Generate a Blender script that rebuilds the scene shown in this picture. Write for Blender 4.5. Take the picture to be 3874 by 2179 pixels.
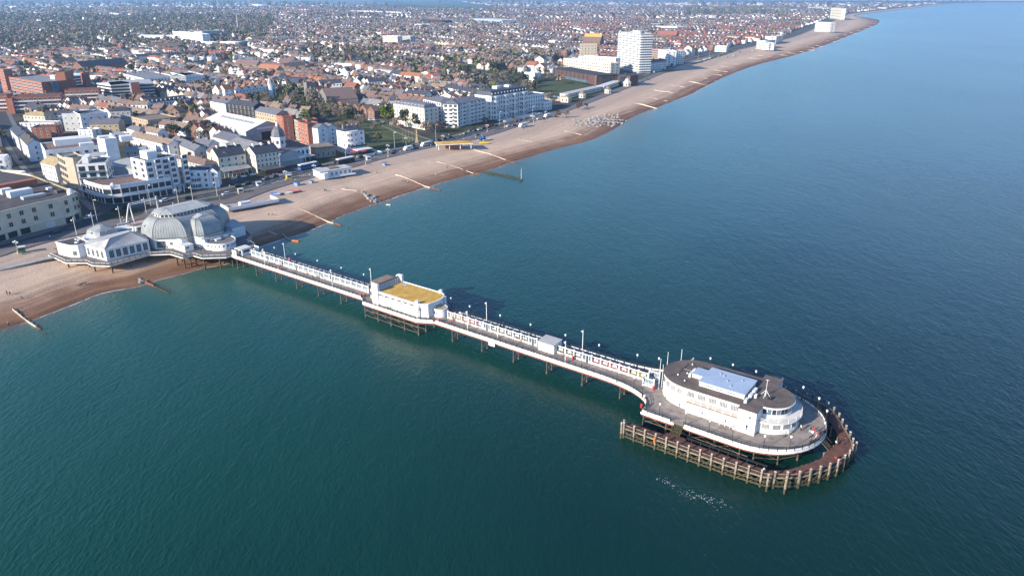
import bpy, math, random
import numpy as np
from mathutils import Vector, Matrix, Quaternion
R = math.radians
random.seed(7); RNG = np.random.default_rng(7)
SC = bpy.context.scene
COL = SC.collection
for o in list(bpy.data.objects): bpy.data.objects.remove(o)

# ------------------------------------------------------------------ camera, sky, sun, exposure
CH = 96.0                                   # flying height above the sea
HFOV = R(70.0); FPX = 1937.0 / math.tan(HFOV / 2)      # focal length in photo pixels (photo is 3874 wide)
PITCH = R(21.767)
cam = bpy.data.cameras.new('camera'); co = bpy.data.objects.new('camera', cam); COL.objects.link(co)
co.location = (0, 0, CH); co.rotation_euler = (R(90) - PITCH, 0, 0)
cam.sensor_width = 36; cam.lens = 18 / math.tan(HFOV / 2); cam.clip_start = 1; cam.clip_end = 90000
SC.camera = co
SUN_EL = R(22); SUN_AZ = R(219)             # azimuth of the sun, counted from +X
w = bpy.data.worlds.new('World'); SC.world = w; w.use_nodes = True
nt = w.node_tree; bg = nt.nodes['Background']; sky = nt.nodes.new('ShaderNodeTexSky')
sky.sky_type = 'NISHITA'; sky.sun_disc = False; sky.sun_elevation = SUN_EL
sky.sun_rotation = math.atan2(math.cos(SUN_AZ), math.sin(SUN_AZ))
sky.altitude = 50; sky.air_density = 1.0; sky.dust_density = 0.25; sky.ozone_density = 3.0
tint = nt.nodes.new('ShaderNodeMix'); tint.data_type = 'RGBA'; tint.blend_type = 'MULTIPLY'; tint.inputs[0].default_value = 1; tint.inputs[7].default_value = (.80, .96, 1.24, 1)
nt.links.new(sky.outputs[0], tint.inputs[6]); nt.links.new(tint.outputs[2], bg.inputs[0]); bg.inputs[1].default_value = 0.115
sl = bpy.data.lights.new('sun', 'SUN'); so = bpy.data.objects.new('sun', sl); COL.objects.link(so)
sl.energy = 4.8; sl.angle = R(0.55); sl.color = (1.0, 0.90, 0.76)
sd = Vector((math.cos(SUN_AZ) * math.cos(SUN_EL), math.sin(SUN_AZ) * math.cos(SUN_EL), math.sin(SUN_EL)))
so.rotation_euler = sd.to_track_quat('Z', 'Y').to_euler(); so.location = (-300, -300, 300)
SC.view_settings.view_transform = 'Standard'; SC.view_settings.look = 'None'
SC.view_settings.gamma = 1; SC.view_settings.use_curve_mapping = False
SC.view_settings.exposure = 0.85
SC.cycles.use_denoising = True
SC.cycles.max_bounces = 6; SC.cycles.diffuse_bounces = 2; SC.cycles.glossy_bounces = 2
SC.cycles.volume_bounces = 0; SC.cycles.transmission_bounces = 2

GZ = 5.0                                    # level of the town and the pier deck

# ------------------------------------------------------------------ surveying: photo pixel -> place on a level
def at(u, v, z=GZ):
    x = (u - 1937) / FPX; y = -(v - 1089.5) / FPX
    d = (x, math.cos(PITCH) + y * math.sin(PITCH), -math.sin(PITCH) + y * math.cos(PITCH))
    t = (z - CH) / d[2]
    return (d[0] * t, d[1] * t)
def proj(X, Y, Z):
    Z = Z - CH
    fw = Y * math.cos(PITCH) - Z * math.sin(PITCH); up = Y * math.sin(PITCH) + Z * math.cos(PITCH)
    return 1937 + FPX * X / fw, 1089.5 - FPX * up / fw
class Crop:
    def __init__(s, ox, oy, k): s.ox, s.oy, s.k = ox, oy, k
    def __call__(s, x, y, z=GZ): return at(s.ox + x / s.k, s.oy + y / s.k, z)
T1 = Crop(0, 0, 2.576); T2 = Crop(0, 220, 3.22); T3 = Crop(700, 180, 3.22); T4 = Crop(700, 400, 3.22)
T5 = Crop(1400, 240, 3.22); T6 = Crop(2000, 80, 3.22); T7 = Crop(900, 0, 2.576); T8 = Crop(2500, 0, 1.875)
P4 = Crop(0, 500, 2.576); LC = Crop(0, 640, 2.196); BE = Crop(1100, 480, 2.576); K3 = Crop(150, 700, 1.9815); K1 = Crop(2340, 1280, 2.3368)
DS = Crop(0, 0, 1 / 1.504)

# pier frame: s runs seaward along the pier, t across it (towards the far side)
P_O = (-98.2, 256.25); _a = math.atan2(171.3 - 256.25, 18.2 + 98.2); PD = (math.cos(_a), math.sin(_a)); PN = (-PD[1], PD[0])
PANG = _a
def W(s, t): return (P_O[0] + PD[0] * s + PN[0] * t, P_O[1] + PD[1] * s + PN[1] * t)
def ST(p): q = (p[0] - P_O[0], p[1] - P_O[1]); return (q[0] * PD[0] + q[1] * PD[1], q[0] * PN[0] + q[1] * PN[1])

# ------------------------------------------------------------------ materials
MATS = {}
def mat(name, c, rough=0.8, var=0.18, scale=0.6, c2=None, bump=0.0, bscale=4.0, metal=0.0, spec=0.3):
    m = bpy.data.materials.new(name); m.use_nodes = True; n = m.node_tree; b = n.nodes['Principled BSDF']
    b.inputs['Roughness'].default_value = rough; b.inputs['Metallic'].default_value = metal
    b.inputs['Specular IOR Level'].default_value = spec
    geo = n.nodes.new('ShaderNodeNewGeometry')
    tx = n.nodes.new('ShaderNodeTexNoise'); tx.inputs['Scale'].default_value = scale; tx.inputs['Detail'].default_value = 5; tx.inputs['Roughness'].default_value = 0.65
    n.links.new(geo.outputs['Position'], tx.inputs['Vector'])
    rp = n.nodes.new('ShaderNodeValToRGB'); rp.color_ramp.elements[0].position = 0.32; rp.color_ramp.elements[1].position = 0.68
    lo = [x * (1 - var) for x in c]; hi = list(c2) if c2 else [min(1, x * (1 + var)) for x in c]
    rp.color_ramp.elements[0].color = (*lo, 1); rp.color_ramp.elements[1].color = (*hi, 1)
    n.links.new(tx.outputs['Fac'], rp.inputs[0]); n.links.new(rp.outputs[0], b.inputs['Base Color'])
    if bump:
        t2 = n.nodes.new('ShaderNodeTexNoise'); t2.inputs['Scale'].default_value = bscale; t2.inputs['Detail'].default_value = 4
        n.links.new(geo.outputs['Position'], t2.inputs['Vector'])
        bp = n.nodes.new('ShaderNodeBump'); bp.inputs['Strength'].default_value = bump; bp.inputs['Distance'].default_value = 0.1
        n.links.new(t2.outputs['Fac'], bp.inputs['Height']); n.links.new(bp.outputs[0], b.inputs['Normal'])
    MATS[name] = m; return m
M = MATS
mat('white', (.74, .73, .70), .6, .10, .35); mat('white2', (.66, .66, .64), .7, .15, .25); mat('offwhite', (.60, .58, .53), .7, .15, .3)
mat('cream', (.58, .51, .38), .75, .12, .3); mat('pale_cream', (.66, .60, .48), .75, .12, .3); mat('tan', (.42, .35, .26), .75, .12, .3)
mat('brick', (.26, .095, .06), .85, .25, .5); mat('brick_orange', (.33, .125, .075), .85, .2, .5); mat('brick_brown', (.20, .11, .075), .85, .25, .5)
mat('brick_yellow', (.40, .30, .18), .85, .2, .5); mat('stone', (.34, .29, .22), .9, .25, .5); mat('flint', (.20, .18, .16), .9, .3, 1)
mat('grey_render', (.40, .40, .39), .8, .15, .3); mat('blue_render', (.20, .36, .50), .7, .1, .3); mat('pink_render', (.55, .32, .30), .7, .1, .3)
mat('slate', (.060, .064, .078), .55, .3, .8, bump=.3); mat('slate_light', (.15, .15, .165), .6, .25, .6, bump=.3); mat('roof_brown', (.175, .12, .10), .8, .3, .7, bump=.4)
mat('roof_red', (.28, .105, .075), .8, .25, .7, bump=.4); mat('roof_orange', (.33, .145, .075), .8, .25, .7, bump=.4); mat('roof_tan', (.23, .175, .13), .8, .3, .7, bump=.4)
mat('roof_felt', (.085, .075, .072), .9, .3, .35); mat('roof_pier', (.125, .10, .085), .9, .3, .35); mat('roof_grey', (.22, .22, .22), .85, .25, .3); mat('roof_pale', (.44, .43, .41), .7, .2, .2)
mat('roof_white', (.62, .62, .60), .6, .12, .15); mat('roof_blue', (.34, .42, .52), .5, .12, .25); mat('lichen', (.58, .30, .03), .85, .25, .5, c2=(.62, .41, .12))
mat('lichen_pale', (.35, .27, .15), .85, .25, .5)
mat('zinc', (.29, .31, .305), .5, .16, .35, c2=(.38, .39, .375), metal=.15, spec=.5); mat('zinc_dark', (.17, .19, .18), .5, .15, .5); mat('zinc_pale', (.42, .43, .41), .5, .15, .4)
mat('deck', (.25, .21, .18), .8, .25, .5, c2=(.36, .305, .26)); mat('deck_dark', (.05, .042, .038), .9, .2, 1)
mat('timber_red', (.125, .058, .042), .85, .3, .8); mat('timber_grey', (.20, .165, .125), .9, .4, 1.4, c2=(.34, .28, .21)); mat('timber_pale', (.55, .46, .37), .9, .3, .5)
mat('timber_wet', (.075, .058, .042), .7, .4, 1.5, c2=(.11, .10, .045)); mat('rust', (.20, .075, .045), .9, .4, 1); mat('iron', (.10, .085, .075), .8, .35, 1.2, c2=(.19, .14, .10))
mat('lamp_green', (.025, .035, .035), .45, .1, 2); mat('black', (.02, .02, .022), .5, .1, 2); mat('steel', (.45, .46, .47), .4, .1, 1, metal=.4)
mat('glass_dark', (.028, .036, .045), .12, .3, .4, spec=.6); mat('glass_blue', (.09, .14, .17), .12, .3, .4, spec=.6); mat('lamp_glass', (.70, .76, .74), .25, .05, 2)
mat('poster_green', (.045, .06, .035), .4, .2, 2); mat('poster_red', (.16, .028, .045), .4, .2, 2); mat('poster_navy', (.035, .045, .075), .4, .2, 2); mat('poster_olive', (.13, .11, .03), .4, .2, 2)
mat('picture', (.52, .55, .50), .4, .45, 2.2); mat('picture2', (.34, .30, .22), .4, .5, 2.5)
mat('red_paint', (.55, .03, .035), .45, .1, 1); mat('pink_paint', (.62, .12, .20), .5, .1, 1); mat('blue_paint', (.04, .13, .36), .45, .1, 1); mat('light_blue', (.22, .33, .42), .5, .1, 1)
mat('yellow_paint', (.62, .44, .03), .5, .1, 1); mat('green_paint', (.03, .20, .10), .6, .1, 1); mat('orange_paint', (.60, .17, .03), .6, .15, 1); mat('teal_paint', (.06, .36, .36), .6, .1, 1)
mat('asphalt', (.052, .053, .057), .9, .18, .25, bump=.2); mat('pavement', (.165, .155, .145), .9, .15, .3); mat('promenade', (.155, .135, .125), .9, .15, .25); mat('concrete', (.34, .32, .29), .9, .18, .3)
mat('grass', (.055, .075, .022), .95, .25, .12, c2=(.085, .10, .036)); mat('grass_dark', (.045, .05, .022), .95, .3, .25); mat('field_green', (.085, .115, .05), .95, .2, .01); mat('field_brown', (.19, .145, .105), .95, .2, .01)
mat('leaf_green', (.075, .10, .028), .9, .4, .8, c2=(.13, .155, .045)); mat('leaf_olive', (.13, .12, .062), .9, .4, .8, c2=(.19, .17, .09)); mat('leaf_dark', (.07, .08, .05), .9, .35, .8); mat('twig_brown', (.23, .185, .14), .95, .35, .8, c2=(.33, .27, .205))
mat('twig_red', (.13, .08, .068), .95, .35, .8); mat('leaf_bright', (.13, .16, .02), .9, .35, .8); mat('bark', (.085, .065, .05), .95, .3, 1.5)
mat('rock', (.30, .28, .26), .9, .25, .8, bump=.6, bscale=2); mat('foam', (.75, .78, .76), .8, .1, 2); mat('skin', (.48, .28, .20), .6, .05, 3); mat('hair', (.05, .035, .025), .6, .2, 3); mat('hair_grey', (.40, .38, .36), .6, .2, 3)
mat('dark_blue', (.025, .035, .075), .7, .1, 2); mat('charcoal', (.035, .035, .04), .8, .1, 2); mat('silver', (.42, .43, .45), .3, .05, 1, metal=.5); mat('brown_clad', (.105, .060, .052), .75, .2, .4); mat('brown_clad_dark', (.055, .042, .045), .7, .2, .4)
mat('car_white', (.70, .70, .69), .3, .04, 1, spec=.5); mat('car_black', (.02, .021, .024), .25, .1, 1, spec=.5); mat('car_red', (.36, .02, .02), .3, .05, 1, spec=.5); mat('car_grey', (.13, .135, .14), .3, .05, 1, spec=.5); mat('tyre', (.02, .02, .02), .9, .1, 2)
mat('hedge', (.035, .042, .016), .95, .4, 1.2)

# ------------------------------------------------------------------ mesh building
class MB:
    def __init__(s, off=(0, 0, 0)): s.v = []; s.f = []; s.m = []; s.o = off
    def add(s, vs, fs, m=0):
        b = len(s.v); ox, oy, oz = s.o
        s.v += [(x - ox, y - oy, z - oz) for x, y, z in vs]; s.f += [tuple(b + i for i in f) for f in fs]
        s.m += [m] * len(fs) if isinstance(m, int) else list(m)
        return s
    def box(s, x0, y0, z0, x1, y1, z1, m=0, top=None):
        vs = [(x0, y0, z0), (x1, y0, z0), (x1, y1, z0), (x0, y1, z0), (x0, y0, z1), (x1, y0, z1), (x1, y1, z1), (x0, y1, z1)]
        return s.add(vs, [(3, 2, 1, 0), (4, 5, 6, 7), (0, 1, 5, 4), (1, 2, 6, 5), (2, 3, 7, 6), (3, 0, 4, 7)], [m, m if top is None else top, m, m, m, m])
    def bx(s, c, sx, sy, z0, z1, a=0, m=0, top=None):          # rotated box about centre c
        ca, sa = math.cos(a), math.sin(a); q = []
        for z in (z0, z1):
            for px, py in ((-sx, -sy), (sx, -sy), (sx, sy), (-sx, sy)): q.append((c[0] + ca * px / 2 - sa * py / 2, c[1] + sa * px / 2 + ca * py / 2, z))
        return s.add(q, [(3, 2, 1, 0), (4, 5, 6, 7), (0, 1, 5, 4), (1, 2, 6, 5), (2, 3, 7, 6), (3, 0, 4, 7)], [m, m if top is None else top, m, m, m, m])
    def ext(s, poly, z0, z1, m=0, top=None, bottom=True):
        n = len(poly)
        if sum(poly[i][0] * poly[(i + 1) % n][1] - poly[(i + 1) % n][0] * poly[i][1] for i in range(n)) < 0: poly = poly[::-1]
        vs = [(x, y, z0) for x, y in poly] + [(x, y, z1) for x, y in poly]
        fs = [(i, (i + 1) % n, n + (i + 1) % n, n + i) for i in range(n)]; ms = [m] * n
        fs.append(tuple(range(n, 2 * n))); ms.append(m if top is None else top)
        if bottom: fs.append(tuple(range(n - 1, -1, -1))); ms.append(m)
        return s.add(vs, fs, ms)
    def wallrun(s, line, th, z0, z1, m=0, closed=False):        # thin wall following a polyline, butt-mitred
        n = len(line); L = []; Rr = []
        for i in range(n):
            a = line[i - 1] if (i or closed) else line[i]; b = line[(i + 1) % n] if (i < n - 1 or closed) else line[i]
            p = line[i]; d1 = norm2(p[0] - a[0], p[1] - a[1]); d2 = norm2(b[0] - p[0], b[1] - p[1])
            if d1 == (0, 0): d1 = d2
            if d2 == (0, 0): d2 = d1
            nx, ny = -(d1[1] + d2[1]), d1[0] + d2[0]; l = math.hypot(nx, ny) or 1; nx /= l; ny /= l
            k = max(.35, nx * -d1[1] + ny * d1[0]); h = th / 2 / k
            L.append((p[0] + nx * h, p[1] + ny * h)); Rr.append((p[0] - nx * h, p[1] - ny * h))
        vs = [];
        for i in range(n): vs += [(*Rr[i], z0), (*L[i], z0), (*L[i], z1), (*Rr[i], z1)]
        fs = []
        for i in range(n if closed else n - 1):
            a = 4 * i; b = 4 * ((i + 1) % n)
            fs += [(a, b, b + 3, a + 3), (a + 3, b + 3, b + 2, a + 2), (a + 2, b + 2, b + 1, a + 1), (a + 1, b + 1, b, a)]
        if not closed: fs += [(0, 3, 2, 1), (4 * n - 4, 4 * n - 3, 4 * n - 2, 4 * n - 1)]
        return s.add(vs, fs, m)
    def tube(s, p, q, r, n=6, m=0, r2=None, cap=True):
        p = Vector(p); q = Vector(q); d = q - p
        if d.length < 1e-6: return s
        u = d.orthogonal().normalized(); v = d.normalized().cross(u); r2 = r if r2 is None else r2; vs = []
        for c, rr in ((p, r), (q, r2)):
            for i in range(n):
                a = 2 * math.pi * i / n; x = c + (u * math.cos(a) + v * math.sin(a)) * rr; vs.append((x.x, x.y, x.z))
        fs = [(i, (i + 1) % n, n + (i + 1) % n, n + i) for i in range(n)]
        if cap: fs += [tuple(range(n - 1, -1, -1)), tuple(range(n, 2 * n))]
        return s.add(vs, fs, m)
    def bar(s, p, q, th, w=None, m=0):                          # square bar between two points
        p = Vector(p); q = Vector(q); d = (q - p)
        if d.length < 1e-6: return s
        dn = d.normalized(); up = Vector((0, 0, 1)) if abs(dn.z) < .99 else Vector((1, 0, 0)); u = dn.cross(up).normalized() * (w or th) / 2; v = u.cross(dn).normalized() * th / 2
        vs = [tuple(c + a * u + b * v) for c in (p, q) for a, b in ((-1, -1), (1, -1), (1, 1), (-1, 1))]
        return s.add(vs, [(3, 2, 1, 0), (4, 5, 6, 7), (0, 1, 5, 4), (1, 2, 6, 5), (2, 3, 7, 6), (3, 0, 4, 7)], m)
    def lathe(s, prof, c=(0, 0, 0), n=10, m=0):
        vs = []; k = len(prof)
        for r, z in prof:
            for i in range(n): a = 2 * math.pi * i / n; vs.append((c[0] + r * math.cos(a), c[1] + r * math.sin(a), c[2] + z))
        fs = [(j * n + i, j * n + (i + 1) % n, (j + 1) * n + (i + 1) % n, (j + 1) * n + i) for j in range(k - 1) for i in range(n)]
        fs += [tuple(range(n - 1, -1, -1)), tuple(range((k - 1) * n, k * n))]
        return s.add(vs, fs, m)
    def loft(s, rings, m=0, cap=True):
        n = len(rings[0]); vs = [p for r in rings for p in r]
        fs = [(j * n + i, j * n + (i + 1) % n, (j + 1) * n + (i + 1) % n, (j + 1) * n + i) for j in range(len(rings) - 1) for i in range(n)]
        if cap: fs += [tuple(range(n - 1, -1, -1)), tuple(range((len(rings) - 1) * n, len(rings) * n))]
        return s.add(vs, fs, m)
    def mesh(s, name, mats, smooth=False):
        me = bpy.data.meshes.new(name); me.from_pydata(s.v, [], s.f)
        for x in (mats if isinstance(mats, (list, tuple)) else [mats]): me.materials.append(M[x] if isinstance(x, str) else x)
        if len(me.materials) > 1: me.polygons.foreach_set('material_index', s.m)
        if smooth: me.polygons.foreach_set('use_smooth', [True] * len(me.polygons))
        me.update(); return me
    def build(s, name, mats, parent=None, loc=None, rot=0, smooth=False): return put(s.mesh(name, mats, smooth), name, parent, loc, rot)
def norm2(x, y):
    l = math.hypot(x, y); return (x / l, y / l) if l > 1e-9 else (0, 0)
def put(me, name, parent=None, loc=None, rot=0, scale=None):
    o = bpy.data.objects.new(name, me); COL.objects.link(o)
    if parent: o.parent = parent
    if loc: o.location = loc
    if rot: o.rotation_euler = (0, 0, rot)
    if scale: o.scale = scale
    return o
def empty(name, loc, rot=0): return put(None, name, None, loc, rot)
AUTO = []; LM = []; FOOT = []
def tag(o, label, cat, group=None):
    o['label'] = label; o['category'] = cat
    if group: o['group'] = group
    return o
def auto(o, phrase, cat, group, p):          # label finished at the end, when neighbours are known
    o['category'] = cat; o['group'] = group; AUTO.append((o, phrase, p)); return o
def kind(o, k, label=None):
    o['kind'] = k
    if label: o['label'] = label
    return o
def landmark(name, x, y, z=8): LM.append((name, proj(x, y, z)))
def copytree(o, parent=None):
    c = o.copy(); COL.objects.link(c)
    if parent: c.parent = parent
    for ch in o.children: copytree(ch, c)
    return c
def smooth_poly(pts, k=4):                   # Catmull-Rom through points
    out = []; n = len(pts)
    for i in range(n - 1):
        p0 = pts[max(0, i - 1)]; p1 = pts[i]; p2 = pts[i + 1]; p3 = pts[min(n - 1, i + 2)]
        for j in range(k):
            t = j / k; out.append(tuple(.5 * (2 * b + (c - a) * t + (2 * a - 5 * b + 4 * c - d) * t * t + (3 * b - a - 3 * c + d) * t ** 3) for a, b, c, d in zip(p0, p1, p2, p3)))
    out.append(tuple(pts[-1])); return out
def walk(line, step, start=0.0):             # points with headings every step along a polyline
    out = []; d = start; acc = 0
    for a, b in zip(line[:-1], line[1:]):
        l = math.hypot(b[0] - a[0], b[1] - a[1])
        while d <= acc + l + 1e-9:
            t = (d - acc) / l if l else 0; out.append((a[0] + (b[0] - a[0]) * t, a[1] + (b[1] - a[1]) * t, math.atan2(b[1] - a[1], b[0] - a[0]))); d += step
        acc += l
    return out
def resample(line, n):
    L = sum(math.hypot(b[0] - a[0], b[1] - a[1]) for a, b in zip(line[:-1], line[1:]))
    q = walk(line, L / (n - 1) * .999999)[:n]
    return [(x, y) for x, y, _ in q]
def offset(line, d):
    out = []
    for i, p in enumerate(line):
        a = line[max(0, i - 1)]; b = line[min(len(line) - 1, i + 1)]; n = norm2(b[0] - a[0], b[1] - a[1]); out.append((p[0] - n[1] * d, p[1] + n[0] * d))
    return out
def inside(p, poly):
    x, y = p; c = False; j = len(poly) - 1
    for i in range(len(poly)):
        if (poly[i][1] > y) != (poly[j][1] > y) and x < (poly[j][0] - poly[i][0]) * (y - poly[i][1]) / (poly[j][1] - poly[i][1]) + poly[i][0]: c = not c
        j = i
    return c
# ------------------------------------------------------------------ shore line (photo pixels at sea level) and the back of the beach
SHORE = [(-900, 1590), (-300, 1345), (0, 1250), (141, 1209), (273, 1154), (392, 1109), (520, 1082), (634, 1048), (771, 1013), (857, 996), (978, 937), (1139, 887), (1224, 853), (1294, 818), (1372, 787), (1442, 765), (1550, 728), (1682, 691), (1795, 660), (1876, 635), (1954, 608), (2100, 567), (2226, 534), (2324, 489), (2406, 436), (2497, 403), (2625, 353), (2707, 308), (2858, 248), (3008, 210), (3098, 180), (3234, 128), (3316, 93), (3322, 76), (3262, 66), (3240, 60), (3310, 50), (3460, 33), (3610, 18), (3874, 12), (4300, 9.5)]
BACK = [(-900, 1250), (-300, 1060), (0, 972), (60, 952), (190, 915), (300, 890), (420, 860), (560, 825), (700, 795), (790, 782), (905, 765), (960, 745), (1020, 722), (1090, 700), (1180, 675), (1260, 652), (1330, 636), (1430, 608), (1510, 588), (1600, 566), (1680, 551), (1780, 533), (1880, 506), (1960, 480), (2060, 447), (2160, 418), (2290, 368), (2400, 325), (2520, 275), (2600, 240), (2680, 218), (2840, 180), (3010, 140), (3110, 98), (3190, 66), (3218, 54), (3300, 44), (3450, 27), (3610, 14), (3874, 9.5), (4300, 7)]
sh = smooth_poly([at(u, v, 0) for u, v in SHORE], 5); bk = smooth_poly([at(u, v, 4.8) for u, v in BACK], 5)
def wob(x, y): return math.sin(x * .05 + y * .031) + .6 * math.sin(x * .13 - y * .09 + 1) + .4 * math.sin(x * .27 + y * .21)
sh = [(x + PD[0] * 0.7 * wob(x, y), y + PD[1] * .7 * wob(x, y)) for x, y in sh]

def sea_material():
    m = bpy.data.materials.new('sea_water'); m.use_nodes = True; n = m.node_tree; b = n.nodes['Principled BSDF']; L = n.links.new
    geo = n.nodes.new('ShaderNodeNewGeometry')
    at_ = n.nodes.new('ShaderNodeAttribute'); at_.attribute_name = 'offshore'
    no = n.nodes.new('ShaderNodeTexNoise'); no.inputs['Scale'].default_value = .012; no.inputs['Detail'].default_value = 4
    L(geo.outputs['Position'], no.inputs['Vector'])
    ad = n.nodes.new('ShaderNodeMath'); ad.operation = 'MULTIPLY_ADD'; ad.inputs[1].default_value = .22; ad.inputs[2].default_value = -.11
    L(no.outputs['Fac'], ad.inputs[0])
    a2 = n.nodes.new('ShaderNodeMath'); a2.operation = 'ADD'; L(at_.outputs['Fac'], a2.inputs[0]); L(ad.outputs[0], a2.inputs[1])
    rp = n.nodes.new('ShaderNodeValToRGB'); e = rp.color_ramp.elements
    e[0].position = 0; e[0].color = (.10, .105, .08, 1); e[1].position = 1; e[1].color = (.0005, .0082, .0070, 1)
    for p, c in ((.06, (.042, .108, .080, 1)), (.2, (.012, .080, .060, 1)), (.5, (.0038, .047, .034, 1)), (.8, (.0009, .0185, .0135, 1))):
        x = e.new(p); x.color = c
    L(a2.outputs[0], rp.inputs[0]); L(rp.outputs[0], b.inputs['Base Color'])
    b.inputs['Roughness'].default_value = .24; b.inputs['IOR'].default_value = 1.333
    mp = n.nodes.new('ShaderNodeMapping'); mp.inputs['Rotation'].default_value = (0, 0, R(28)); mp.inputs['Scale'].default_value = (1, .42, 1); L(geo.outputs['Position'], mp.inputs['Vector'])
    prev = None
    for sc, st, ds in ((.055, .18, 1.6), (.34, .6, .36), (1.3, 1.0, .30)):
        t = n.nodes.new('ShaderNodeTexNoise'); t.inputs['Scale'].default_value = sc; t.inputs['Detail'].default_value = 3; t.inputs['Distortion'].default_value = .6; L(mp.outputs[0], t.inputs['Vector'])
        bp = n.nodes.new('ShaderNodeBump'); bp.inputs['Strength'].default_value = st; bp.inputs['Distance'].default_value = ds; L(t.outputs['Fac'], bp.inputs['Height'])
        if prev: L(prev.outputs[0], bp.inputs['Normal'])
        prev = bp
    wn = n.nodes.new('ShaderNodeTexNoise'); wn.inputs['Scale'].default_value = .0065; wn.inputs['Detail'].default_value = 3; wm = n.nodes.new('ShaderNodeMapping'); wm.inputs['Rotation'].default_value = (0, 0, R(-20)); wm.inputs['Scale'].default_value = (1, .3, 1); L(geo.outputs['Position'], wm.inputs['Vector']); L(wm.outputs[0], wn.inputs['Vector'])
    wr_ = n.nodes.new('ShaderNodeMapRange'); wr_.inputs[1].default_value = .35; wr_.inputs[2].default_value = .65; wr_.inputs[3].default_value = .45; wr_.inputs[4].default_value = 1.0; L(wn.outputs['Fac'], wr_.inputs[0]); L(wr_.outputs[0], prev.inputs['Strength'])   # wind patches
    b.inputs['Specular IOR Level'].default_value = .42
    L(prev.outputs[0], b.inputs['Normal']); M['sea'] = m
def beach_material():
    m = bpy.data.materials.new('shingle'); m.use_nodes = True; n = m.node_tree; b = n.nodes['Principled BSDF']; L = n.links.new
    at_ = n.nodes.new('ShaderNodeAttribute'); at_.attribute_name = 'rise'
    uv = n.nodes.new('ShaderNodeAttribute'); uv.attribute_name = 'along'
    geo = n.nodes.new('ShaderNodeNewGeometry')
    n1 = n.nodes.new('ShaderNodeTexNoise'); n1.inputs['Scale'].default_value = 1; n1.inputs['Detail'].default_value = 5; n1.inputs['Roughness'].default_value = .6
    L(uv.outputs['Vector'], n1.inputs['Vector'])                 # streaks that run along the shore
    n2 = n.nodes.new('ShaderNodeTexNoise'); n2.inputs['Scale'].default_value = .11; n2.inputs['Detail'].default_value = 6; L(geo.outputs['Position'], n2.inputs['Vector'])
    n3 = n.nodes.new('ShaderNodeTexNoise'); n3.inputs['Scale'].default_value = 2.2; n3.inputs['Detail'].default_value = 3; L(geo.outputs['Position'], n3.inputs['Vector'])
    def ma(op, a, c, d=None):
        k = n.nodes.new('ShaderNodeMath'); k.operation = op
        for i, q in enumerate((a, c, d)):
            if q is None: continue
            if isinstance(q, (int, float)): k.inputs[i].default_value = q
            else: L(q, k.inputs[i])
        return k.outputs[0]
    x = ma('MULTIPLY_ADD', n1.outputs['Fac'], .52, at_.outputs['Fac']); x = ma('MULTIPLY_ADD', n2.outputs['Fac'], .22, x); x = ma('SUBTRACT', x, .30)
    rp = n.nodes.new('ShaderNodeValToRGB'); e = rp.color_ramp.elements
    e[0].position = 0; e[0].color = (.125, .068, .042, 1); e[1].position = 1; e[1].color = (.48, .365, .285, 1)
    for p, c in ((.10, (.21, .108, .058, 1)), (.22, (.29, .165, .10, 1)), (.36, (.48, .33, .22, 1)), (.6, (.62, .45, .32, 1)), (.8, (.47, .345, .25, 1))):
        q = e.new(p); q.color = c
    L(x, rp.inputs[0])
    mx = n.nodes.new('ShaderNodeMix'); mx.data_type = 'RGBA'; mx.blend_type = 'MULTIPLY'; mx.inputs[0].default_value = .55
    r3 = n.nodes.new('ShaderNodeValToRGB'); r3.color_ramp.elements[0].position = .3; r3.color_ramp.elements[0].color = (.55, .55, .55, 1); r3.color_ramp.elements[1].position = .7; r3.color_ramp.elements[1].color = (1.3, 1.28, 1.25, 1)
    L(n3.outputs['Fac'], r3.inputs[0]); L(rp.outputs[0], mx.inputs[6]); L(r3.outputs[0], mx.inputs[7]); L(mx.outputs[2], b.inputs['Base Color'])
    b.inputs['Roughness'].default_value = .9; b.inputs['Specular IOR Level'].default_value = .15
    bp = n.nodes.new('ShaderNodeBump'); bp.inputs['Strength'].default_value = .6; bp.inputs['Distance'].default_value = .25; L(n3.outputs['Fac'], bp.inputs['Height'])
    b2 = n.nodes.new('ShaderNodeBump'); b2.inputs['Strength'].default_value = .8; b2.inputs['Distance'].default_value = 1.1; L(n1.outputs['Fac'], b2.inputs['Height']); L(bp.outputs[0], b2.inputs['Normal']); L(b2.outputs[0], b.inputs['Normal'])
    M['shingle'] = m
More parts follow.
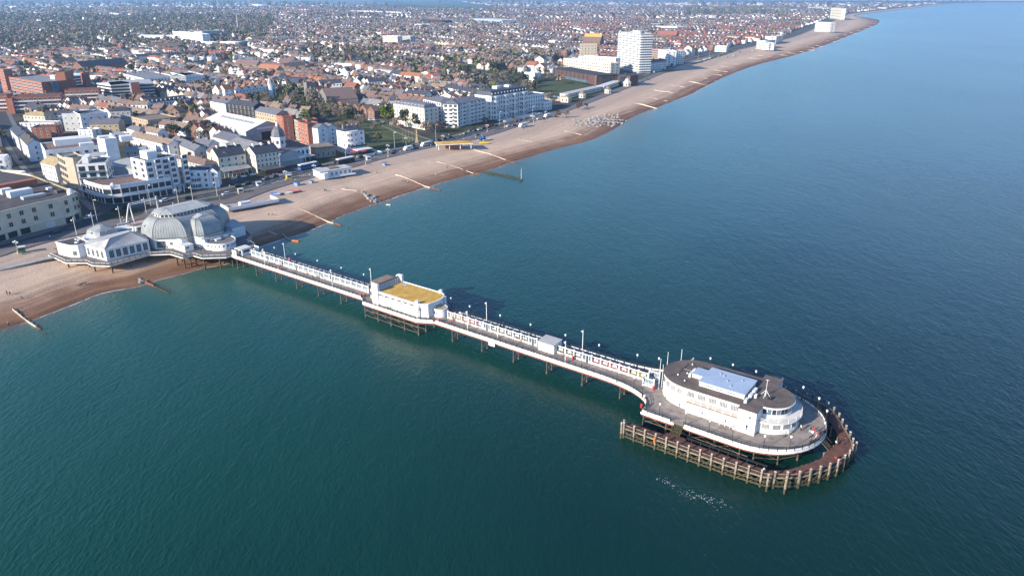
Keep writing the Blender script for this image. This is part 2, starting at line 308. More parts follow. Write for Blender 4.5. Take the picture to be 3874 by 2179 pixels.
def ground_material():
    m = bpy.data.materials.new('town_soil'); m.use_nodes = True; n = m.node_tree; b = n.nodes['Principled BSDF']; L = n.links.new
    geo = n.nodes.new('ShaderNodeNewGeometry')
    v = n.nodes.new('ShaderNodeTexVoronoi'); v.inputs['Scale'].default_value = .06; L(geo.outputs['Position'], v.inputs['Vector'])
    t = n.nodes.new('ShaderNodeTexNoise'); t.inputs['Scale'].default_value = .35; t.inputs['Detail'].default_value = 5; L(geo.outputs['Position'], t.inputs['Vector'])
    r1 = n.nodes.new('ShaderNodeValToRGB'); e = r1.color_ramp.elements; r1.color_ramp.interpolation = 'CONSTANT'
    e[0].position = 0; e[0].color = (.052, .055, .030, 1); e[1].position = .8; e[1].color = (.095, .09, .085, 1)
    for p, c in ((.25, (.075, .073, .068, 1)), (.45, (.062, .068, .034, 1)), (.62, (.115, .095, .075, 1))): q = e.new(p); q.color = c
    L(v.outputs['Color'], r1.inputs[0])
    r2 = n.nodes.new('ShaderNodeValToRGB'); r2.color_ramp.elements[0].position = .3; r2.color_ramp.elements[0].color = (.6, .6, .6, 1); r2.color_ramp.elements[1].position = .7; r2.color_ramp.elements[1].color = (1.25, 1.25, 1.25, 1); L(t.outputs['Fac'], r2.inputs[0])
    mx = n.nodes.new('ShaderNodeMix'); mx.data_type = 'RGBA'; mx.blend_type = 'MULTIPLY'; mx.inputs[0].default_value = 1; L(r1.outputs[0], mx.inputs[6]); L(r2.outputs[0], mx.inputs[7]); L(mx.outputs[2], b.inputs['Base Color'])
    b.inputs['Roughness'].default_value = .95; b.inputs['Specular IOR Level'].default_value = .1; M['soil'] = m
sea_material(); beach_material(); ground_material()

# sea: one sheet, finer near the shore so that its depth attribute can vary
N = len(sh); offs = [-30, -9, 0, 5, 12, 28, 60, 110, 190, 320, 700, 3000, 40000]
val = [0, 0, 0, .045, .10, .20, .34, .5, .68, .86, 1, 1, 1]
vs = []; at_v = []
near = sum(1 for x, y in sh if y < 2600)
for i, (x, y) in enumerate(sh):
    for d, q in zip(offs, val): vs.append((x + PD[0] * d, y + PD[1] * d, 0)); at_v.append(q)
K = len(offs); fs = [(i * K + j, i * K + j + 1, (i + 1) * K + j + 1, (i + 1) * K + j) for i in range(N - 1) for j in range(K - 1)]
me = bpy.data.meshes.new('sea'); me.from_pydata(vs, [], fs); me.materials.append(M['sea']); a = me.attributes.new('offshore', 'FLOAT', 'POINT'); a.data.foreach_set('value', at_v); me.update()
# the sheet is laid out from the last shore point; widen its near-left side so that it passes under the camera
sea = kind(put(me, 'sea'), 'structure', 'blue green sea rippled by a light wind')
x0, y0 = sh[0]; ext = MB(); q = 0
me2 = bpy.data.meshes.new('sea_near'); pv = []; pa = []
for k in range(2):
    for d, qv in zip(offs, val): pv.append((x0 + PD[0] * d - PN[0] * 6000 * (1 - k), y0 + PD[1] * d - PN[1] * 6000 * (1 - k), 0)); pa.append(qv)
me2.from_pydata(pv, [], [(j, j + 1, K + j + 1, K + j) for j in range(K - 1)]); me2.materials.append(M['sea']); a = me2.attributes.new('offshore', 'FLOAT', 'POINT'); a.data.foreach_set('value', pa)
o = put(me2, 'sea'); kind(o, 'structure', 'blue green sea rippled by a light wind')

# beach: lofted between shore and promenade, with shingle ridges
prof = [(-.30, -2.2), (-.12, -.9), (0, -.02), (.05, .45), (.12, 1.0), (.20, 1.7), (.28, 2.25), (.34, 2.75), (.39, 2.9), (.46, 2.95), (.53, 3.25), (.60, 3.75), (.66, 3.9), (.74, 3.95), (.82, 4.2), (.90, 4.5), (1.0, 4.72)]
def gp(i):
    return sh[i], bk[i]
vs = []; rise = []; along = []; acc = 0
for i in range(N):
    (ax, ay), (bx, by) = gp(i); wd = math.hypot(bx - ax, by - ay)
    if i: acc += math.hypot(ax - sh[i - 1][0], ay - sh[i - 1][1])
    for r, z in prof:
        k = r if r > 0 else r * 45 / max(wd, 1)
        x = ax + (bx - ax) * k; y = ay + (by - ay) * k
        if .06 < r < .9: z += .16 * wob(x * 1.3, y * 1.3) * min(1, 30 / max(1, wd) + .4)
        vs.append((x, y, z)); rise.append(max(0, r)); along.append((acc * .012, r * 14, 0))
K = len(prof); fs = [(i * K + j, (i + 1) * K + j, (i + 1) * K + j + 1, i * K + j + 1) for i in range(N - 1) for j in range(K - 1)]
me = bpy.data.meshes.new('beach'); me.from_pydata(vs, [], fs); me.materials.append(M['shingle'])
a = me.attributes.new('rise', 'FLOAT', 'POINT'); a.data.foreach_set('value', rise); a = me.attributes.new('along', 'FLOAT_VECTOR', 'POINT'); a.data.foreach_set('vector', [c for q in along for c in q])
me.polygons.foreach_set('use_smooth', [True] * len(me.polygons)); me.update()
kind(put(me, 'beach'), 'structure', 'shingle beach sloping from the promenade to the sea')
_SA = np.array(sh); _SB = np.array(bk) - _SA; _SL = (_SB ** 2).sum(1)
def beach_z(p):                                # height of the shingle at a place
    q = np.array(p, float) - _SA; r_ = np.clip((q * _SB).sum(1) / _SL, -.4, 1.4); best = int(np.argmin(((q - _SB * r_[:, None]) ** 2).sum(1)))
    (ax, ay), (bx, by) = gp(best); d = ((bx - ax) ** 2 + (by - ay) ** 2) or 1
    r = ((p[0] - ax) * (bx - ax) + (p[1] - ay) * (by - ay)) / d
    if r >= 1: return 4.9
    for (r0, z0), (r1, z1) in zip(prof[:-1], prof[1:]):
        if r0 <= r <= r1: return z0 + (z1 - z0) * (r - r0) / (r1 - r0)
    return -.9
# town ground, with a sea wall face down into the shingle
vs = []
for x, y in bk:
    vs += [(x, y, 2.5), (x, y, 4.9)] + [(x - PD[0] * d, y - PD[1] * d, 4.9) for d in (300, 2000, 45000)]
fs = [(i * 5 + j, (i + 1) * 5 + j, (i + 1) * 5 + j + 1, i * 5 + j + 1) for i in range(N - 1) for j in range(4)]
me = bpy.data.meshes.new('town_ground'); me.from_pydata(vs, [], fs); me.materials.append(M['soil']); me.update()
kind(put(me, 'town_ground'), 'structure', 'level ground of gardens and yards under the town')

# thin broken surf along the water's edge
mb = MB(); rr = random.Random(3)
pts = [p for p in walk([q for q in sh if q[1] < 2500], 2.0)]
for (x, y, h), (x2, y2, h2) in zip(pts[:-1], pts[1:]):
    k = .5 + .5 * wob(x * .22, y * .22)
    if k < .15: continue
    nx, ny = math.sin(h), -math.cos(h); a0 = .1 + .25 * rr.random(); a1 = a0 + (.35 + .8 * rr.random()) * min(1, k)
    if ST((x, y))[1] > 30: a1 *= .6
    mb.add([(x + nx * a0, y + ny * a0, .03), (x + nx * a1, y + ny * a1, .025), (x2 + nx * a1 * .9, y2 + ny * a1 * .9, .025), (x2 + nx * a0, y2 + ny * a0, .03)], [(0, 1, 2, 3)])
o = mb.build('surf_foam', 'foam'); kind(o, 'stuff', 'thin broken white surf along the edge of the shingle')

def ribbon(line, wd, z, name, m, label, thick=0):
    l, r = offset(line, wd / 2), offset(line, -wd / 2); n = len(line); mb = MB()
    if thick: mb.wallrun(line, wd, z - thick, z)
    else: mb.add([(*p, z) for p in l] + [(*p, z) for p in r], [(n + i, n + i + 1, i + 1, i) for i in range(n - 1)])
    return kind(mb.build(name, m), 'structure', label)
ROADS = []
def road(line, wd, label='asphalt road', pav=2.2, z=4.908):
    ROADS.append((line, wd / 2 + pav)); ribbon(line, wd, z, 'road', 'asphalt', label)
    for s in (1, -1):
        if pav: ribbon(offset(line, s * (wd / 2 + pav / 2)), pav, 5.02, 'pavement', 'pavement', 'kerbed pavement beside the road', .14)
def px(*p, z=GZ): return [at(u, v, z) for u, v in p]
SEAROAD = smooth_poly(px((-600, 1130), (-200, 1005), (0, 941), (196, 884), (337, 838), (470, 803), (600, 775), (714, 750), (854, 725), (982, 694), (1166, 645), (1310, 615), (1490, 576), (1614, 549), (1720, 524), (1813, 498), (1900, 474), (2005, 449), (2090, 424)), 6)
road(SEAROAD, 9.5, 'seafront road along the promenade', 3.0)
FARROAD = smooth_poly(px((2420, 285), (2500, 255), (2570, 230), (2650, 208), (2800, 175), (2920, 150), (3020, 122), (3110, 88), (3190, 60)), 5)
road(FARROAD, 9, 'seafront road along the far beach', 3)
road(smooth_poly(px((305, 800), (250, 745), (190, 690), (140, 640), (98, 595), (62, 545), (30, 490), (5, 430), (-20, 370)), 4), 7.5, 'shaded shopping street between the terraces', 3)
road(smooth_poly(px((1255, 372), (1330, 415), (1400, 447), (1480, 480), (1560, 515), (1640, 541)), 4), 6.5, 'road beside the seaside gardens', 1.8)
road(smooth_poly(px((620, 262), (820, 232), (1000, 214), (1200, 250), (1450, 290), (1700, 318), (1850, 325), (2050, 262), (2200, 205)), 4), 8, 'tree lined road through the town', 2)
for p in (((1150, 160), (1300, 205), (1420, 262)), ((1700, 230), (1850, 290), (1940, 340)), ((300, 130), (420, 175), (560, 240)), ((2100, 100), (2300, 150), (2440, 190)), ((820, 110), (900, 160), (960, 200))):
    road(smooth_poly(px(*p), 4), 7, 'residential street between the houses', 2)
# promenade strip on top of the beach
PROM = [p for p in bk if p[1] < 1000]
ribbon(offset(PROM, 4.6), 9, 5.0, 'promenade', 'promenade', 'broad promenade between road and beach', .2)
PROM2 = [p for p in bk if 1000 <= p[1] < 2600]
ribbon(offset(PROM2, 4), 8, 5.0, 'promenade', 'promenade', 'far promenade between road and beach', .2)
def patch(name, m, pts, label, z=4.93): o = MB().add([(*p, z) for p in pts], [tuple(range(len(pts)))]).build(name, m); return kind(o, 'structure', label)
patch('forecourt', 'asphalt', [P4(*q) for q in ((790, 850), (1000, 705), (1350, 640), (1750, 600), (1760, 660), (1480, 790), (1150, 870), (800, 970))], 'asphalt forecourt in front of the domed pavilion', 4.92)
patch('lawn', 'grass', px((1335, 468), (1440, 452), (1560, 503), (1640, 533), (1560, 550), (1480, 566), (1350, 592), (1330, 540)), 'lawn of the seaside gardens')
patch('lawn', 'grass', [T6(*q) for q in ((130, 775), (260, 725), (420, 690), (640, 760), (850, 835), (560, 885), (190, 890))], 'bowling lawn beside the brown leisure centre')
patch('lawn', 'grass_dark', [T6(*q) for q in ((-380, 560), (60, 690), (400, 690), (130, 775), (190, 890), (-60, 860), (-420, 760))], 'darker park grass beside the bowling lawn', 4.925)
patch('lawn', 'grass', [T6(*q) for q in ((1440, 660), (1640, 600), (1900, 590), (1560, 650))], 'narrow lawn beside the white tower block')
patch('lawn', 'grass', [T6(*q) for q in ((1900, 560), (2400, 380), (2576, 330), (2576, 350), (2430, 400))], 'verge grass along the far promenade', 4.925)
patch('field', 'field_green', px((1440, -1), (1490, 9), (1600, 25), (1840, 35), (1900, 30), (1760, 14), (1640, 2)), 'green field beyond the town')
patch('field', 'field_brown', px((1000, 1), (1400, 3), (1470, 14), (1530, 19), (1260, 17), (1060, 12)), 'bare brown field beyond the town')
patch('field', 'field_green', px((360, 57), (480, 57), (490, 66), (390, 66)), 'pale playing field among the trees')
patch('field', 'field_green', px((1180, 14), (1340, 21), (1660, 36), (1400, 30)), 'strip of green field beyond the town', 4.935)
patch('car_park', 'asphalt', [T3(*q) for q in ((0, 180), (300, 150), (600, 150), (640, 180), (100, 230))], 'open car park between the roofs', 4.935)

# far haze: one closed box of thin air round camera and scene
hz = bpy.data.materials.new('haze'); hz.use_nodes = True; n = hz.node_tree; n.nodes.clear(); out = n.nodes.new('ShaderNodeOutputMaterial'); pv = n.nodes.new('ShaderNodeVolumePrincipled')
pv.inputs['Color'].default_value = (.42, .70, 1.0, 1); pv.inputs['Density'].default_value = .00009; pv.inputs['Anisotropy'].default_value = .2
n.links.new(pv.outputs[0], out.inputs['Volume'])
o = MB().box(-70000, -45000, -4, 70000, 75000, 100).build('haze', hz); kind(o, 'stuff', 'thin blue haze in the air over sea and town'); o.display_type = 'WIRE'
# ---- people: one continuous skinned body each
def person_mesh(pose, top, legs, hair, skin='skin'):
    J = {'pelvis': (0, 0, .92, .125), 'chest': (0, .02, 1.28, .15), 'neck': (0, .02, 1.47, .055), 'head': (0, -.02, 1.60, .095), 'crown': (0, -.01, 1.70, .075), 'nose': (0, -.11, 1.59, .018)}
    st = .22 if pose == 'walk' else .02
    for s, n in ((-1, 'l'), (1, 'r')):
        f = st * s
        if pose == 'sit': J.update({n + 'hip': (s * .1, -.04, .5, .095), n + 'knee': (s * .12, -.44, .48, .065), n + 'ank': (s * .12, -.46, .09, .045), n + 'toe': (s * .13, -.62, .05, .04)})
        else: J.update({n + 'hip': (s * .09, 0, .86, .095), n + 'knee': (s * .10, -f * .6 - .03, .48, .065), n + 'ank': (s * .10, f * (-1 if False else -1), .09, .045), n + 'toe': (s * .11, -f - .16, .05, .04)})
        J.update({n + 'sh': (s * .19, .02, 1.40, .06), n + 'elb': (s * .25, .06 + f * .4, 1.12, .045), n + 'wr': (s * .25, -.06 + f * .8, .90, .033), n + 'palm': (s * .25, -.08 + f * .9, .82, .034)})
        for k in range(5): J[n + 'f%d' % k] = (s * (.25 + (.035 if k == 4 else 0)), -.12 + k * .022 + f * .9 - (.03 if k == 4 else 0), .745 + (.01, 0, .005, .02, .05)[k], .0095)
    if pose == 'sit':
        dz = .42
        for k in list(J):
            if k[1:] not in ('hip', 'knee', 'ank', 'toe'): x, y, z, q = J[k]; J[k] = (x, y + .02, z - dz, q)
    E_ = [('pelvis', 'chest'), ('chest', 'neck'), ('neck', 'head'), ('head', 'crown'), ('head', 'nose')]
    for n in 'lr': E_ += [('pelvis', n + 'hip'), (n + 'hip', n + 'knee'), (n + 'knee', n + 'ank'), (n + 'ank', n + 'toe'), ('chest', n + 'sh'), (n + 'sh', n + 'elb'), (n + 'elb', n + 'wr'), (n + 'wr', n + 'palm')] + [(n + 'palm', n + 'f%d' % k) for k in range(5)]
    names = list(J); me = bpy.data.meshes.new('p'); me.from_pydata([J[k][:3] for k in names], [(names.index(a), names.index(b)) for a, b in E_], []); o = bpy.data.objects.new('p', me); COL.objects.link(o); md = o.modifiers.new('s', 'SKIN'); md.use_smooth_shade = True
    for i, k in enumerate(names): v = me.skin_vertices[0].data[i]; v.radius = (J[k][3], J[k][3]); v.use_root = k == 'pelvis'
    s2 = o.modifiers.new('d', 'SUBSURF'); s2.levels = 1; dg = bpy.context.evaluated_depsgraph_get(); out = bpy.data.meshes.new_from_object(o.evaluated_get(dg)); bpy.data.objects.remove(o)
    out.name = 'person_body'; out.materials.clear(); off = .42 if pose == 'sit' else 0
    for m in (skin, top, legs, hair, 'black'): out.materials.append(M[m])
    for f in out.polygons:
        x, y, z = f.center; z += off if not (pose == 'sit' and (y < -.1 or z < .6) and z < .62) else 0; i = 0
        if z > 1.62 or (z > 1.52 and y > 0): i = 3
        elif z > 1.46: i = 0
        elif z < .09 and abs(x) < .22: i = 4
        elif z < .93 and abs(x) < .215: i = 2
        elif z > .90: i = 1
        f.material_index = i
    return out
PM = {}
PEOPLE = ((K1, 5.0, ((1609, 815, 'stand', 'offwhite', 'black'), (1495, 858, 'walk', 'white', 'offwhite'), (1692, 836, 'walk', 'black', 'white'), (1730, 838, 'walk', 'red_paint', 'pink_paint'), (1772, 848, 'stand', 'charcoal', 'charcoal'), (1785, 855, 'stand', 'dark_blue', 'charcoal'), (1745, 882, 'walk', 'pink_paint', 'white'), (1812, 850, 'stand', 'pink_paint', 'black'), (1800, 862, 'stand', 'charcoal', 'black'), (1690, 935, 'sit', 'black', 'charcoal'), (1715, 925, 'sit', 'charcoal', 'dark_blue'), (1740, 915, 'sit', 'black', 'black'))), (K1, 3.0, ((1922, 940, 'sit', 'white', 'black'), (1992, 935, 'stand', 'black', 'dark_blue'), (1917, 1080, 'sit', 'red_paint', 'dark_blue'), (1852, 610, 'stand', 'white', 'charcoal'), (1710, 548, 'stand', 'black', 'black'), (1805, 640, 'stand', 'charcoal', 'dark_blue'), (1282, 1182, 'sit', 'offwhite', 'black'), (1955, 1105, 'sit', 'pink_paint', 'charcoal'), (1880, 700, 'sit', 'charcoal', 'black'))),
    (Crop(1340, 1020, 5.152), 5.0, ((200, 540, 'walk', 'orange_paint', 'black'), (378, 645, 'stand', 'brown_clad', 'black'), (435, 665, 'walk', 'timber_pale', 'charcoal'), (225, 545, 'walk', 'charcoal', 'charcoal'))), (Crop(840, 900, 5.152), 5.0, ((1775, 806, 'walk', 'black', 'charcoal'), (1735, 710, 'sit', 'dark_blue', 'black'), (1765, 715, 'sit', 'charcoal', 'charcoal'), (1950, 790, 'sit', 'black', 'charcoal'), (1985, 800, 'sit', 'charcoal', 'black'), (1185, 550, 'stand', 'charcoal', 'black'), (925, 520, 'walk', 'offwhite', 'dark_blue'))), (Crop(1640, 1130, 5.152), 5.0, ((1418, 780, 'walk', 'white', 'silver'), (1575, 825, 'stand', 'timber_pale', 'offwhite'), (620, 480, 'sit', 'charcoal', 'black'), (640, 485, 'sit', 'white', 'charcoal'), (1360, 550, 'stand', 'black', 'charcoal'), (1245, 775, 'stand', 'offwhite', 'offwhite'))),
    (P4, 5.0, ((1607, 1142, 'stand', 'black', 'charcoal'), (1962, 1172, 'walk', 'black', 'charcoal'), (2000, 1168, 'walk', 'brown_clad', 'black'), (1188, 955, 'stand', 'charcoal', 'black'), (1270, 905, 'stand', 'dark_blue', 'charcoal'), (1690, 720, 'walk', 'white', 'charcoal'), (1505, 722, 'walk', 'offwhite', 'black'), (1580, 655, 'walk', 'black', 'black'), (560, 1170, 'walk', 'red_paint', 'charcoal'), (2240, 545, 'stand', 'white', 'charcoal'))), (T4, 5.0, ((2190, 720, 'walk', 'black', 'charcoal'), (2210, 722, 'walk', 'charcoal', 'black'), (1400, 885, 'stand', 'offwhite', 'charcoal'), (1470, 880, 'stand', 'pink_paint', 'black'), (1520, 870, 'stand', 'white', 'charcoal'))), (T5, 5.0, ((960, 890, 'walk', 'white', 'charcoal'), (1100, 890, 'walk', 'offwhite', 'black'), (1145, 885, 'walk', 'offwhite', 'charcoal'), (1870, 810, 'stand', 'red_paint', 'black'), (1225, 975, 'stand', 'black', 'charcoal'), (1525, 850, 'stand', 'charcoal', 'black'), (1285, 920, 'stand', 'white', 'black'))))
BEACHERS = ((LC, ((62, 1044, 'stand', 'charcoal', 'black'), (86, 1044, 'sit', 'charcoal', 'black'), (180, 1078, 'sit', 'black', 'charcoal'), (650, 975, 'sit', 'orange_paint', 'charcoal'), (668, 970, 'sit', 'black', 'black'), (684, 966, 'sit', 'charcoal', 'black'), (700, 960, 'sit', 'dark_blue', 'black'), (716, 956, 'sit', 'black', 'charcoal'), (72, 1300, 'stand', 'timber_pale', 'charcoal'))), (BE, ((1142, 550, 'walk', 'white', 'black'), (1092, 532, 'sit', 'black', 'charcoal'), (1102, 528, 'stand', 'pink_paint', 'black'), (1525, 412, 'stand', 'black', 'charcoal'), (1695, 465, 'walk', 'charcoal', 'black'), (1413, 480, 'walk', 'white', 'offwhite'), (330, 630, 'sit', 'black', 'black'), (345, 628, 'sit', 'charcoal', 'black'), (840, 455, 'sit', 'charcoal', 'black'), (1750, 156, 'stand', 'black', 'charcoal'), (1775, 150, 'stand', 'timber_pale', 'black'), (2272, 28, 'stand', 'black', 'charcoal'), (550, 605, 'sit', 'brown_clad', 'black'), (2270, 280, 'stand', 'charcoal', 'black'))), (K3, ((1720, 230, 'sit', 'black', 'black'), (1745, 228, 'sit', 'charcoal', 'black'), (2140, 45, 'sit', 'charcoal', 'black'))))
# strollers along the promenade
_r = random.Random(77); _tops = ['white', 'black', 'charcoal', 'dark_blue', 'offwhite', 'red_paint', 'timber_pale', 'charcoal']
STROLL = []
for _x, _y, _h in walk(offset(PROM, 4.5), 9.5):
    if 150 < _x * 0 + _y < 620 and _r.random() < .55:
        _n = 1 + (_r.random() < .4)
        for _k in range(_n): STROLL.append((_x + _r.uniform(-3, 3), _y + _r.uniform(-3, 3), 'walk' if _r.random() < .7 else 'stand', _r.choice(_tops), _r.choice(['black', 'charcoal', 'dark_blue'])))
for _l in [q[-1] for q in PEOPLE] + [q[-1] for q in BEACHERS] + [STROLL]:
    for _x, _y, _po, _tp, _lg in _l:
        if (_po, _tp, _lg, 'hair') not in PM: PM[(_po, _tp, _lg, 'hair')] = person_mesh(_po, _tp, _lg, 'hair')
# ================================================================== THE PIER (local frame: x = s seaward, y = t across)
def pier_root(name, s, t, z=0): p = W(s, t); return empty(name, (p[0], p[1], z), PANG)
def arc(cx, cy, rx, ry, a0, a1, n):
    return [(cx + rx * math.cos(R(a0 + (a1 - a0) * i / n)), cy + ry * math.sin(R(a0 + (a1 - a0) * i / n))) for i in range(n + 1)]
TN, TF, TC = -0.8, 8.5, 3.5                   # near edge, far edge, windbreak line
HC = (190.0, 4.2); HR = 14.7
def bez(p0, p1, p2, n): return [tuple((1 - t) ** 2 * a + 2 * t * (1 - t) * b + t * t * c for a, b, c in zip(p0, p1, p2)) for t in (i / n for i in range(n + 1))]
NEAR1 = [(-9, TN), (62, TN), (64.9, -3.4), (88.4, -3.4), (93.4, TN)]
NEAR2 = [(93.4, TN), (150, -1.1)] + bez((150, -1.1), (165.3, -1.3), (166.9, -8.2), 10)[1:]
NEAR3 = [(166.9, -8.2), (166.9, -10.5), (175.3, -10.5)]
NEAR4 = [(177.6, -10.5), (190, -10.5)] + arc(*HC, HR, HR, -90, 90, 26)[1:]
FAR4 = [(190, 18.9), (166.9, 18.9), (166.9, 15.5)] + bez((166.9, 15.5), (165.3, 9.3), (150, 8.9), 10)[1:] + [(93.4, TF)]
FAR1 = [(93.4, TF), (88.4, 11.4), (64.9, 11.4), (62, TF), (-9, TF)]
OUT = NEAR1 + NEAR2[1:] + NEAR3[1:] + NEAR4 + FAR4[1:] + FAR1[1:]
pier = tag(pier_root('pier', 0, 0), 'long pier on iron legs running from the shingle out into the sea', 'pier')
MB().ext(OUT, 4.55, 4.93, 0).build('deck_slab', 'deck_dark', pier)
def trange(poly, s):
    ts = []
    for (a, b), (c, d) in zip(poly, poly[1:] + poly[:1]):
        if (a <= s < c) or (c <= s < a): ts.append(b + (d - b) * (s - a) / (c - a))
    return (min(ts), max(ts)) if ts else None
mb = MB(); s = -8.9; rr = random.Random(5)
while s < 204.3:
    q = trange(OUT, s + .17)
    if q and q[1] - q[0] > .4:
        k = rr.random() * .02
        mb.box(s, q[0] + .06, 4.9, s + .31, q[1] - .06, 5.0 - k)
    s += .34
kind(mb.build('deck_board', 'deck', pier), 'stuff')
def fascia(line, nm='fascia'):
    mb = MB().wallrun(line, .14, 4.42, 4.98); return mb.build(nm, 'white', pier)
for ln in (NEAR1, NEAR2, NEAR3, NEAR4, FAR4, FAR1): fascia(ln)
for ln, d in ((NEAR1, .5), (NEAR2, .5), (NEAR3, .5), (NEAR4, .6)):
    MB().wallrun(offset(ln, d), .22, 3.72, 4.5).build('edge_girder', 'rust', pier)
for t in (2.0, 5.6): MB().box(-9, t, 3.75, 166, t + .22, 4.5).build('girder', 'rust', pier)
MB().box(114.3, -1.35, 3.5, 116.4, -.95, 4.6).build('drain_box', 'white', pier)
# legs
leg_me = MB().tube((0, 0, -3), (0, 0, 3.75), .15, 8).tube((0, 0, -3), (0, 0, .75), .24, 8).tube((0, 0, 3.3), (0, 0, 3.76), .17, 8, r2=.42).mesh('pier_leg', 'iron')
bent_me = MB().bar((0, TN + .6, 3.62), (0, TF - .6, 3.62), .22).bar((0, TN + .5, .9), (0, 2.6, 2.9), .1).bar((0, 2.6, .9), (0, 5.4, 2.9), .1).bar((0, 5.4, .9), (0, TF - .5, 2.9), .1).bar((0, TN + .6, .95), (0, 5, .95), .09).mesh('pier_brace', 'rust')
BENTS = [-6.6 + 11.5 * k for k in range(6)] + [99.8 + 11.25 * k for k in range(6)]
for s in BENTS:
    for t in (TN + .5, 2.2, 5.3, TF - .5): put(leg_me, 'leg', pier, (s, t, 0))
    put(bent_me, 'cross_brace', pier, (s, 0, 0))
for s in (65.5, 71.3, 77.1, 82.9, 88.7):
    for t in (-3.1, .2, 4, 7.8, 11.1): put(leg_me, 'leg', pier, (s, t, 0))
for t in (-3.1, .2, 4, 7.8, 11.1):
    MB().bar((65.5, t, .8), (88.7, t, .8), .16).bar((65.5, t, 2.6), (88.7, t, 2.6), .16).build('walkway_beam', 'iron', pier)
mb = MB()
for s0 in (65.5, 71.3, 77.1, 82.9):
    mb.bar((s0, -3.1, 3.4), (s0 + 5.8, -3.1, .9), .07).bar((s0, .2, .9), (s0 + 5.8, .2, 3.4), .07).bar((s0, -3.1, .8), (s0, 11.1, .8), .12).bar((s0, -3.1, 2.6), (s0, 4, .8), .08)
kind(mb.build('brace', 'iron', pier), 'stuff')
hl = [(166.5 + 5.9 * i, t) for i in range(5) for t in (-8, -2.5, 4.2, 10.9, 16.4)] + arc(*HC, 12, 12, -75, 75, 6) + arc(*HC, 6.5, 6.5, -60, 60, 3)
for s, t in hl: put(leg_me, 'leg', pier, (s, t, 0))
for t in (-8, -2.5, 4.2, 10.9, 16.4): MB().bar((166.5, t, 3.45), (192, t, 3.45), .24).bar((166.5, t, 1.3), (192, t, 1.3), .16).build('head_beam', 'iron', pier)
mb = MB()
for s0 in (166.5, 172.4, 178.3, 184.2):
    for t in (-8, -2.5, 4.2): mb.bar((s0, t, .9), (s0 + 5.9, t, 3.4), .07).bar((s0 + 5.9, t, .9), (s0, t, 3.4), .07)
    mb.bar((s0, -8, 1.2), (s0, 16, 1.2), .14).bar((s0, -8, 3.4), (s0, -2.5, 1.2), .08)
for a, b in zip(arc(*HC, 12, 12, -75, 75, 6)[:-1], arc(*HC, 12, 12, -75, 75, 6)[1:]): mb.bar((*a, 1.2), (*b, 1.2), .13).bar((*a, 3.5), (*b, 1.0), .07).bar((*a, 3.55), (*b, 3.55), .2)
kind(mb.build('brace', 'iron', pier), 'stuff')

# ---- railings: dark posts and rails over white kick boards
rpost = MB().box(-.07, -.07, 0, .07, .07, 1.14).mesh('rail_post', 'lamp_green')
def railing(line, label, gap=1.9, z=5.0, ins=.12, h=1.1, board=True, m='lamp_green', bm='white'):
    line = offset(line, ins); r = tag(empty('railing', (*W(*line[0]), z), PANG), label, 'railing'); o = line[0]; L = [(a - o[0], b - o[1]) for a, b in line]
    for zz in (h, h * .74): MB().wallrun(L, .08, zz - .08, zz).build('rail', m, r)
    pts = walk(L, gap)
    for x, y, a in pts: put(rpost, 'post', r, (x, y, 0), a, (1, 1, h / 1.1))
    if board:
        for (x, y, a), (x2, y2, _) in zip(pts[:-1], pts[1:]):
            l = math.hypot(x2 - x, y2 - y); key = round(l, 1)
            if key not in BOARD: BOARD[key] = MB().box(.06, -.03, .04, key - .06, .03, .44).mesh('kick_board', bm)
            put(BOARD[key], 'kick_board', r, (x, y, 0), math.atan2(y2 - y, x2 - x))
    return r
BOARD = {}
railing(NEAR1[0:2] + [(62, TN)], 'railing along the near side of the first stretch of pier'); railing(NEAR1[1:], 'railing round the near side of the yellow roofed hall')
railing(NEAR2, 'railing along the near side of the outer stretch of pier'); railing(NEAR3, 'short railing between the curve and the steps down'); railing(NEAR4, 'railing round the rounded seaward end of the pier')
railing(FAR4, 'railing along the far side of the outer stretch of pier'); railing(FAR1[:4], 'railing round the far side of the yellow roofed hall'); railing(FAR1[3:], 'railing along the far side of the first stretch of pier')

# ---- lamp posts with glass lanterns
def lamp_proto(name, h=3.5):
    r = empty(name, (0, 0, 0))
    MB().lathe([(.16, 0), (.16, .5), (.09, .6), (.06, 1.2), (.05, h - .5), (.1, h - .45), (.1, h - .38)], n=7).build('column', 'lamp_green', r)
    MB().lathe([(.08, h - .4), (.24, h - .1), (.26, h + .15), (.12, h + .38)], n=8).build('lantern', 'lamp_glass', r)
    MB().lathe([(.17, h + .37), (.06, h + .5), (.02, h + .66)], n=6).build('finial', 'lamp_green', r); return r
lp = lamp_proto('pier_lamp'); first = True
LAMPS = [(s, TN + .28) for s in (3.1, 15.5, 28.2, 40.9, 52.1, 99.9, 111.3, 122.4, 133.6, 144.6)] + [(155.5, -1.4), (160.8, -2.4), (164.1, -4.4)] + [(s, TF - .28) for s in (5.5, 17.7, 29.8, 42.3, 53.5, 99.7, 111.3, 122.2, 134, 144.7)] + [(155.8, 9), (161.2, 10.6)] + \
    [(73, -3.1), (80, -3.1), (87.6, -3.1), (70, 11.1), (78, 11.1), (87, 11.1), (91, 9.6)] + [(166.8, -8.9), (171.4, -10.2), (177.9, -10.2), (183.5, -10.2), (188.8, -10.2)] + arc(*HC, HR - .35, HR - .35, -68, 88, 7) + [(184, 18.5), (178, 18.5), (172, 18.5)]
for s, t in LAMPS:
    o = lp if first else copytree(lp); first = False; p = W(s, t); o.location = (p[0], p[1], 5); o.rotation_euler = (0, 0, PANG)
    auto(o, 'dark pier lamp post with glass lantern', 'lamp post', 'lantern posts along the pier', (p[0], p[1], 8))
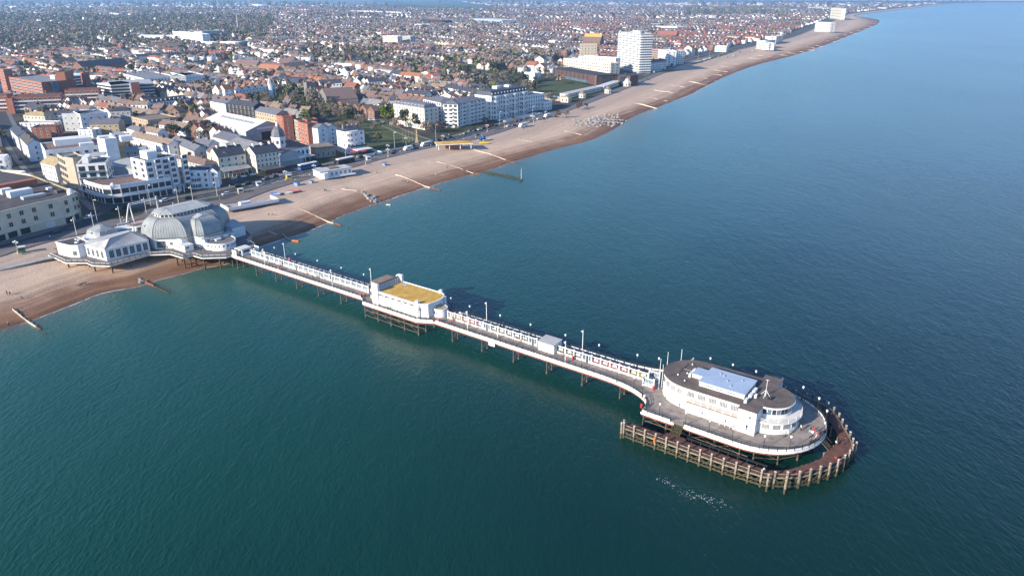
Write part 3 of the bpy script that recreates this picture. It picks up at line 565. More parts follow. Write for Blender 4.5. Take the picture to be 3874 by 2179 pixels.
# tall white masts with small lamp heads
def mast(h): r = empty('light_mast', (0, 0, 0)); MB().tube((0, 0, 0), (0, 0, h), .11, 8, r2=.08).build('column', 'white', r); MB().box(-.25, -.12, h - .75, .05, .12, h - .45).box(-.55, -.2, h - .5, -.2, .2, h - .38).build('lamp_head', 'white', r); return r
mp = mast(6.6); first = True
for s, t in ((10.9, TN + .4), (47.3, TN + .4), (105.8, TN + .4), (139.4, TN + .4), (11.4, TF - .35), (57, TF - .35), (106.2, TF - .35), (139.6, TF - .35)):
    o = mp if first else copytree(mp); first = False; p = W(s, t); o.location = (*p, 5); o.rotation_euler = (0, 0, PANG); auto(o, 'tall white light mast on the pier', 'light mast', 'white masts along the pier', (*p, 9))
fl = MB().tube((0, 0, 0), (0, 0, 9.2), .085, 8, r2=.05).lathe([(.1, 9.2), (.1, 9.3), (.02, 9.4)], n=6)
first = True
for s, t, h in ((165.6, 1.6, .9), (163.4, 11.0, .62), (165.6, 14.6, .62), (165.8, 2.9, .68)):
    p = W(s, t); o = fl.build('flagpole', 'white', None, (*p, 5)); o.scale = (1, 1, h); auto(o, 'bare white flagpole by the hall', 'flagpole', 'flagpoles by the rounded hall', (*p, 10))

# ---- windbreak screen along the middle of the deck
wp = MB().box(-.17, -.17, 0, .17, .17, 2.55).box(-.21, -.21, 2.5, .21, .21, 2.62).mesh('screen_post', 'white')
def bay_meshes(l, style):
    top = MB().box(.17, -.09, 2.12, l - .17, .09, 2.34).mesh('top_rail', 'white'); base = MB().box(.17, -.07, .06, l - .17, .07, .62).mesh('base_board', 'white')
    if style == 'glazed':
        g = MB().box(.17, -.02, .62, l - .17, .02, 2.12)
        f = MB()
        for k in range(1, 6): x = .17 + (l - .34) * k / 6; f.box(x - .035, -.045, .62, x + .035, .045, 2.12)
        f.box(.17, -.04, .9, l - .17, .04, .97); return top, base, g.mesh('pane', 'glass_blue'), f.mesh('glazing_bar', 'white'), []
    g = MB().box(.17, -.03, .72, l - .17, .03, 2.12).mesh('panel', style); f = MB().box(l / 2 - .03, -.05, .62, l / 2 + .03, .05, .75).mesh('foot', 'black')
    pic = [MB().box(l / 2 + x - .29, -.05, 1.05, l / 2 + x + .29, .05, 1.85).mesh('picture', 'picture') for x in (-.33, .33)] + [MB().box(l / 2 + x - .11, -.05, 1.1, l / 2 + x + .11, .05, 1.4).mesh('picture', 'picture2') for x in (-.88, .88)]
    return top, base, g, f, pic
BAY = {}
door_me = MB().box(.95, -.1, 0, 1.08, .1, 2.15).box(1.75, -.1, 0, 1.88, .1, 2.15).mesh('door_frame', 'white'); doorp = MB().box(1.08, -.03, .05, 1.75, .03, 2.12).mesh('door', 'charcoal')
def windbreak(s0, n, styles, doors, label, l=2.72):
    r = tag(pier_root('windbreak', s0, TC, 5), label, 'windbreak')
    for i in range(n + 1): put(wp, 'post', r, (i * l, 0, 0))
    for i in range(n):
        st = styles[i % len(styles)]
        if (l, st) not in BAY: BAY[(l, st)] = bay_meshes(l, st)
        top, base, g, f, pics = BAY[(l, st)]
        put(top, 'top_rail', r, (i * l, 0, 0))
        if i in doors:
            put(door_me, 'door_frame', r, (i * l, 0, 0)); put(doorp, 'door', r, (i * l, 0, 0))
            for a, b in ((.17, .95), (1.88, l - .17)):
                x = MB().box(a, -.07, .06, b, .07, .62).build('base_board', 'white', r, (i * l, 0, 0)); MB().box(a, -.02, .62, b, .02, 2.12).build('pane', 'glass_blue', r, (i * l, 0, 0))
            continue
        put(base, 'base_board', r, (i * l, 0, 0)); p = put(g, 'pane' if st == 'glazed' else 'panel', r, (i * l, 0, 0)); put(f, 'glazing_bar' if st == 'glazed' else 'foot', r, (i * l, 0, 0))
        for q in pics: put(q, 'picture', p)
    return r
windbreak(-2.1, 23, ['glazed'], (3, 9, 16), 'white glazed windbreak between the ticket kiosk and the yellow roofed hall')
windbreak(95.0, 12, ['poster_olive', 'poster_olive', 'poster_red', 'poster_red', 'poster_red', 'poster_green', 'poster_green', 'poster_green', 'poster_navy', 'poster_navy', 'poster_green'], (5, 11), 'white framed windbreak with picture panels between yellow roofed hall and white shed')
windbreak(134.2, 10, ['poster_green', 'poster_green', 'poster_navy', 'poster_navy', 'poster_red', 'poster_red', 'poster_red', 'poster_red', 'poster_olive', 'poster_olive'], (3,), 'white framed windbreak with picture panels between white shed and rounded hall', 2.76)
for t, s0, lb in ((1.2, 161.6, 'short white screen standing nearer the camera beside the rounded hall'), (5.4, 161.2, 'short white screen standing behind the windbreak end by the rounded hall')):
    r = tag(pier_root('screen', s0, t, 5), lb, 'screen')
    for i in (0, 2.8): put(wp, 'post', r, (i, 0, 0))
    top, base, g, f, pics = bay_meshes(2.8, 'glazed'); put(top, 'top_rail', r); put(base, 'base_board', r); put(g, 'pane', r); put(f, 'glazing_bar', r)

# ---- benches and bins
def bench():
    r = empty('bench', (0, 0, 0))
    for k in range(3): MB().box(-.9, -.2 + k * .15, .42, .9, -.08 + k * .15, .46).build('seat_slat', 'timber_pale', r)
    for k in range(2): MB().box(-.9, .26, .58 + k * .17, .9, .3, .7 + k * .17).build('back_slat', 'timber_pale', r)
    for x in (-.75, .75): MB().box(x - .04, -.2, 0, x + .04, -.14, .42).box(x - .04, .24, 0, x + .04, .3, .9).box(x - .04, -.14, .36, x + .04, .24, .42).build('leg', 'black', r)
    return r
b0 = bench(); first = True
for s, t in ((14.8, 2.6), (29.6, 2.6), (34.8, 2.6), (103, 2.6), (121.6, 2.6), (136, 2.6), (75, -2), (33, 4.4), (118, 4.4), (150, 4.4)):
    o = b0 if first else copytree(b0); first = False; p = W(s, t); o.location = (*p, 5); o.rotation_euler = (0, 0, PANG + (math.pi if t > 4 else 0)); auto(o, 'slatted timber bench on the pier deck', 'bench', 'benches on the pier', (*p, 5.5))
bn = empty('litter_bin', (0, 0, 0)); MB().lathe([(.24, 0), (.28, .9), (.3, .95)], n=8).build('bin_body', 'red_paint', bn); MB().lathe([(.3, .95), (.2, 1.08), (.05, 1.12)], n=8).build('lid', 'red_paint', bn); first = True
for s, t in ((97.6, 2.8), (139.9, 2.7), (164.7, .5), (166.2, -8.9)):
    o = bn if first else copytree(bn); first = False; p = W(s, t); o.location = (*p, 5); auto(o, 'small red litter bin on the pier', 'bin', 'red bins on the pier', (*p, 6))
lb = empty('lifebuoy_box', (0, 0, 0)); MB().box(-.4, -.15, .45, .4, .15, 1.25).build('box_body', 'pink_paint', lb); MB().box(-.06, -.06, 0, .06, .06, .45).build('post', 'white', lb); first = True
for s, t in ((18.8, TN + .35), (14, TF - .4), (61, TN + .35), (94.4, TN + .35), (94.2, TF - .4)):
    o = lb if first else copytree(lb); first = False; p = W(s, t); o.location = (*p, 5); o.rotation_euler = (0, 0, PANG); auto(o, 'pinkish red lifebuoy box at the pier rail', 'lifebuoy box', 'lifebuoy boxes at the rails', (*p, 6))

# ---- white shed with ridged roof
r = tag(pier_root('shed', 128.9, 2.2, 5), 'white shed with a ridged grey roof halfway along the outer pier', 'shed')
MB().add([(0, 0, 0), (5.2, 0, 0), (5.2, 3.9, 0), (0, 3.9, 0), (0, 0, 2.55), (5.2, 0, 2.55), (5.2, 3.9, 2.85), (0, 3.9, 2.85)], [(3, 2, 1, 0), (4, 5, 6, 7), (0, 1, 5, 4), (1, 2, 6, 5), (2, 3, 7, 6), (3, 0, 4, 7)]).build('wall', 'white', r)
MB().add([(-.2, -.25, 2.56), (5.4, -.25, 2.56), (5.4, 4.1, 2.9), (-.2, 4.1, 2.9), (-.2, -.25, 2.66), (5.4, -.25, 2.66), (5.4, 4.1, 3.0), (-.2, 4.1, 3.0)], [(3, 2, 1, 0), (4, 5, 6, 7), (0, 1, 5, 4), (1, 2, 6, 5), (2, 3, 7, 6), (3, 0, 4, 7)]).build('roof', 'roof_pale', r)
rb = MB().bar((0, -.25, 2.69), (0, 4.1, 3.03), .07, .09).mesh('roof_rib', 'roof_grey')
for k in range(8): put(rb, 'roof_rib', r, (k * .74, 0, 0))
MB().box(5.2, 1.2, .05, 5.24, 2.1, 2.0).build('door', 'offwhite', r)
landmark('white pier shed', *W(131, 3))
# ---- ticket kiosk and hoardings at the pier entrance
r = tag(pier_root('ticket_kiosk', -8, .8, 5), 'flat roofed white ticket kiosk where the pier leaves the domed pavilion', 'kiosk')
MB().box(.9, .5, 0, 3.0, 4.2, 2.5).build('wall', 'white', r); MB().box(-.6, -.3, 2.5, 3.3, 4.6, 2.72).build('roof', 'offwhite', r)
for x, y in ((-.4, -.1), (-.4, 4.3)): MB().box(x - .08, y - .08, 0, x + .08, y + .08, 2.5).build('post', 'white', r)
f = MB().box(3.0, 1.0, .95, 3.04, 3.8, 2.1).build('window', 'white', r)
for k in range(4): MB().box(3.04, 1.08 + k * .68, 1.05, 3.06, 1.66 + k * .68, 2.0).build('pane', 'glass_dark', f)
MB().box(1.3, .46, 1.0, 2.5, .5, 2.0).build('hatch', 'glass_dark', r)
landmark('ticket kiosk', *W(-6, 2))
for (a, b, lb) in (((-8.6, -.55), (-5.9, -.55), 'white hoarding panel left of the ticket kiosk'), ((-6.6, 7.9), (-4.0, 7.9), 'white hoarding panel behind the ticket kiosk')):
    r = tag(pier_root('hoarding', a[0], a[1], 5), lb, 'hoarding'); MB().box(0, -.05, .1, 2.7, .05, 2.3).build('panel', 'white', r)
    for x in (.1, 2.6): MB().box(x - .06, .05, 0, x + .06, .17, 2.3).build('post', 'offwhite', r)

# ================================================================== yellow roofed hall halfway along
r = tag(pier_root('amusement_hall', 63, 0, 5), 'white hall with lichen yellow flat roof and rounded seaward end halfway along the pier', 'hall'); landmark('yellow roofed hall', *W(78, 4))
body = [(6.6, -1.45), (24, -1.45)] + arc(24.0, 4.05, 3.6, 5.5, -90, 90, 12) + [(6.6, 9.55)]
MB().ext(body, 0, 4.35).build('wall', 'white', r)
ins_ = [(7.0, -1.1), (24, -1.1)] + arc(24.0, 4.05, 3.25, 5.15, -90, 90, 12) + [(7.0, 9.2)]
MB().ext(ins_, 4.36, 4.48).build('roof', 'lichen', r); MB().wallrun(body, .3, 4.36, 4.62, closed=True).build('parapet', 'white', r)
MB().add([(8.6, 8.9, 4.5), (10.6, 8.9, 4.5), (11.0, 6.9, 4.5), (8.8, 7.2, 4.5)], [(0, 1, 2, 3)]).build('roof_patch', 'roof_pale', r)
# landward cross wall with end fins
for t in (-1.9, 8.9):
    prof_ = [(0, 0)] + [(0, 5.6)] + [(1.0 + 1.0 * math.cos(R(180 - 18 * k)), 5.6 + 1.2 * math.sin(R(18 * k))) for k in range(1, 6)] + [(2.6, 6.8), (2.6, 0)]
    MB().loft([[(5.0 + x, t, z) for x, z in prof_], [(5.0 + x, t + .9, z) for x, z in prof_]]).build('end_fin', 'white', r)
MB().add([(6.0, -1, 4.2), (6.5, -1, 4.2), (6.5, 9, 4.2), (6.0, 9, 4.2), (6.0, -1, 6.1), (6.5, -1, 6.1), (6.5, 9, 6.1), (6.0, 9, 6.1)], [(3, 2, 1, 0), (4, 5, 6, 7), (0, 1, 5, 4), (1, 2, 6, 5), (2, 3, 7, 6), (3, 0, 4, 7)]).build('cross_wall', 'grey_render', r)
MB().box(6.0, -.6, 6.1, 6.45, 8.8, 6.42).build('coping', 'roof_brown', r)
for k in range(9): MB().box(6.5, -.3 + k * 1.05, 4.5, 6.6, -.12 + k * 1.05, 6.1).build('buttress', 'white2', r)
MB().ext([(2.2, .5), (6.0, .5), (6.0, 7.6), (2.2, 7.6)], 4.2, 6.0).build('lobby_wall', 'white', r); MB().ext([(2.0, .3), (5.98, .3), (5.98, 7.8), (2.0, 7.8)], 6.01, 6.2).build('lobby_roof', 'roof_tan', r)
pod = [(5.9, .6)] + [(5.9, 7.6)] + arc(2.3, 4.1, 2.6, 3.5, 90, 270, 10)
MB().ext(pod, 0, 3.1).build('porch_wall', 'white', r); MB().ext([(x * .97 + .1, y * .97 + .1) for x, y in pod], 3.11, 3.26).build('porch_roof', 'lichen', r)
w1 = MB().box(0, -.06, 0, 1.2, .0, 1.5).mesh('window', 'white2')
for x, y, a in ((1.2, .9, -.35), (3.4, .55, 0)): f = put(w1, 'window', r, (x, y, 1.1), a); MB().box(.1, -.08, .1, .55, -.06, 1.4).box(.65, -.08, .1, 1.1, -.06, 1.4).build('pane', 'glass_dark', f)
# clerestory slots along the near wall, six groups of four
sl_ = MB().box(0, -.05, 0, .46, 0, .42).mesh('clerestory_window', 'glass_dark')
for g in range(6):
    for k in range(4):
        put(sl_, 'clerestory_window', r, (7.6 + g * 2.62 + k * .53, -1.452, 3.35))
# seaward fins and pylons
for t in (-1.75, 9.05):
    MB().loft([[(23.4, t, 0), (24.6, t, 0), (24.6, t, 5.0)] + [(24.0 + .6 * math.cos(R(30 * k)), t, 5.0 + .6 * math.sin(R(30 * k))) for k in range(1, 6)] + [(23.4, t, 5.0)], [(23.4, t + .8, 0), (24.6, t + .8, 0), (24.6, t + .8, 5.0)] + [(24.0 + .6 * math.cos(R(30 * k)), t + .8, 5.0 + .6 * math.sin(R(30 * k))) for k in range(1, 6)] + [(23.4, t + .8, 5.0)]]).build('side_fin', 'white', r)
    MB().box(24.7, t + .2, 0, 25.0, t + .6, 4.4).build('pilaster', 'offwhite', r)
MB().box(25.7, -.4, 1.75, 26.5, -.3, 1.95).build('slot_window', 'glass_dark', r, (.1, -.62, 0), .28)
MB().box(27.2, 3.0, 2.9, 27.66, 5.5, 3.2).build('slot_window', 'glass_dark', r)
MB().box(26.6, -.2, 0, 27.3, .5, 4.5).build('pylon', 'white', r); MB().box(26.6, 7.6, 0, 27.3, 8.3, 4.5).build('pylon', 'white', r)
pod2 = [(27.2, 6.1), (27.2, 2.0), (28.6, 2.0)] + arc(28.6, 4.05, 2.1, 2.05, -90, 90, 10)
MB().ext(pod2, 0, 2.45).build('end_pod', 'white', r); MB().ext([(28 + (x - 28) * .93, 4.05 + (y - 4.05) * .93) for x, y in pod2], 2.46, 2.56).build('end_pod_roof', 'lichen_pale', r); MB().wallrun(pod2, .2, 2.46, 2.66, closed=True).build('end_pod_parapet', 'white', r)
MB().box(27.6, 1.96, .9, 28.1, 2.0, 1.9).build('window', 'glass_dark', r); MB().box(28.5, 1.95, .95, 28.8, 2.0, 1.5).build('window', 'glass_dark', r)

# ================================================================== rounded two storey hall on the pier head
r = tag(pier_root('pier_pavilion', 166, 0, 5), 'white streamlined hall with rounded ends and dark roof on the pier head', 'hall'); landmark('rounded pier hall', *W(182, 4)); S0 = 166
def loc(s, t): return (s - S0, t)
nose = [(a - S0, b) for a, b in arc(174.5, 4.2, 8.3, 7.4, 270, 90, 22)]
upper = nose + [loc(188.6, 11.6), loc(188.6, -3.2)]
MB().ext(upper, 0, 5.5).build('wall', 'white', r); MB().ext([((x - 11) * 1.012 + 11, (y - 4.2) * 1.02 + 4.2) for x, y in upper], 5.5, 5.72, 0).build('roof', 'roof_pier', r)
tw = [loc(187.8, -5.1), loc(191.9, -5.1), loc(191.9, 13.5), loc(187.8, 13.5)]
MB().ext(tw, 0, 5.75).build('stair_tower', 'white', r); MB().ext([(x + .12 * (1 if x > 24 else -1), y + .12 * (1 if y > 4 else -1)) for x, y in tw], 5.75, 5.95).build('tower_roof', 'roof_pier', r)
for z_, s_ in ((4.3, 190.6), (2.0, 190.1)): MB().tube((s_ - S0, -5.1, z_), (s_ - S0, -5.2, z_), .33, 12).build('porthole', 'steel', r); MB().tube((s_ - S0, -5.2, z_), (s_ - S0, -5.22, z_), .23, 12).build('pane', 'glass_dark', r.children[-1])
# lean-to with terrace along the near side
MB().box(175.3 - S0, -4.4, 0, 187.8 - S0, -3.15, 2.55).build('terrace_wall', 'white', r); MB().box(175.2 - S0, -4.5, 2.55, 187.8 - S0, -3.2, 2.68).build('terrace_floor', 'stone', r)
MB().box(175.6 - S0, -3.24, 2.7, 187.6 - S0, -3.2, 2.95).build('terrace_step', 'brick_orange', r)
for zz in (3.0, 3.25, 3.5): MB().box(175.25 - S0, -4.46, zz, 187.8 - S0, -4.41, zz + .07).build('terrace_rail', 'white', r)
for k in range(8): MB().box(175.25 + k * 1.79 - S0, -4.47, 2.68, 175.33 + k * 1.79 - S0, -4.4, 3.58).build('terrace_post', 'white', r)
for k in range(5): q = MB().box(176.2 + k * 2.35 - S0, -4.44, 1.95, 178.1 + k * 2.35 - S0, -4.4, 2.2).build('slot_window', 'white2', r); [MB().box(176.25 + k * 2.35 + j * .46 - S0, -4.46, 2.0, 176.6 + k * 2.35 + j * .46 - S0, -4.44, 2.15).build('pane', 'glass_dark', q) for j in range(4)]
MB().box(173.8 - S0, -3.35, 0, 175.2 - S0, -3.1, 2.1).build('door', 'offwhite', r)
for zz in (.5, .8, 1.1): MB().box(184 - S0, -5.3, zz, 187.7 - S0, -5.22, zz + .08).build('fence_rail', 'offwhite', r)
for k in range(4): MB().box(184 + k * 1.2 - S0, -5.3, 0, 184.1 + k * 1.2 - S0, -5.2, 1.2).build('fence_post', 'offwhite', r)
# many paned windows: frame with panes as sub-parts
wf = MB()
def grid_window(parent, pts, z0, z1, nx, nz, fm='white2', gm='glass_dark', name='window', out=.05):
    # pts: two wall points (a->b) with outward normal to the right of a->b
    (ax, ay), (bx, by) = pts; l = math.hypot(bx - ax, by - ay); an = math.atan2(by - ay, bx - ax)
    f = MB().box(0, -out, z0, l, 0, z1).build(name, fm, parent, (ax, ay, 0), an); pw = (l - .08) / nx; ph = (z1 - z0 - .08) / nz
    pane = MB().box(.05, -out - .02, .05, pw - .02, -out, ph - .02).mesh('pane', gm)
    for i in range(nx):
        for j in range(nz): put(pane, 'pane', f, (.04 + i * pw, 0, z0 + .04 + j * ph))
    return f
nl = [(x, y) for x, y in nose]
def on_nose(a): return (174.5 - S0 + 8.34 * math.cos(R(a)), 4.2 + 7.44 * math.sin(R(a)))
for a0, a1 in ((205, 217), (219, 231), (233, 244)): pass
for a0, a1 in ((208, 222), (225, 237), (240, 251), (254, 264)): grid_window(r, (on_nose(a0), on_nose(a1)), 3.55, 4.95, 6, 5)
for k in range(5): s_ = 174.9 + k * 2.62; grid_window(r, (loc(s_, -3.205), loc(s_ + 1.9, -3.205)), 3.55, 4.95, 5, 5)
for k in range(5): s_ = 186.0 - k * 2.5; grid_window(r, (loc(s_ + 1.9, 11.605), loc(s_, 11.605)), 3.4, 4.95, 5, 4)
# raised pale roof with plant
MB().box(176.6 - S0, -.6, 5.72, 187.4 - S0, 7.4, 6.85).build('raised_wall', 'white', r); MB().box(176.4 - S0, -.8, 6.85, 187.6 - S0, 7.6, 7.0).build('raised_roof', 'roof_blue', r)
MB().box(173.6 - S0, 2.3, 5.72, 176.6 - S0, 5.9, 6.65).build('raised_wall', 'white', r); MB().box(173.5 - S0, 2.2, 6.65, 176.4 - S0, 6.0, 6.78).build('raised_roof', 'roof_blue', r)
for k in range(3): q = MB().box(178.2 + k * 2.6 - S0, -.64, 6.1, 180.1 + k * 2.6 - S0, -.6, 6.5).build('slot_window', 'white2', r); [MB().box(178.25 + k * 2.6 + j * .46 - S0, -.66, 6.15, 178.6 + k * 2.6 + j * .46 - S0, -.64, 6.45).build('pane', 'glass_dark', q) for j in range(4)]
for s_, t_, a, b in ((188.4, 1.0, .7, 1.8), (188.4, 3.6, .7, 1.9), (189.4, 1.4, .5, .9), (188.3, -1.8, .6, 1.5), (173.2, 2.5, .5, 1.6), (173.2, 4.6, .5, 1.2)): MB().box(s_ - S0 - a / 2, t_ - b / 2, 5.74 if s_ < 187 else 5.96, s_ - S0 + a / 2, t_ + b / 2, 6.75).build('air_unit', 'white2', r)
for s_, t_ in ((180.5, 4.9), (183.5, 1.2), (179.4, 5.5), (184.8, 5.2), (182, 3.0)): MB().lathe([(.2, 0), (.2, .25), (.1, .32)], (s_ - S0, t_, 7.0), 8).build('roof_vent', 'steel', r)
for s_, t_ in ((170.5, 1.2), (172, 3.2), (171.2, 8.2), (173, -.6)): MB().lathe([(.18, 0), (.18, .3), (.08, .4)], (s_ - S0, t_, 5.72), 8).build('roof_vent', 'offwhite', r)
MB().box(170.2 - S0, 5.0, 5.73, 173.4 - S0, 5.12, 5.8).build('roof_pipe', 'concrete', r); MB().box(170.2 - S0, 2.2, 5.73, 170.32 - S0, 8.0, 5.8).build('roof_pipe', 'black', r)
q = MB().tube((191.0 - S0, 3.2, 5.9), (191.0 - S0, 3.2, 10.2), .06, 6).bar((190.6 - S0, 3.2, 10.15), (191.4 - S0, 3.2, 10.15), .06)
for a in (0, 90, 180, 270): q.bar((191.0 - S0, 3.2, 7.6), (191.0 - S0 + 1.2 * math.cos(R(a)), 3.2 + 1.2 * math.sin(R(a)), 5.95), .07)
q.build('antenna_mast', 'white', r)
# seaward drum, two tiers
DC = loc(191.6, 4.2)
low = [(DC[0], DC[1] - 7.1)] + [(DC[0] + 7.1 * math.cos(R(a)), DC[1] + 7.1 * math.sin(R(a))) for a in range(-84, 85, 6)] + [(DC[0], DC[1] + 7.1)]
MB().ext(low, 0, 2.75).build('drum_wall', 'white', r); MB().ext([(DC[0] + (x - DC[0]) * 1.07, DC[1] + (y - DC[1]) * 1.07) for x, y in low], 2.75, 3.0).build('drum_terrace', 'offwhite', r)
for zz in (3.3, 3.6, 3.9): MB().wallrun([(DC[0] + (x - DC[0]) * 1.05, DC[1] + (y - DC[1]) * 1.05) for x, y in low], .05, zz, zz + .06).build('terrace_rail', 'white', r)
for x, y in low[::3]: MB().box(DC[0] + (x - DC[0]) * 1.05 - .04, DC[1] + (y - DC[1]) * 1.05 - .04, 3.0, DC[0] + (x - DC[0]) * 1.05 + .04, DC[1] + (y - DC[1]) * 1.05 + .04, 3.96).build('terrace_post', 'white', r)
dr = lambda R_, a: (DC[0] + R_ * math.cos(R(a)), DC[1] + R_ * math.sin(R(a)))
for a0 in (-82, -63, -44, -25, -6, 13): grid_window(r, (dr(7.13, a0), dr(7.13, a0 + 14)), 1.25, 2.45, 6, 4)
for k in range(8): MB().box(0, -.05, .25, 1.7, 0, 1.0).build('dado_panel', 'white2', r, (*dr(7.13, -82 + k * 16), 0), R(-82 + k * 16 + 98 - 0))
up = [(DC[0], DC[1] - 5.3)] + [dr(5.3, a) for a in range(-84, 85, 6)] + [(DC[0], DC[1] + 5.3)]
MB().ext(up, 3.0, 5.5).build('upper_drum', 'white', r); MB().ext([(DC[0] + (x - DC[0]) * 1.09, DC[1] + (y - DC[1]) * 1.09) for x, y in up], 5.5, 5.85).build('upper_drum_fascia', 'white', r)
MB().ext([(DC[0] + (x - DC[0]) * 1.06, DC[1] + (y - DC[1]) * 1.06) for x, y in up], 5.86, 5.97).build('drum_roof', 'roof_pier', r)
for k in range(16): a0 = -86 + k * 10.8; MB().box(.08, -.06, 3.95, .88, 0, 5.4).build('tall_window', 'glass_blue' if k % 5 in (1, 3) else 'glass_dark', r, (*dr(5.33, a0), 0), R(a0 + 95.2))
del wf
r2 = tag(empty('roof_spotlight', (*W(192.3, 2.4), 10.97), PANG), 'black spotlight lying on the dark drum roof', 'spotlight'); MB().box(-.5, -.25, 0, .5, .25, .25).build('base_plate', 'black', r2); MB().tube((-.3, 0, .45), (.35, 0, .55), .2, 8, r2=.28).build('lamp_head', 'black', r2)

# ================================================================== timber landing stage below the pier head
ls = tag(pier_root('landing_stage', 0, 0, 0), 'dark timber landing stage on weathered posts curving round the pier head', 'landing stage'); landmark('landing stage', *W(180, -15), 3)
OUTER = [(165.4, -15.6), (190, -15.6), (197.9, -14.9)] + smooth_poly([(197.9, -14.9), (203.0, -11.5), (206.2, -7.2), (208.7, -2.6), (209.9, 1.2), (210.2, 6.4), (208.9, 10.1), (206.9, 13.3), (204.2, 18.0), (201.0, 21.2), (196, 22.6)], 3)[1:] + [(166, 22.6)]
INNER = [(165.4, -13.5), (174.0, -13.3), (174.6, -12.0), (179, -12.0), (179.6, -12.9), (190, -12.9), (197.6, -12.9)] + smooth_poly([(197.6, -12.9), (200.9, -10.6), (203.8, -5.8), (205.8, -1.7), (205.9, 1.4), (206.8, 4.9), (207.0, 8.6), (205.4, 11.6), (203.0, 15.6), (200.2, 18.8), (195.5, 20.2)], 3)[1:] + [(166, 20.2)]
n_ = 150; oi, ii = resample(OUTER, n_), resample(INNER, n_)
MB().add([(*p, 2.72) for p in oi] + [(*p, 2.72) for p in ii] + [(*p, 2.9) for p in oi] + [(*p, 2.9) for p in ii], [(k, k + 1, n_ + k + 1, n_ + k) for k in range(n_ - 1)] + [(3 * n_ + k, 3 * n_ + k + 1, 2 * n_ + k + 1, 2 * n_ + k) for k in range(n_ - 1)]).build('stage_floor', 'deck_dark', ls)
mb = MB()
for k in range(n_ - 1):
    a, b, c, d = oi[k], oi[k + 1], ii[k + 1], ii[k]; f = .93
    for j in range(2):
        u0, u1 = j / 2 + .03, j / 2 + .47
        q = [tuple(p + (p2 - p) * u for p, p2 in zip(x, y)) for x, y, u in ((a, b, u0), (a, b, u1), (d, c, u1), (d, c, u0))]
        mb.ext(q, 2.92, 3.0 - rr.random() * .025)
kind(mb.build('stage_board', 'timber_red', ls), 'stuff')
post_me = MB().bx((0, 0), .36, .36, -3, 4.15).mesh('fender_post', 'timber_grey'); cap_me = MB().bx((0, 0), .4, .4, 4.15, 4.25).mesh('post_cap', 'timber_pale'); wet_me = MB().bx((0, 0), .38, .38, -3, 1.3).mesh('wet_foot', 'timber_wet')
def fpost(x, y, a, lean=0):
    p = put(post_me, 'fender_post', ls, (x, y, 0), a); put(cap_me, 'post_cap', p); put(wet_me, 'wet_foot', p); p.rotation_euler = (rr.uniform(-.012, .012), rr.uniform(-.012, .012), a); return p
fp = walk(offset(OUTER, -.28), 2.66)
for x, y, a in fp: fpost(x, y, a)
for s_, t_ in ((165.0, -16.3), (164.9, -15.0), (198.9, -15.9), (202.2, -14.6), (210.9, 7.4), (165.3, 24.2), (165.4, 23)): fpost(s_, t_, 0)
ip = walk(offset(INNER, .2), 4.2)
for x, y, a in ip: q = put(post_me, 'inner_post', ls, (x, y, 0), a, (.8, .8, .67))
for d_, z_, nm in ((-.02, 2.62, 'waling'), (-.02, 1.5, 'waling'), (-.05, .55, 'waling')): MB().wallrun(offset(OUTER, d_), .3, z_ - .28, z_).build(nm, 'timber_grey' if z_ > 2 else 'timber_wet', ls)
MB().wallrun(offset(OUTER, .12), .12, 3.25, 3.4).build('kerb_rail', 'timber_grey', ls); MB().wallrun(offset(INNER, -.1), .1, 1.4, 1.6).build('waling', 'timber_wet', ls)
mb = MB()
for (x, y, a), (x2, y2, a2) in zip(fp[:-1], fp[1:]):
    mb.bar((x, y, .3), (x2, y2, 2.5), .12).bar((x, y, 2.5), (x2, y2, .3), .12)
for i, (x, y, a) in enumerate(fp):
    ix, iy = -math.sin(a), math.cos(a); mb.bar((x, y, 1.4), (x + ix * 3, y + iy * 3, 1.4), .2).bar((x, y, .5), (x + ix * 3, y + iy * 3, 2.4), .14)
kind(mb.build('stage_brace', 'timber_wet', ls), 'stuff')
railing(INNER[4:7][::-1], 'dark three rail fence on the inner edge of the landing stage', 2.1, 3.0, .1, 1.1, False)
r = tag(pier_root('stair', 175.3, -10.4, 0), 'dark timber steps from the pier deck down to the landing stage', 'stair')
for k in range(9): MB().box(.1, -.2 - k * .22, 4.75 - k * .21, 2.2, .02 - k * .22, 4.81 - k * .21).build('step', 'timber_wet', r)
for x in (0, 2.25): MB().bar((x, .1, 4.85), (x, -2.1, 2.95), .22, .08).bar((x, .1, 5.8), (x, -2.1, 3.95), .07).build('stringer', 'timber_wet', r)
r = tag(pier_root('stair', 203.9, 3.2, 0), 'railed steps at the seaward tip down to the landing stage', 'stair')
for k in range(9): MB().box(.3 + k * .24, -.9, 4.75 - k * .21, .52 + k * .24, .9, 4.81 - k * .21).build('step', 'timber_wet', r)
for y in (-1, 1): MB().bar((.2, y, 4.85), (2.5, y, 2.95), .22, .08).bar((.2, y, 5.8), (2.5, y, 3.95), .07).build('stringer', 'timber_wet', r)
o = MB().lathe([(.16, 0), (.2, .2), (.2, 1.3), (.16, 1.5)], n=8).build('life_ring_case', 'orange_paint', None, (*W(173.3, -16.15), 1.9)); tag(o, 'orange case strapped to a post of the landing stage', 'buoyancy case')
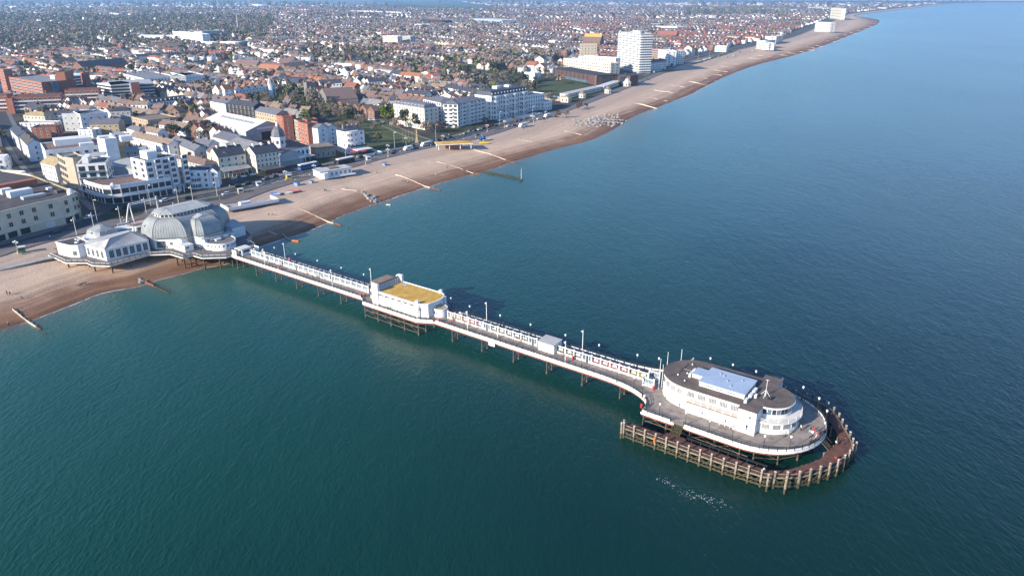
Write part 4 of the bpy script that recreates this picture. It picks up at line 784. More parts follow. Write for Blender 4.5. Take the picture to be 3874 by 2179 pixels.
# foam and sun glints, the glints put in as white flakes on the water
mb = MB(); rr = random.Random(11)
for cx, cy, sx, sy, n in ((2500, 1810, 16, 8, 10), (2525, 1822, 18, 8, 12), (2545, 1838, 8, 6, 7), (2595, 1862, 20, 8, 14), (2640, 1878, 26, 10, 20), (2680, 1890, 24, 12, 22), (2728, 1900, 10, 10, 8), (2735, 1915, 40, 10, 8)):
    for _ in range(int(n * 1.3)):
        x, y = at(cx + rr.gauss(0, sx * .6), cy + rr.gauss(0, sy * .6), 0); q = .04 + .06 * rr.random(); a = rr.random() * 6
        mb.add([(x + q * 1.6 * rr.uniform(.5, 1) * math.cos(a + k * 1.05), y + q * rr.uniform(.4, 1) * math.sin(a + k * 1.05), .05) for k in range(6)], [tuple(range(6))])
kind(mb.build('foam_flecks', 'foam'), 'stuff', 'white flecks of foam and painted sun glint beside the landing stage')
# ================================================================== domed pavilion at the shore end (same pier frame)
r = tag(pier_root('domed_pavilion', -43, 0, 5), 'big white pavilion under grey ribbed domes where the pier meets the shore', 'pavilion'); landmark('domed pavilion', *W(-43, 2), 14); S0 = -43
dm = MB(); 
def octo(cx, cy, hx, hy, ch, z): return [(cx - hx + ch, cy - hy, z), (cx + hx - ch, cy - hy, z), (cx + hx, cy - hy + ch, z), (cx + hx, cy + hy - ch, z), (cx + hx - ch, cy + hy, z), (cx - hx + ch, cy + hy, z), (cx - hx, cy + hy - ch, z), (cx - hx, cy - hy + ch, z)]
def wallpoly(cx, cy, hx, hy, ch): return [(x, y) for x, y, _ in octo(cx, cy, hx, hy, ch, 0)]
ZE = 4.5
MB().ext(wallpoly(0, 2.5, 12.6, 16.2, 8.6), 0, ZE).build('wall', 'white', r)
def dome(cx, cy, h0, h1, ch0, ch1, z0, z1, nm, seam_step, cy1=None, cx1=None, power=1.0):
    cy1 = cy if cy1 is None else cy1; cx1 = cx if cx1 is None else cx1; rings = []
    for k in range(11):
        a = R(90 * k / 10); u = math.cos(a) ** power; z = z0 + (z1 - z0) * math.sin(a)
        rings.append(octo(cx1 + (cx - cx1) * u, cy1 + (cy - cy1) * u, h1[0] + (h0[0] - h1[0]) * u, h1[1] + (h0[1] - h1[1]) * u, ch1 + (ch0 - ch1) * u, z))
    MB().loft(rings).build(nm, 'zinc', r)
    for i in range(8):
        j = (i + 1) % 8; L = math.hypot(rings[0][j][0] - rings[0][i][0], rings[0][j][1] - rings[0][i][1]); n = max(1, round(L / seam_step))
        for q in range(n):
            u = q / n; mb = MB(); prev = None
            for g in rings:
                p = tuple(a + (b - a) * u for a, b in zip(g[i], g[j]))
                if prev: mb.bar(prev, p, .12 if q else .2, .07 if q else .22)
                prev = p
            mb.build('seam', 'zinc_dark', r)
    MB().wallrun([(x, y) for x, y, _ in octo(cx, cy, h0[0] + .12, h0[1] + .12, ch0, 0)], .3, z0 - .22, z0 + .05, closed=True).build('eaves_gutter', 'zinc_dark', r)
    return rings
rg = dome(0, 2.5, (13.0, 16.6), (6.2, 11.0), 8.8, 3.4, ZE + .02, 11.6, 'dome', 1.0, cy1=1.2, cx1=1.2)
lan = wallpoly(1.2, 1.2, 5.9, 10.7, 3.2)
MB().ext(lan, 11.6, 12.7).build('lantern_wall', 'offwhite', r)
for i in range(8):
    a, b = lan[i], lan[(i + 1) % 8]; L = math.hypot(b[0] - a[0], b[1] - a[1]); n = int(L / 1.5); an = math.atan2(b[1] - a[1], b[0] - a[0])
    for k in range(n): MB().box(.2, -.05, 11.75, 1.2, 0, 12.5).build('lantern_window', 'glass_dark', r, (a[0] + (b[0] - a[0]) * k / n, a[1] + (b[1] - a[1]) * k / n, 0), an)
lr = octo(1.2, 1.2, 6.3, 11.1, 3.4, 12.7); lr1 = octo(1.2, 1.2, 6.3, 11.1, 3.4, 12.9); lt = octo(1.2, 1.2, .25, 6.6, .1, 14.4)
MB().loft([lr, lr1, lt]).build('lantern_roof', 'zinc_pale', r)
for i in range(8):
    j = (i + 1) % 8; L = math.hypot(lr1[j][0] - lr1[i][0], lr1[j][1] - lr1[i][1]); n = max(1, round(L / 1.1))
    for q in range(n): p0 = tuple(a + (b - a) * q / n for a, b in zip(lr1[i], lr1[j])); p1 = tuple(a + (b - a) * q / n for a, b in zip(lt[i], lt[j])); MB().bar(p0, p1, .09, .08 if q else .2).build('roof_seam', 'zinc' if q else 'zinc_dark', r)
# round port windows standing out of the dome faces
def port(x, y, z, a, rad=.75):
    d = Vector((math.cos(a), math.sin(a), .12)); p = Vector((x, y, z)); q = MB().tube(p - d * .9, p + d * .35, rad, 14, cap=True).build('port_window', 'zinc_pale', r); MB().tube(p + d * .35, p + d * .38, rad * .62, 12).build('pane', 'glass_dark', q)
port(-1.5, -13.2, 8.3, R(-90)); port(0.5, 18.2, 8.3, R(90))
# stage tower dome on the seaward side
MB().ext(wallpoly(11.0, 3.0, 6.4, 5.7, 1.6), 0, ZE + .3).build('stage_wall', 'white', r)
dome(11.2, 3.0, (6.6, 5.9), (4.4, 3.0), 2.0, .5, ZE + .32, 10.6, 'stage_dome', .95, cx1=8.3, power=.8)
MB().loft([octo(8.3, 3.0, 4.6, 3.2, .5, 10.6), octo(8.3, 3.0, 4.6, 3.2, .5, 10.75), octo(8.3, 3.0, 4.0, .2, .05, 11.4)]).build('stage_roof', 'zinc_pale', r)
port(11.5, -2.2, 7.6, R(-95), .62); port(16.6, 3.4, 7.4, R(0), .75)
# long low roof behind the stage dome towards the east
MB().ext([(4, 12), (16.5, 12), (16.5, 18), (6, 20)], 0, 4.2, 0).build('side_wall', 'white2', r); MB().ext([(3.9, 11.9), (16.7, 11.9), (16.7, 18.2), (5.8, 20.2)], 4.2, 4.4).build('side_roof', 'zinc', r)
# stepped white blocks in front
def block(x0, y0, x1, y1, h, roof='zinc_pale', m='white', nm='annexe', rise=0, z=0):
    MB().box(x0, y0, z, x1, y1, h).build(nm + '_wall', m, r)
    MB().add([(x0 - .15, y0 - .15, h), (x1 + .15, y0 - .15, h), (x1 + .15, y1 + .15, h + rise), (x0 - .15, y1 + .15, h + rise), (x0 - .15, y0 - .15, h + .18), (x1 + .15, y0 - .15, h + .18), (x1 + .15, y1 + .15, h + rise + .18), (x0 - .15, y1 + .15, h + rise + .18)], [(3, 2, 1, 0), (4, 5, 6, 7), (0, 1, 5, 4), (1, 2, 6, 5), (2, 3, 7, 6), (3, 0, 4, 7)]).build(nm + '_roof', roof, r)
block(6.3, -7.6, 12.6, -2.7, 3.9, rise=.5); block(12.6, -9.2, 17.0, -5.6, 2.4, 'offwhite'); block(16.6, -2.2, 19.6, 10.6, 3.7, 'zinc', rise=0); block(9.4, -9.2, 12.6, -7.6, 2.3, 'offwhite')
block(19.6, 1.6, 21.4, 3.8, 3.1, 'offwhite')
bow = [(19.6, -2.2)] + arc(20.4, 3.2, 7.2, 5.6, -92, 78, 18) + [(19.6, 8.8)]
MB().ext(bow, 0, 2.5).build('bow_wall', 'white', r); MB().ext([(20 + (x - 20) * .97, 3.2 + (y - 3.2) * .97) for x, y in bow], 2.5, 2.62).build('bow_roof', 'pavement', r); MB().wallrun(bow, .25, 2.5, 2.85).build('bow_parapet', 'white', r)
def wr(x, y, a, w_, h_, z, nx=3, nz=2, nm='window', fm='white2', gm='glass_dark'):
    ca, sa = math.cos(a), math.sin(a); return grid_window(r, ((x, y), (x + ca * w_, y + sa * w_)), z, z + h_, nx, nz, fm, gm, nm)
for k in range(6): a = -84 + k * 14; wr(20.4 + 7.22 * math.cos(R(a)), 3.2 + 5.62 * math.sin(R(a)), R(a + 96), 1.1, .7, 1.4, 2, 1)
for k in range(5): a = 4 + k * 13; wr(20.4 + 7.22 * math.cos(R(a)), 3.2 + 5.62 * math.sin(R(a)), R(a + 96), .9, .6, 1.3, 2, 1)
wr(13.3, -9.2, 0, 1.0, .7, 1.4, 2, 1); wr(8.2, -7.6, 0, 1.5, .7, 2.5, 3, 1); wr(10.2, -9.2, 0, .9, .7, 1.3, 2, 1)
for y in (-1.2, 1.6, 4.6, 8): wr(19.6, y, R(90), 1.3, .6, 2.85, 2, 1)
wr(17.0, -8.6, R(90), 1.2, .7, 1.3, 2, 1)
# octagon walls: tall glazed doors
wr(-2.6, -13.7, R(0), 3.6, 2.7, .5, 4, 3, 'glazed_door'); wr(4.6, -13.3, R(45), 3.0, 2.7, .5, 4, 3, 'glazed_door'); wr(8.2, -10.0, R(45), 1.1, 1.0, 1.6, 2, 2)
# low hipped wing to the west
wp_ = [(-9.6, -33.3), (2.4, -31.6), (4.4, -16.0), (-4, -13.0), (-14, -14), (-14, -31)]
MB().ext(wp_, 0, 4.3).build('wing_wall', 'white', r); MB().ext([(x * 1.0 + (0.25 if x > 0 else -.2), y + (.0 if y > -20 else -.25)) for x, y in wp_], 4.3, 4.55).build('wing_eaves', 'white2', r)
e_ = [(-9.8, -33.4, 4.56), (2.5, -31.7, 4.56), (4.3, -16.2, 4.56), (-4, -13.2, 4.56), (-14, -14.2, 4.56), (-14, -31, 4.56)]; ra, rb_ = (-1.6, -27.2, 6.9), (-3.2, -18.5, 6.9)
MB().add(e_ + [ra, rb_], [(0, 1, 6), (1, 2, 7, 6), (2, 3, 7), (3, 4, 7), (4, 5, 6, 7), (5, 0, 6)]).build('wing_roof', 'roof_pale', r)
for p0, p1 in ((e_[0], ra), (e_[1], ra), (e_[2], rb_), (ra, rb_), (e_[5], ra)): MB().bar(p0, p1, .16, .3).build('hip_flashing', 'zinc_dark', r)
for k in range(14): u = (k + .5) / 14; p0 = tuple(a + (b - a) * u for a, b in zip(e_[1], e_[2])); p1 = tuple(a + (b - a) * u for a, b in zip(ra, rb_)); MB().bar((p0[0], p0[1], p0[2] + .03), (p1[0], p1[1], p1[2] + .03), .07).build('roof_seam', 'roof_grey', r)
for k in range(6): u = .07 + k * .155; x, y = 2.4 + 2.0 * u, -31.6 + 15.6 * u; wr(x + .01, y, math.atan2(15.6, 2.0), 1.75, 2.9, .75, 3, 4, 'french_window')
for k in range(4): u = .1 + k * .22; x, y = -9.6 + 12 * u, -33.3 + 1.7 * u; wr(x, y - .01, math.atan2(1.7, 12), 1.5, 2.7, .75, 3, 4, 'french_window')
# flat roofed end pavilion
ep = [(-20, -38.6), (-12, -37.4), (-9.6, -35.6), (-9.6, -31.0), (-20, -30.8)]
MB().ext(ep, 0, 4.6).build('end_wall', 'white', r); MB().ext([(-15.2 + (x + 15.2) * .95, -34.6 + (y + 34.6) * .93) for x, y in ep], 4.6, 4.66).build('end_roof', 'roof_felt', r); MB().wallrun(ep, .3, 4.6, 4.95, closed=True).build('end_parapet', 'white', r)
MB().lathe([(.8, 4.66), (.8, 4.85), (.5, 5.05), (.1, 5.12)], (-13.6, -34, 0), 12).build('skylight', 'lamp_glass', r)
for x, y in ((-17.6, -32.4), (-16, -32.2)): MB().box(x - .6, y - .3, 4.66, x + .6, y + .3, 4.95).build('air_unit', 'white', r)
wr(-11.5, -37.0, R(36), 1.5, 1.6, .9, 2, 3)
for k in range(4): wr(-19 + k * 1.9, -38.45 + k * .28, math.atan2(1.2, 8), 1.1, 1.7, .8, 2, 3, 'shutter', 'white', 'white2')
# entrance rotunda with small ribbed pyramid roof
sq = octo(-21, -21, 4.6, 4.2, 1.2, 0); MB().ext([(x, y) for x, y, _ in sq], 0, 4.0).build('lobby_wall', 'white', r)
MB().loft([octo(-21, -21, 4.9, 4.5, 1.3, 4.0), octo(-21, -21, 4.3, 3.9, 1.1, 5.6), octo(-21, -21, 1.2, .6, .2, 7.2)]).build('lobby_roof', 'zinc', r)
for x, y, a in ((-20.2, -25.2, -90), (-16.6, -21.2, 0)): port(x, y, 5.0, R(a), .5)
MB().ext([(-20, -31), (-9.6, -31), (-14, -14), (-17, -8), (-17, 8), (-13, 8), (-13, -6), (-25, -10), (-25, -26)], 0, 3.6).build('corridor_wall', 'white2', r); MB().box(-13.4, -30.4, 3.6, -9.6, -14, 4.5).build('corridor_roof', 'roof_tan', r)
MB().box(-9.6, -16, 3.6, -4.2, -12.2, 4.6).build('link_roof', 'roof_felt', r)
for x, y in ((-10.8, -13.6), (-12.2, -11.8), (-14, -12), (-16, -30)): MB().lathe([(.5, 3.6), (.5, 5.0), (.25, 5.5)], (x, y, 0), 8).build('ventilator', 'white', r)
# raised walkway on legs round the pavilion
PLAT = [(-64.6, -41.2), (-59.6, -41.2), (-51.2, -41.4), (-45.0, -36.9), (-40.5, -37.0), (-34.7, -33.6), (-35.2, -18.6), (-29.6, -13.4), (-21.5, -13.0), (-21.1, -9.2), (-15.6, -8.9), (-9, -3.0)]
PEAST = [(-9, 8.5), (-11.5, 11.6), (-15.5, 12.8), (-17.8, 12.3), (-20, 15.6), (-24, 18.8), (-33.9, 22.4), (-46, 24.8)]
pf = tag(pier_root('pavilion_platform', -43, 0, 0), 'pale walkway platform on short dark piles under the domed pavilion', 'platform')
out = [(x + 43, y) for x, y in PLAT + PEAST + [(-66, 24.8), (-66, -41.2)]]
MB().ext(out, 4.5, 4.99, 0, 1).build('platform_slab', ['offwhite', 'promenade'], pf)
pile = MB().box(-.22, -.22, -1, .22, .22, 4.5).mesh('platform_pile', 'timber_wet')
for s, t in [(-58, -40.6), (-51, -40.8), (-45.4, -36), (-40.6, -36.4), (-35.2, -32.8), (-35.4, -26), (-35.8, -19), (-30, -13.8), (-26, -13), (-21.8, -12.6), (-21.5, -8), (-16, -8), (-12, -4)] + [(s, t) for s in (-40, -34, -28, -22, -16) for t in (-30, -20, -10, 0, 6) if s > -42 + max(0, -t - 12)] + [(-10, 0), (-10, 6), (-12, 10), (-17, 11.6), (-22, 15)]:
    if inside((s + 43, t), out): put(pile, 'pile', pf, (s + 43, t, 0))
MB().bar((22, -12.4, 1.8), (22, -2, 1.8), .2).bar((22, -12.4, 3.6), (32, -4, 1.6), .16).bar((22, -8, 3.6), (31, 2, 1.2), .16).build('brace', 'rust', pf)
railing(PLAT, 'pale railing round the west walkway of the domed pavilion', 2.2, 5.0, .15, 1.05, False, 'offwhite'); railing(PEAST, 'grey blue railing round the east terrace of the domed pavilion', 2.2, 5.0, .15, 1.05, False, 'steel')
r = tag(empty('access_ramp', (*W(-63.6, -41.2), 0), PANG), 'sloping beach access ramp with pale rails left of the domed pavilion', 'ramp')
MB().add([(0, 0, 4.98), (2.6, 0, 4.98), (-2, -22, 4.0), (-4.4, -22, 4.0), (0, 0, 4.6), (2.6, 0, 4.6), (-2, -22, 3.2), (-4.4, -22, 3.2)], [(3, 2, 1, 0), (4, 5, 6, 7), (1, 2, 6, 5), (2, 3, 7, 6), (3, 0, 4, 7)]).build('ramp_slab', 'concrete', r)
for k in range(9): u = k / 8; MB().box(-.04, -.04, 0, .04, .04, 1.05).build('post', 'offwhite', r, (2.6 - 4.6 * u, -22 * u, 4.98 - .98 * u))
for zz in (.55, 1.0): MB().bar((2.6, 0, 4.98 + zz), (-2, -22, 4.0 + zz), .07).build('rail', 'offwhite', r)
# ================================================================== buildings of the town
WIN = {}
def win_mesh(wd, h, fm='white2', gm='glass_dark', bars=1):
    k = (round(wd, 1), round(h, 1), fm, gm)
    if k not in WIN:
        mb = MB().box(-wd / 2 - .09, -.05, -.09, wd / 2 + .09, 0, h + .09, 0)
        n = 2 if wd > .9 else 1
        for i in range(n):
            x0 = -wd / 2 + i * wd / n + .04; x1 = -wd / 2 + (i + 1) * wd / n - .04
            mb.add([(x0, -.07, .05), (x1, -.07, .05), (x1, -.07, h - .05), (x0, -.07, h - .05)], [(0, 1, 2, 3)], 1)
        WIN[k] = mb.mesh('window', [fm, gm])
    return WIN[k]
def faces_cam(px_, py_, nx, ny): return (-px_) * nx + (-py_) * ny > 0
CHIM = {}
def chim_mesh(m):
    if m not in CHIM: CHIM[m] = MB().box(-.9, -.35, -1.0, .9, .35, 1.5, 0).add([(x + dx, dy, 1.5 + dz) for x in (-.55, 0, .55) for dz in (0, .45) for dx, dy in ((-.13, -.13), (.13, -.13), (.13, .13), (-.13, .13))], [tuple(8 * k + j for j in f) for k in range(3) for f in ((4, 5, 6, 7), (0, 1, 5, 4), (1, 2, 6, 5), (2, 3, 7, 6), (3, 0, 4, 7))], 1).mesh('chimney', [m, 'brick_orange'])
    return CHIM[m]
def bld(P0, P1, D, H, label, cat='building', name='building', wall='white', roof='flat', rm='roof_felt', st=3, win=(1.0, 1.5), gap=3.0, fw='white2', gm='glass_dark', rh=3.0, par=.7, chim=0, base=1.0, lm=None, side=True, band=None, group=None, cm='brick_brown', skip0=False, foot=True, oh=.3):
    wd = math.hypot(P1[0] - P0[0], P1[1] - P0[1]); an = math.atan2(P1[1] - P0[1], P1[0] - P0[0]); ca, sa = math.cos(an), math.sin(an)
    r = empty(name, (P0[0], P0[1], 4.9), an); tag(r, label, cat, group)
    if foot: FOOT.append((P0[0] + ca * wd / 2 - sa * D / 2, P0[1] + sa * wd / 2 + ca * D / 2, an, wd / 2, D / 2))
    if lm: landmark(lm, P0[0] + ca * wd / 2, P0[1] + sa * wd / 2, 5 + H * .6)
    z1 = H
    if roof in ('flat',):
        MB().box(0, 0, 0, wd, D, H).build('wall', wall, r)
        MB().box(.28, .28, H, wd - .28, D - .28, H + .06).build('roof', rm, r)
        if par: MB().wallrun([(.14, .14), (wd - .14, .14), (wd - .14, D - .14), (.14, D - .14)], .26, H, H + par, closed=True).build('parapet', wall, r)
    elif roof == 'slab':
        MB().box(0, 0, 0, wd, D, H).build('wall', wall, r); MB().box(-oh, -oh, H, wd + oh, D + oh, H + .3).build('roof', rm, r)
    elif roof == 'gable':                      # ridge along the front
        MB().add([(0, 0, 0), (wd, 0, 0), (wd, D, 0), (0, D, 0), (0, 0, H), (wd, 0, H), (wd, D, H), (0, D, H), (0, D / 2, H + rh), (wd, D / 2, H + rh)], [(0, 1, 5, 4), (2, 3, 7, 6), (1, 2, 6, 9, 5), (3, 0, 4, 8, 7)]).build('wall', wall, r)
        k = oh; s_ = rh / (D / 2); o2 = .16
        MB().add([(-o2, -k, H - k * s_), (wd + o2, -k, H - k * s_), (wd + o2, D / 2, H + rh), (-o2, D / 2, H + rh), (wd + o2, D + k, H - k * s_), (-o2, D + k, H - k * s_)] + [(-o2, -k, H - k * s_ + .2), (wd + o2, -k, H - k * s_ + .2), (wd + o2, D / 2, H + rh + .2), (-o2, D / 2, H + rh + .2), (wd + o2, D + k, H - k * s_ + .2), (-o2, D + k, H - k * s_ + .2)],
            [(6, 7, 8, 9), (9, 8, 10, 11), (0, 1, 7, 6), (4, 5, 11, 10), (1, 2, 8, 7), (2, 4, 10, 8), (3, 0, 6, 9), (5, 3, 9, 11), (3, 2, 1, 0), (5, 4, 2, 3)]).build('roof', rm, r); z1 = H + rh
    elif roof == 'gable_front':                # ridge runs back from the front
        MB().add([(0, 0, 0), (wd, 0, 0), (wd, D, 0), (0, D, 0), (0, 0, H), (wd, 0, H), (wd, D, H), (0, D, H), (wd / 2, 0, H + rh), (wd / 2, D, H + rh)], [(0, 1, 5, 8, 4), (2, 3, 7, 9, 6), (1, 2, 6, 5), (3, 0, 4, 7)]).build('wall', wall, r)
        k = oh; s_ = rh / (wd / 2)
        q = [(-k, -.2, H - k * s_), (wd / 2, -.2, H + rh), (wd + k, -.2, H - k * s_), (wd + k, D + .2, H - k * s_), (wd / 2, D + .2, H + rh), (-k, D + .2, H - k * s_)]
        MB().add(q + [(x, y, z + .2) for x, y, z in q], [(6, 7, 10, 11), (7, 8, 9, 10), (0, 1, 7, 6), (1, 2, 8, 7), (3, 4, 10, 9), (4, 5, 11, 10), (5, 0, 6, 11), (2, 3, 9, 8), (0, 5, 4, 1), (1, 4, 3, 2)]).build('roof', rm, r); z1 = H + rh
    elif roof == 'hip':
        MB().box(0, 0, 0, wd, D, H).build('wall', wall, r); k = oh; i = min(wd, D) / 2
        a, b = ((i, D / 2), (wd - i, D / 2)) if wd >= D else ((wd / 2, i), (wd / 2, D - i))
        vs = [(-k, -k, H), (wd + k, -k, H), (wd + k, D + k, H), (-k, D + k, H)]; vs2 = [(x, y, z + .18) for x, y, z in vs]
        fs = [(0, 1, 5, 4), (1, 2, 6, 5), (2, 3, 7, 6), (3, 0, 4, 7), (3, 2, 1, 0)] + ([(4, 5, 9, 8), (5, 6, 9), (6, 7, 8, 9), (7, 4, 8)] if wd >= D else [(4, 5, 8), (5, 6, 9, 8), (6, 7, 9), (7, 4, 8, 9)])
        MB().add(vs + vs2 + [(*a, H + rh), (*b, H + rh)], fs).build('roof', rm, r); z1 = H + rh
    elif roof == 'mansard':
        MB().box(0, 0, 0, wd, D, H).build('wall', wall, r); i = 1.5
        MB().loft([[(0.1, .1, H), (wd - .1, .1, H), (wd - .1, D - .1, H), (.1, D - .1, H)], [(i, i, H + rh), (wd - i, i, H + rh), (wd - i, D - i, H + rh), (i, D - i, H + rh)], [(i + 2.5, i + 2.5, H + rh + .7), (wd - i - 2.5, i + 2.5, H + rh + .7), (wd - i - 2.5, D - i - 2.5, H + rh + .7), (i + 2.5, D - i - 2.5, H + rh + .7)]]).build('roof', rm, r); z1 = H + rh
        MB().wallrun([(-.05, -.05), (wd + .05, -.05), (wd + .05, D + .05), (-.05, D + .05)], .35, H - .3, H + .25, closed=True).build('cornice', 'white', r)
        n = int(wd / (gap * 1.4)); dm_ = MB().box(-.65, 0, 0, .65, 1.6, 1.8).mesh('dormer', fw)
        for k in range(n):
            q = put(dm_, 'dormer', r, (wd * (k + .5) / n, .35, H + .5)); MB().add([(-.5, -.03, .2), (.5, -.03, .2), (.5, -.03, 1.6), (-.5, -.03, 1.6)], [(0, 1, 2, 3)]).build('pane', gm, q)
    if win and st:
        fh = (H - base * .5) / st; me = win_mesh(win[0], min(win[1], fh * .72), fw, gm)
        edges = [((0, 0), 0, wd, (sa, -ca), 'F')]
        if side: edges += [((wd, 0), math.pi / 2, D, (ca, sa), 'R'), ((0, D), -math.pi / 2, D, (-ca, -sa), 'L')]
        for (x, y), a, L, (nx, ny), nm in edges:
            wx, wy = P0[0] + ca * x - sa * y, P0[1] + sa * x + ca * y
            if nm != 'F' and not faces_cam(wx, wy, nx, ny): continue
            n = max(1, int((L - .6) / gap)) if nm == 'F' else int((L - 1.5) / (gap * 1.25))
            for f in range(st):
                if f == 0 and skip0: continue
                for k in range(n):
                    u = L * (k + .5) / n; put(me, 'window', r, (x + u * math.cos(a), y + u * math.sin(a), base + f * fh), a)
    if band:                                   # projecting floor bands
        fh = (H - base * .5) / st
        for f in range(1, st + 1): MB().box(-.12, -.12, base * .5 + f * fh - .35, wd + .12, D + .12, base * .5 + f * fh - .1).build('floor_band', band, r)
    for k in range(chim):
        u = (k + .5) / chim if chim > 1 else .12; q = put(chim_mesh(cm), 'chimney', r, (wd * u, D * (.5 if roof != 'flat' else .6), z1 - (.3 if roof in ('gable', 'hip', 'mansard', 'gable_front') else -.9)), math.pi / 2)
    return r
def add_box(r, name, m, *a): return MB().box(*a).build(name, m, r)
def hgt(c, b, t):                              # height of a front from its foot and top pixel
    p = c(*b); u, v = c.ox + t[0] / c.k, c.oy + t[1] / c.k; y = -(v - 1089.5) / FPX
    return CH + p[1] * (-math.sin(PITCH) + y * math.cos(PITCH)) / (math.cos(PITCH) + y * math.sin(PITCH)) - GZ
def roofpt(c, p, H): return c(p[0], p[1], 4.9 + H)

# ---- seafront, from the left
def poly_bld(pts, H, label, lm=None, wall='cream', rm='roof_felt', par=.8, name='building', roofmat_inset=.4):
    r = empty(name, (pts[0][0], pts[0][1], 4.9)); tag(r, label, 'building'); q = [(x - pts[0][0], y - pts[0][1]) for x, y in pts]; cx, cy = sum(x for x, _ in q) / len(q), sum(y for _, y in q) / len(q)
    MB().ext(q, 0, H).build('wall', wall, r); MB().ext([(cx + (x - cx) * .985, cy + (y - cy) * .985) for x, y in q], H, H + .06).build('roof', rm, r); MB().wallrun(q, .3, H, H + par, closed=True).build('parapet', wall, r)
    if lm: landmark(lm, pts[0][0] + cx, pts[0][1] + cy, 5 + H * .5)
    l = max(math.hypot(x - cx, y - cy) for x, y in q); FOOT.append((pts[0][0] + cx, pts[0][1] + cy, 0, l * .8, l * .8)); return r, q
def edge_windows(r, a, b, H, st, gap, win, base=1.0, fw='white2', gm='glass_dark', f0=0, nm='window', top=None):
    L = math.hypot(b[0] - a[0], b[1] - a[1]); an = math.atan2(b[1] - a[1], b[0] - a[0]); n = max(1, int((L - .4) / gap)); fh = (H - base * .5) / st; me = win_mesh(win[0], win[1], fw, gm)
    for f in range(f0, st):
        for k in range(n): u = L * (k + .5) / n; put(me, nm, r, (a[0] + u * math.cos(an), a[1] + u * math.sin(an), base + f * fh), an)
front = [P4(*q) for q in ((-300, 1190), (-40, 1085), (200, 1010), (440, 945), (640, 900), (735, 868), (782, 835))]
backp = [roofpt(P4, q, 11) for q in ((750, 600), (310, 430), (0, 380), (-320, 460))]
r, q = poly_bld(front + backp, 11.0, 'cream curved three storey terrace with shops on the seafront corner', 'curved cream terrace', 'cream')
for i, (a, b) in enumerate(zip(q[:6], q[1:7])):
    edge_windows(r, a, b, 11, 3, 4.6, (1.7, 2.0), 1.1, 'pale_cream', f0=1)
    L = math.hypot(b[0] - a[0], b[1] - a[1]); an = math.atan2(b[1] - a[1], b[0] - a[0])
    for k in range(max(1, int(L / 5.2))): MB().box(.5, -.06, .2, 4.4, 0, 2.7).build('shop_window', 'glass_dark' if (i + k) % 3 else 'offwhite', r, (a[0] + math.cos(an) * k * 5.2, a[1] + math.sin(an) * k * 5.2, 0), an)
    MB().box(0, -.5, 3.2, L, 0, 3.7).build('shop_cornice', 'pale_cream', r, (a[0], a[1], 0), an); MB().box(0, -.3, 10.3, L, 0, 10.7).build('cornice', 'pale_cream', r, (a[0], a[1], 0), an)
edge_windows(r, q[6], q[7], 11, 3, 5, (1.2, 1.6), 1.1, 'pale_cream', f0=1)
MB().ext([(x, y) for x, y in [((q[7][0] * (1 - u) + q[8][0] * u) + dx, (q[7][1] * (1 - u) + q[8][1] * u) + dy) for u, dx, dy in ((0.04, -.3, -.3), (.97, -.3, -.3), (.97, -.9, -.8), (.04, -.9, -.8))]], 11.9, 12.2).build('coping', 'lichen_pale', r)
for cx, cy, sx, sy, z, m in ((120, 560, 20, 4, 3.0, 'brick_orange'), (330, 640, 9, 3, 1.2, 'grey_render'), (200, 620, 9, 4, 2.6, 'white'), (60, 600, 4, 3, 2.2, 'white'), (580, 590, 3, 3, 1.2, 'roof_felt'), (480, 560, 2, 2, .8, 'white2')):
    x, y = roofpt(P4, (cx, cy), 11); MB().bx((x - front[0][0], y - front[0][1]), sx, sy, 11.08, 11.08 + z, PANG + 1.57, 0).build('roof_structure', m, r)
x, y = roofpt(P4, (690, 610), 11); MB().lathe([(1.3, 11.1), (1.3, 12.6), (.9, 13.4), (.2, 13.8)], (x - front[0][0], y - front[0][1], 0), 10).build('corner_turret', 'white', r)

# white modern corner block: long low wing and a six storey tower
Hw = 8.2
wf_ = [P4(*q) for q in ((812, 618), (900, 655), (1030, 695), (1110, 700), (1205, 690), (1440, 650), (1690, 605))]
wb_ = [(x - PD[0] * 17 + PN[0] * 2, y - PD[1] * 17 + PN[1] * 2) for x, y in (wf_[6], wf_[4])] + [roofpt(P4, (1100, 445), Hw), roofpt(P4, (960, 435), Hw)]
r, q = poly_bld(wf_ + wb_[:1] + wb_[2:], Hw, 'white modern corner block with a long curved two storey wing', 'curved white wing', 'white', 'roof_brown', .7)
for a, b in zip(q[:6], q[1:7]):
    L = math.hypot(b[0] - a[0], b[1] - a[1]); an = math.atan2(b[1] - a[1], b[0] - a[0]); n = max(1, round(L / 3.4))
    for k in range(n):
        wq = L / n; p = (a[0] + math.cos(an) * k * wq, a[1] + math.sin(an) * k * wq, 0)
        MB().box(.25, -.06, 4.6, wq - .25, 0, 6.9).build('window', 'glass_dark', r, p, an); MB().box(.3, -.06, .2, wq - .3, 0, 2.9).build('shop_window', 'glass_dark', r, p, an); MB().box(-.22, -.25, 0, .22, 0, 9.0).build('pilaster', 'white', r, p, an)
    MB().box(0, -1.6, 3.2, L, 0, 3.6).build('canopy', 'grey_render', r, (a[0], a[1], 0), an); MB().box(0, -.2, 3.75, L, 0, 4.4).build('sill_band', 'white', r, (a[0], a[1], 0), an)
x, y = roofpt(P4, (1100, 530), Hw); MB().lathe([(1.1, Hw), (1.1, Hw + 1), (.1, Hw + 1.9)], (x - wf_[0][0], y - wf_[0][1], 0), 8).build('roof_lantern', 'white2', r)
A = P4(1475, 640); B = P4(1775, 575)
r = bld(A, B, 13, 17.5, 'white six storey seafront flats with wide dark windows and bays', 'flats', 'flats', 'white', 'flat', 'roof_felt', 6, (2.4, 1.7), 3.4, 'white', lm='white six storey flats', base=1.2)
wd = math.hypot(B[0] - A[0], B[1] - A[1])
